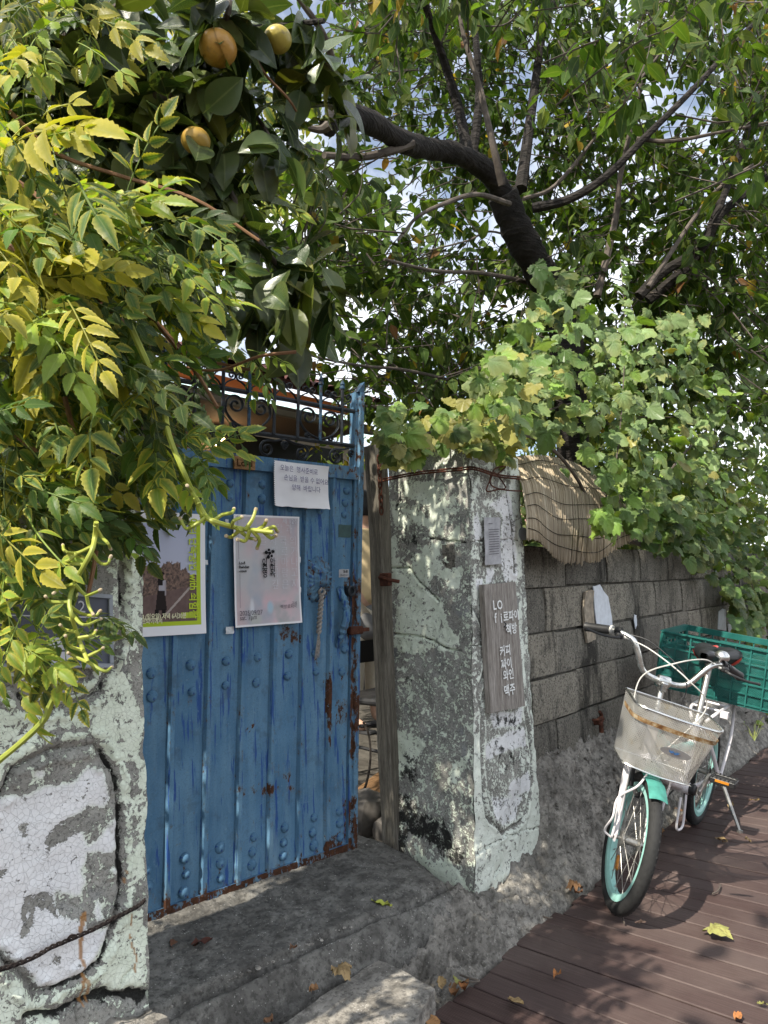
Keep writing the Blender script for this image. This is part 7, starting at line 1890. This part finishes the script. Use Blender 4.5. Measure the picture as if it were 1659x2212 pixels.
# ---------------- wild grape over the block wall
rs = np.random.default_rng(77)
grape = empty('wild_grape_vine', (3.9, 1.62, .1), 'pale green wild grape vine tumbling over the block wall above the bicycle', 'climbing plant')
for k, (p, y, r) in enumerate((([(1400, 1170), (1340, 1160), (1300, 1150), (1250, 1040), (1180, 960), (1080, 930), (960, 930), (850, 960)], 1.42, .010), ([(1390, 1168), (1420, 1080), (1460, 1000), (1560, 900), (1660, 820)], 1.45, .009), ([(1290, 1130), (1330, 1000), (1345, 850), (1350, 700), (1340, 560)], 1.38, .004), ([(1370, 880), (1376, 960), (1400, 1030), (1450, 1080), (1520, 1110), (1600, 1100)], 1.22, .0035), ([(1190, 920), (1120, 900), (1020, 905), (930, 930)], 1.5, .006), ([(1660, 1350), (1600, 1200), (1560, 1050), (1540, 900)], 1.4, .006), ([(1420, 1190), (1370, 1172), (1310, 1166)], 1.40, .016), ([(1060, 880), (1160, 890), (1240, 870), (1330, 860)], 1.46, .005))):
    limb(grape, [on(1, y + .03 * math.sin(i * 1.3 + k), *c) for i, c in enumerate(p)], r, r * .6, M['twig'] if k != 3 else M['green_stem'], 'stem', 6, 6, .1, 120 + k)
P, D, Nn, S, C, age = [], [], [], [], [], []
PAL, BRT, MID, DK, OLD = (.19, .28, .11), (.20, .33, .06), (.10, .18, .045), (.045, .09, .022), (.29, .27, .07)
def gleaf(p, c, s, a=.3, tilt=1.0):
    d = np.array([.1, -.35, -.8]) + .45 * rs.normal(size=3) * tilt
    _, tx, ty = seen((p + d / np.linalg.norm(d) * .06 * s)[None])
    if p[1] < 1.5 and inpoly(tx, ty, [(1112, 980), (1235, 985), (1290, 1050), (1290, 1220), (1130, 1190)])[0] and rs.random() < .85: return
    P.append(p); D.append(d); Nn.append(np.array([-.55, -.60, .60]) + .35 * rs.normal(size=3)); S.append(s); C.append(np.array(c) * (1 + .18 * rs.normal())); age.append(np.clip(a + .3 * rs.normal(), 0, 1))
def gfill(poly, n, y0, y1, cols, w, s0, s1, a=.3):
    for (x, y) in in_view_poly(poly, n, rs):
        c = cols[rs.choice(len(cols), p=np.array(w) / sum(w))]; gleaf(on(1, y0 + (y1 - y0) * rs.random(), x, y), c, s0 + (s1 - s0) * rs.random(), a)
main = [(1020, 800), (1080, 730), (1170, 640), (1250, 640), (1330, 690), (1400, 640), (1500, 660), (1560, 690), (1680, 700), (1680, 1130), (1590, 1110), (1480, 1060), (1400, 990), (1330, 1060), (1260, 980), (1160, 915), (1050, 915)]
gfill(main, 470, 1.16, 1.52, (PAL, BRT, MID, OLD), (5, 2.2, 3, .8), .55, 1.15)
gfill(main, 260, 1.56, 1.95, (MID, DK), (2, 7), .8, 1.2)  # back layer in darker leaf colour, painting the shaded gaps
gfill([(1380, 980), (1480, 1060), (1600, 1120), (1680, 1130), (1680, 1420), (1600, 1330), (1560, 1260), (1480, 1210), (1400, 1160), (1350, 1120)], 300, 1.30, 1.47, (MID, DK, PAL), (6, 4, 1), .75, 1.2)
gfill([(1560, 1250), (1680, 1300), (1680, 1620), (1640, 1500), (1590, 1360)], 120, 1.28, 1.44, (MID, DK), (5, 4), .8, 1.2)
gfill([(1290, 1000), (1420, 1020), (1430, 1180), (1380, 1170), (1310, 1090)], 46, 1.26, 1.40, (MID, BRT), (4, 2), .7, 1.1)
gfill([(815, 870), (900, 870), (960, 900), (1080, 910), (1100, 960), (1040, 970), (900, 970), (835, 1010), (812, 950)], 95, 1.34, 1.75, (MID, BRT, OLD, DK), (5, 3, 2, 1), .55, 1.0, .5)
gfill([(960, 870), (1110, 810), (1180, 880), (1120, 950), (980, 940)], 90, 1.38, 1.8, (OLD, MID, BRT), (3, 4, 2), .7, 1.1, .7)
gfill([(1130, 1000), (1290, 1010), (1400, 1120), (1560, 1190), (1680, 1200), (1680, 1260), (1560, 1230), (1400, 1180), (1300, 1120)], 60, 1.44, 1.60, (MID, DK), (4, 4), .8, 1.1)
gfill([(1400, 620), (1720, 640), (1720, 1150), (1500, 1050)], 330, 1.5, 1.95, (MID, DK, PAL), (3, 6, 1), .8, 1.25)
gfill([(1400, 660), (1680, 680), (1680, 1100), (1500, 1040)], 150, 1.2, 1.45, (PAL, BRT, MID), (4, 2, 3), .6, 1.1)
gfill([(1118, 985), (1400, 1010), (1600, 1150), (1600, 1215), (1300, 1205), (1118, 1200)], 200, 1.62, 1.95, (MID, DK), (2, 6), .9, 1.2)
gfill([(1150, 560), (1240, 580), (1260, 680), (1180, 700), (1140, 620)], 34, 1.6, 1.9, (MID, PAL, DK), (4, 3, 2), 1.0, 1.5)
gfill([(1050, 960), (1130, 940), (1140, 1010), (1080, 1000)], 8, 1.34, 1.42, (OLD, MID), (3, 2), .7, .9, .9)
gfill([(1150, 970), (1200, 970), (1190, 1020), (1160, 1020)], 4, 1.30, 1.38, (MID, OLD), (3, 2), .9, 1.1, .6)
for (pth, y, cc, s) in (([(1366, 860), (1372, 920), (1380, 990), (1402, 1040), (1440, 1075), (1490, 1100), (1540, 1112), (1590, 1098)], 1.20, PAL, .72), ([(1345, 560), (1350, 610), (1346, 660), (1350, 720), (1348, 790)], 1.36, PAL, .62), ([(1655, 690), (1630, 720), (1640, 760), (1600, 800)], 1.4, BRT, .7), ([(1195, 720), (1185, 745), (1170, 760), (1200, 770)], 1.5, PAL, .5), ([(1310, 1095), (1318, 1128), (1285, 1100)], 1.22, BRT, 1.05), ([(1500, 690), (1490, 740), (1520, 790)], 1.36, PAL, .7)):
    q = spline([on(1, y, *c) for c in pth], 4)
    for p in q:
        gleaf(p + rs.normal(size=3) * .012, cc, s * (.75 + .5 * rs.random()), .15); gleaf(p + rs.normal(size=3) * .02, cc, s * (.5 + .5 * rs.random()), .15)
for (x, y) in ((1585, 1290), (1600, 1310), (1590, 1330), (1610, 1345)): gleaf(on(1, 1.3, x, y), DK, 1.5, .0)
P, D, Nn, S, C, age = map(np.array, (P, D, Nn, S, C, age)); n = len(P)
protos = [leaf_lobed(.090, 400 + k, tt_, lb, cu_) for k, (lb, tt_, cu_) in enumerate(((3, 1.0, .05), (3, .7, .2), (5, 1.1, .1), (3, 1.2, .35), (5, .8, .28), (3, .5, .1), (5, 1.3, .4), (3, .9, -.15)))]
set_leaves(grape, protos, rs.integers(0, 8, n), P, frames(D, Nn), S, C, age, M['leaf_grape1'], M['leaf_grapen'])
# a few leaves low behind the rear wheel
rs = np.random.default_rng(78)
weed = empty('wall_weed', on(2, .12, 1630, 1600), 'small green weed growing at the wall foot below the crate', 'plant')
P, D, Nn, S, C, age = [], [], [], [], [], []
for k in range(16): gleaf(np.array(on(1, 1.35, 1595 + 70 * rs.random(), 1545 + 45 * rs.random())), BRT if k % 3 else OLD, .55 + .3 * rs.random(), .4, 2.0)
P, D, Nn, S, C, age = map(np.array, (P, D, Nn, S, C, age))
set_leaves(weed, protos, rs.integers(0, 8, len(P)), P, frames(D, Nn), S, C, age, M['leaf_grape1'], M['leaf_grapen'])
mb = MB()
for k in range(0, 16, 2): mb.tube(np.array([np.array(weed.location), (np.array(weed.location) + P[k]) / 2 + [0, 0, .03], P[k]]), .002, 4)
mb.build('stem', M['green_stem'], weed)

# ------------------------------------------------------------------ fallen leaves, twigs
def fallen(px_, py_, z, L, colr, label, seed, lobed=False, w=.5, curl=.5):
    r_ = np.random.default_rng(seed)
    if lobed: V, F, e, uv, T3 = leaf_lobed(L, seed, 1.0, 5, .15 + .3 * curl); fl = [F, T3]
    else: V, F, e, uv = leaf_ovate(L, L * w, 6, .35 * curl, -.35 * curl, .42); fl = [F]
    V = np.array(V); V[:, 2] += .35 * curl * np.abs(V[:, 0]) + .006 * r_.normal(size=len(V)) * curl; V[:, 2] -= V[:, 2].min()
    me = mesh_np('fallen_leaf', V, fl, True, None, {'edge': e, 'uvl': uv}); p = on(2, z, px_, py_)
    o = link('fallen_leaf', me, M['dry_leaf'], None, Vector((float(p[0]), float(p[1]), z + .004))); o.rotation_euler = (r_.normal() * .06, r_.normal() * .06, r_.random() * 6.28); o.color = (*colr, 1)
    tag(o, label, 'fallen leaf', 'fallen leaves on the ground')
TAN, ORG, BRN, YG = (.34, .24, .12), (.34, .14, .05), (.18, .10, .05), (.27, .27, .09)
f2 = lambda c: (932.6 + c[0] * .4378, 1865 + c[1] * .4378)
fz = lambda c: (795.5 + c[0] * .3141, 1755.5 + c[1] * .3141)
f3 = lambda c: (274.3 + c[0] * .4299, 1865 + c[1] * .4299)
fh = lambda c: ((2300 + c[0] * .7605) * .5486, (2900 + c[1] * .7605) * .5486)
for (p, f, z, L, cl, lb, wd, cu, lab) in (
    ((374, 680), f2, .004, .055, TAN, False, .6, .5, 'cupped tan leaf on the boards in the lower middle'),
    ((603, 580), f2, .004, .032, ORG, False, .7, .6, 'tiny orange-brown leaf on the boards beyond the cupped tan leaf'),
    ((1000, 303), f2, .004, .034, (.45, .28, .20), False, .7, .5, 'small pinkish leaf on the boards just in front of the front tyre'),
    ((1362, 340), f2, .004, .085, YG, True, .8, .7, 'crumpled yellow-green lobed leaf alone on the open boards'),
    ((1605, 702), f2, .004, .025, YG, False, .6, .4, 'tiny yellow leaf near the lower right edge of the boards'),
    ((1495, 785), f2, .004, .035, ORG, False, .6, .5, 'orange leaf at the bottom right edge of the boards'),
    ((735, 125), f2, .03, .060, BRN, True, .8, .9, 'curled brown leaf caught between boards and footing by the front wheel'),
    ((722, 150), f2, .02, .050, (.30, .15, .08), False, .6, .9, 'reddish leaf under the curled brown one by the front wheel'),
    ((680, 535), fh, .004, .070, TAN, False, .5, .6, 'long tan leaf on the boards in the shadow behind the front wheel'),
    ((720, 552), fh, .004, .030, TAN, False, .6, .5, 'small tan scrap beside the long leaf in the bicycle shadow'),
    ((410, 525), fh, .01, .070, (.36, .20, .10), False, .45, .7, 'brown leaf at the edge of the boards under the wire bracket'),
    ((375, 515), fh, .02, .040, YG, False, .6, .6, 'small green-yellow leaf at the footing under the basket strut'),
    ((850, 338), fh, .004, .060, (.48, .34, .16), False, .4, .6, 'curled golden leaf on the boards beyond the kickstand'),
    ((747, 385), fh, .004, .040, TAN, False, .7, .7, 'dry leaf on the boards between rear wheel and kickstand'),
    ((865, 555), fh, .004, .025, TAN, False, .8, .7, 'tiny round leaf on the boards right of the bicycle shadow'),
    ((515, 395), fh, .006, .040, BRN, False, .7, .7, 'brown leaf against the rear tyre'),
    ((512, 1240), fz, .0, .040, TAN, False, .7, .8, 'tan leaf in the gap at the corner of the stone slab'),
    ((555, 1225), fz, .0, .050, BRN, False, .6, .9, 'dark brown leaf in the gap between slab and boards'),
    ((610, 1230), fz, .0, .050, (.26, .13, .06), False, .6, .9, 'brown curled leaf in the gap below the footing'),
    ((650, 1215), fz, .005, .040, YG, False, .5, .6, 'yellow-green leaf in the litter at the boards corner'),
    ((675, 1195), fz, .01, .045, ORG, False, .6, .9, 'orange leaf on top of the litter at the boards corner'),
    ((415, 1415), fz, .0, .075, (.40, .22, .10), False, .55, .6, 'large tan-orange leaf at the bottom edge between slab and boards'),
    ((165, 655), fz, .15, .060, (.42, .46, .08), False, .4, .6, 'yellow-green leaf lying in the crack of the threshold step'),
    ((1050, 555), f3, .10, .060, (.34, .24, .12), True, .8, .9, 'big crumpled tan leaf between step and slab'),
    ((945, 640), f3, .08, .050, (.36, .20, .10), False, .5, .9, 'small upright brown leaf between step and slab'),
    ((845, 437), f3, .15, .040, (.34, .20, .13), False, .5, .7, 'thin brown leaf on the crack of the step'),
    ((310, 435), f3, .17, .055, (.11, .045, .035), False, .6, .9, 'dark curled leaf on the step below the gate'),
    ((265, 478), f3, .16, .050, (.12, .06, .04), False, .5, .9, 'small dark leaf on the step beside the curled one'),
    ((120, 505), f3, .16, .050, (.36, .30, .14), False, .7, .6, 'pale leaf on the step at the corner of the near pillar'),
    ((730, 775), f3, .08, .045, (.26, .14, .08), False, .5, .9, 'brown leaf scrap at the bottom between step and slab')):
    fallen(*f(p), z, L, cl, lab, int(p[0] * 7 + p[1] * 13) % 9973, lb, wd, cu)
for (a, b, c, lab) in ((f2((1425, 105)), f2((1412, 135)), f2((1385, 150)), 'thin curved twig lying on the boards beyond the lobed leaf'), (f2((940, 258)), f2((946, 280)), f2((950, 295)), 'tiny twig on the boards before the front tyre'), (fz((605, 1172)), fz((690, 1165)), fz((770, 1160)), 'dry twig lying along the end of the boards'), (fz((630, 1115)), fz((700, 1140)), fz((760, 1152)), 'thin straight twig crossing onto the footing by the boards'), (fz((1205, 715)), fz((1240, 725)), fz((1265, 722)), 'short stick poking out at the edge of the boards')):
    mb = MB(); mb.tube(spline([on(2, .012, *q) for q in (a, b, c)], 5), .003, 5); tag(mb.build('twig', M['twig']), lab, 'twig', 'twigs on the ground')
# pebbles and flaked paint in the crack of the step
rs = np.random.default_rng(91); mb = MB()
for k in range(60):
    x = .95 + 1.02 * rs.random(); y = 1.622 - .14 * (x - .986) + .010 * rs.normal(); r_ = .003 + .006 * rs.random() ** 2
    if rs.random() < .3: y += .15 * rs.random()
    mb.lathe([(r_ * .5, 0), (r_, r_ * .5), (r_ * .4, r_)], (x, y, .146), (.2 * rs.normal(), .2 * rs.normal(), 1), 6)
tag(mb.build('pebbles', M['slab']), kind='stuff')
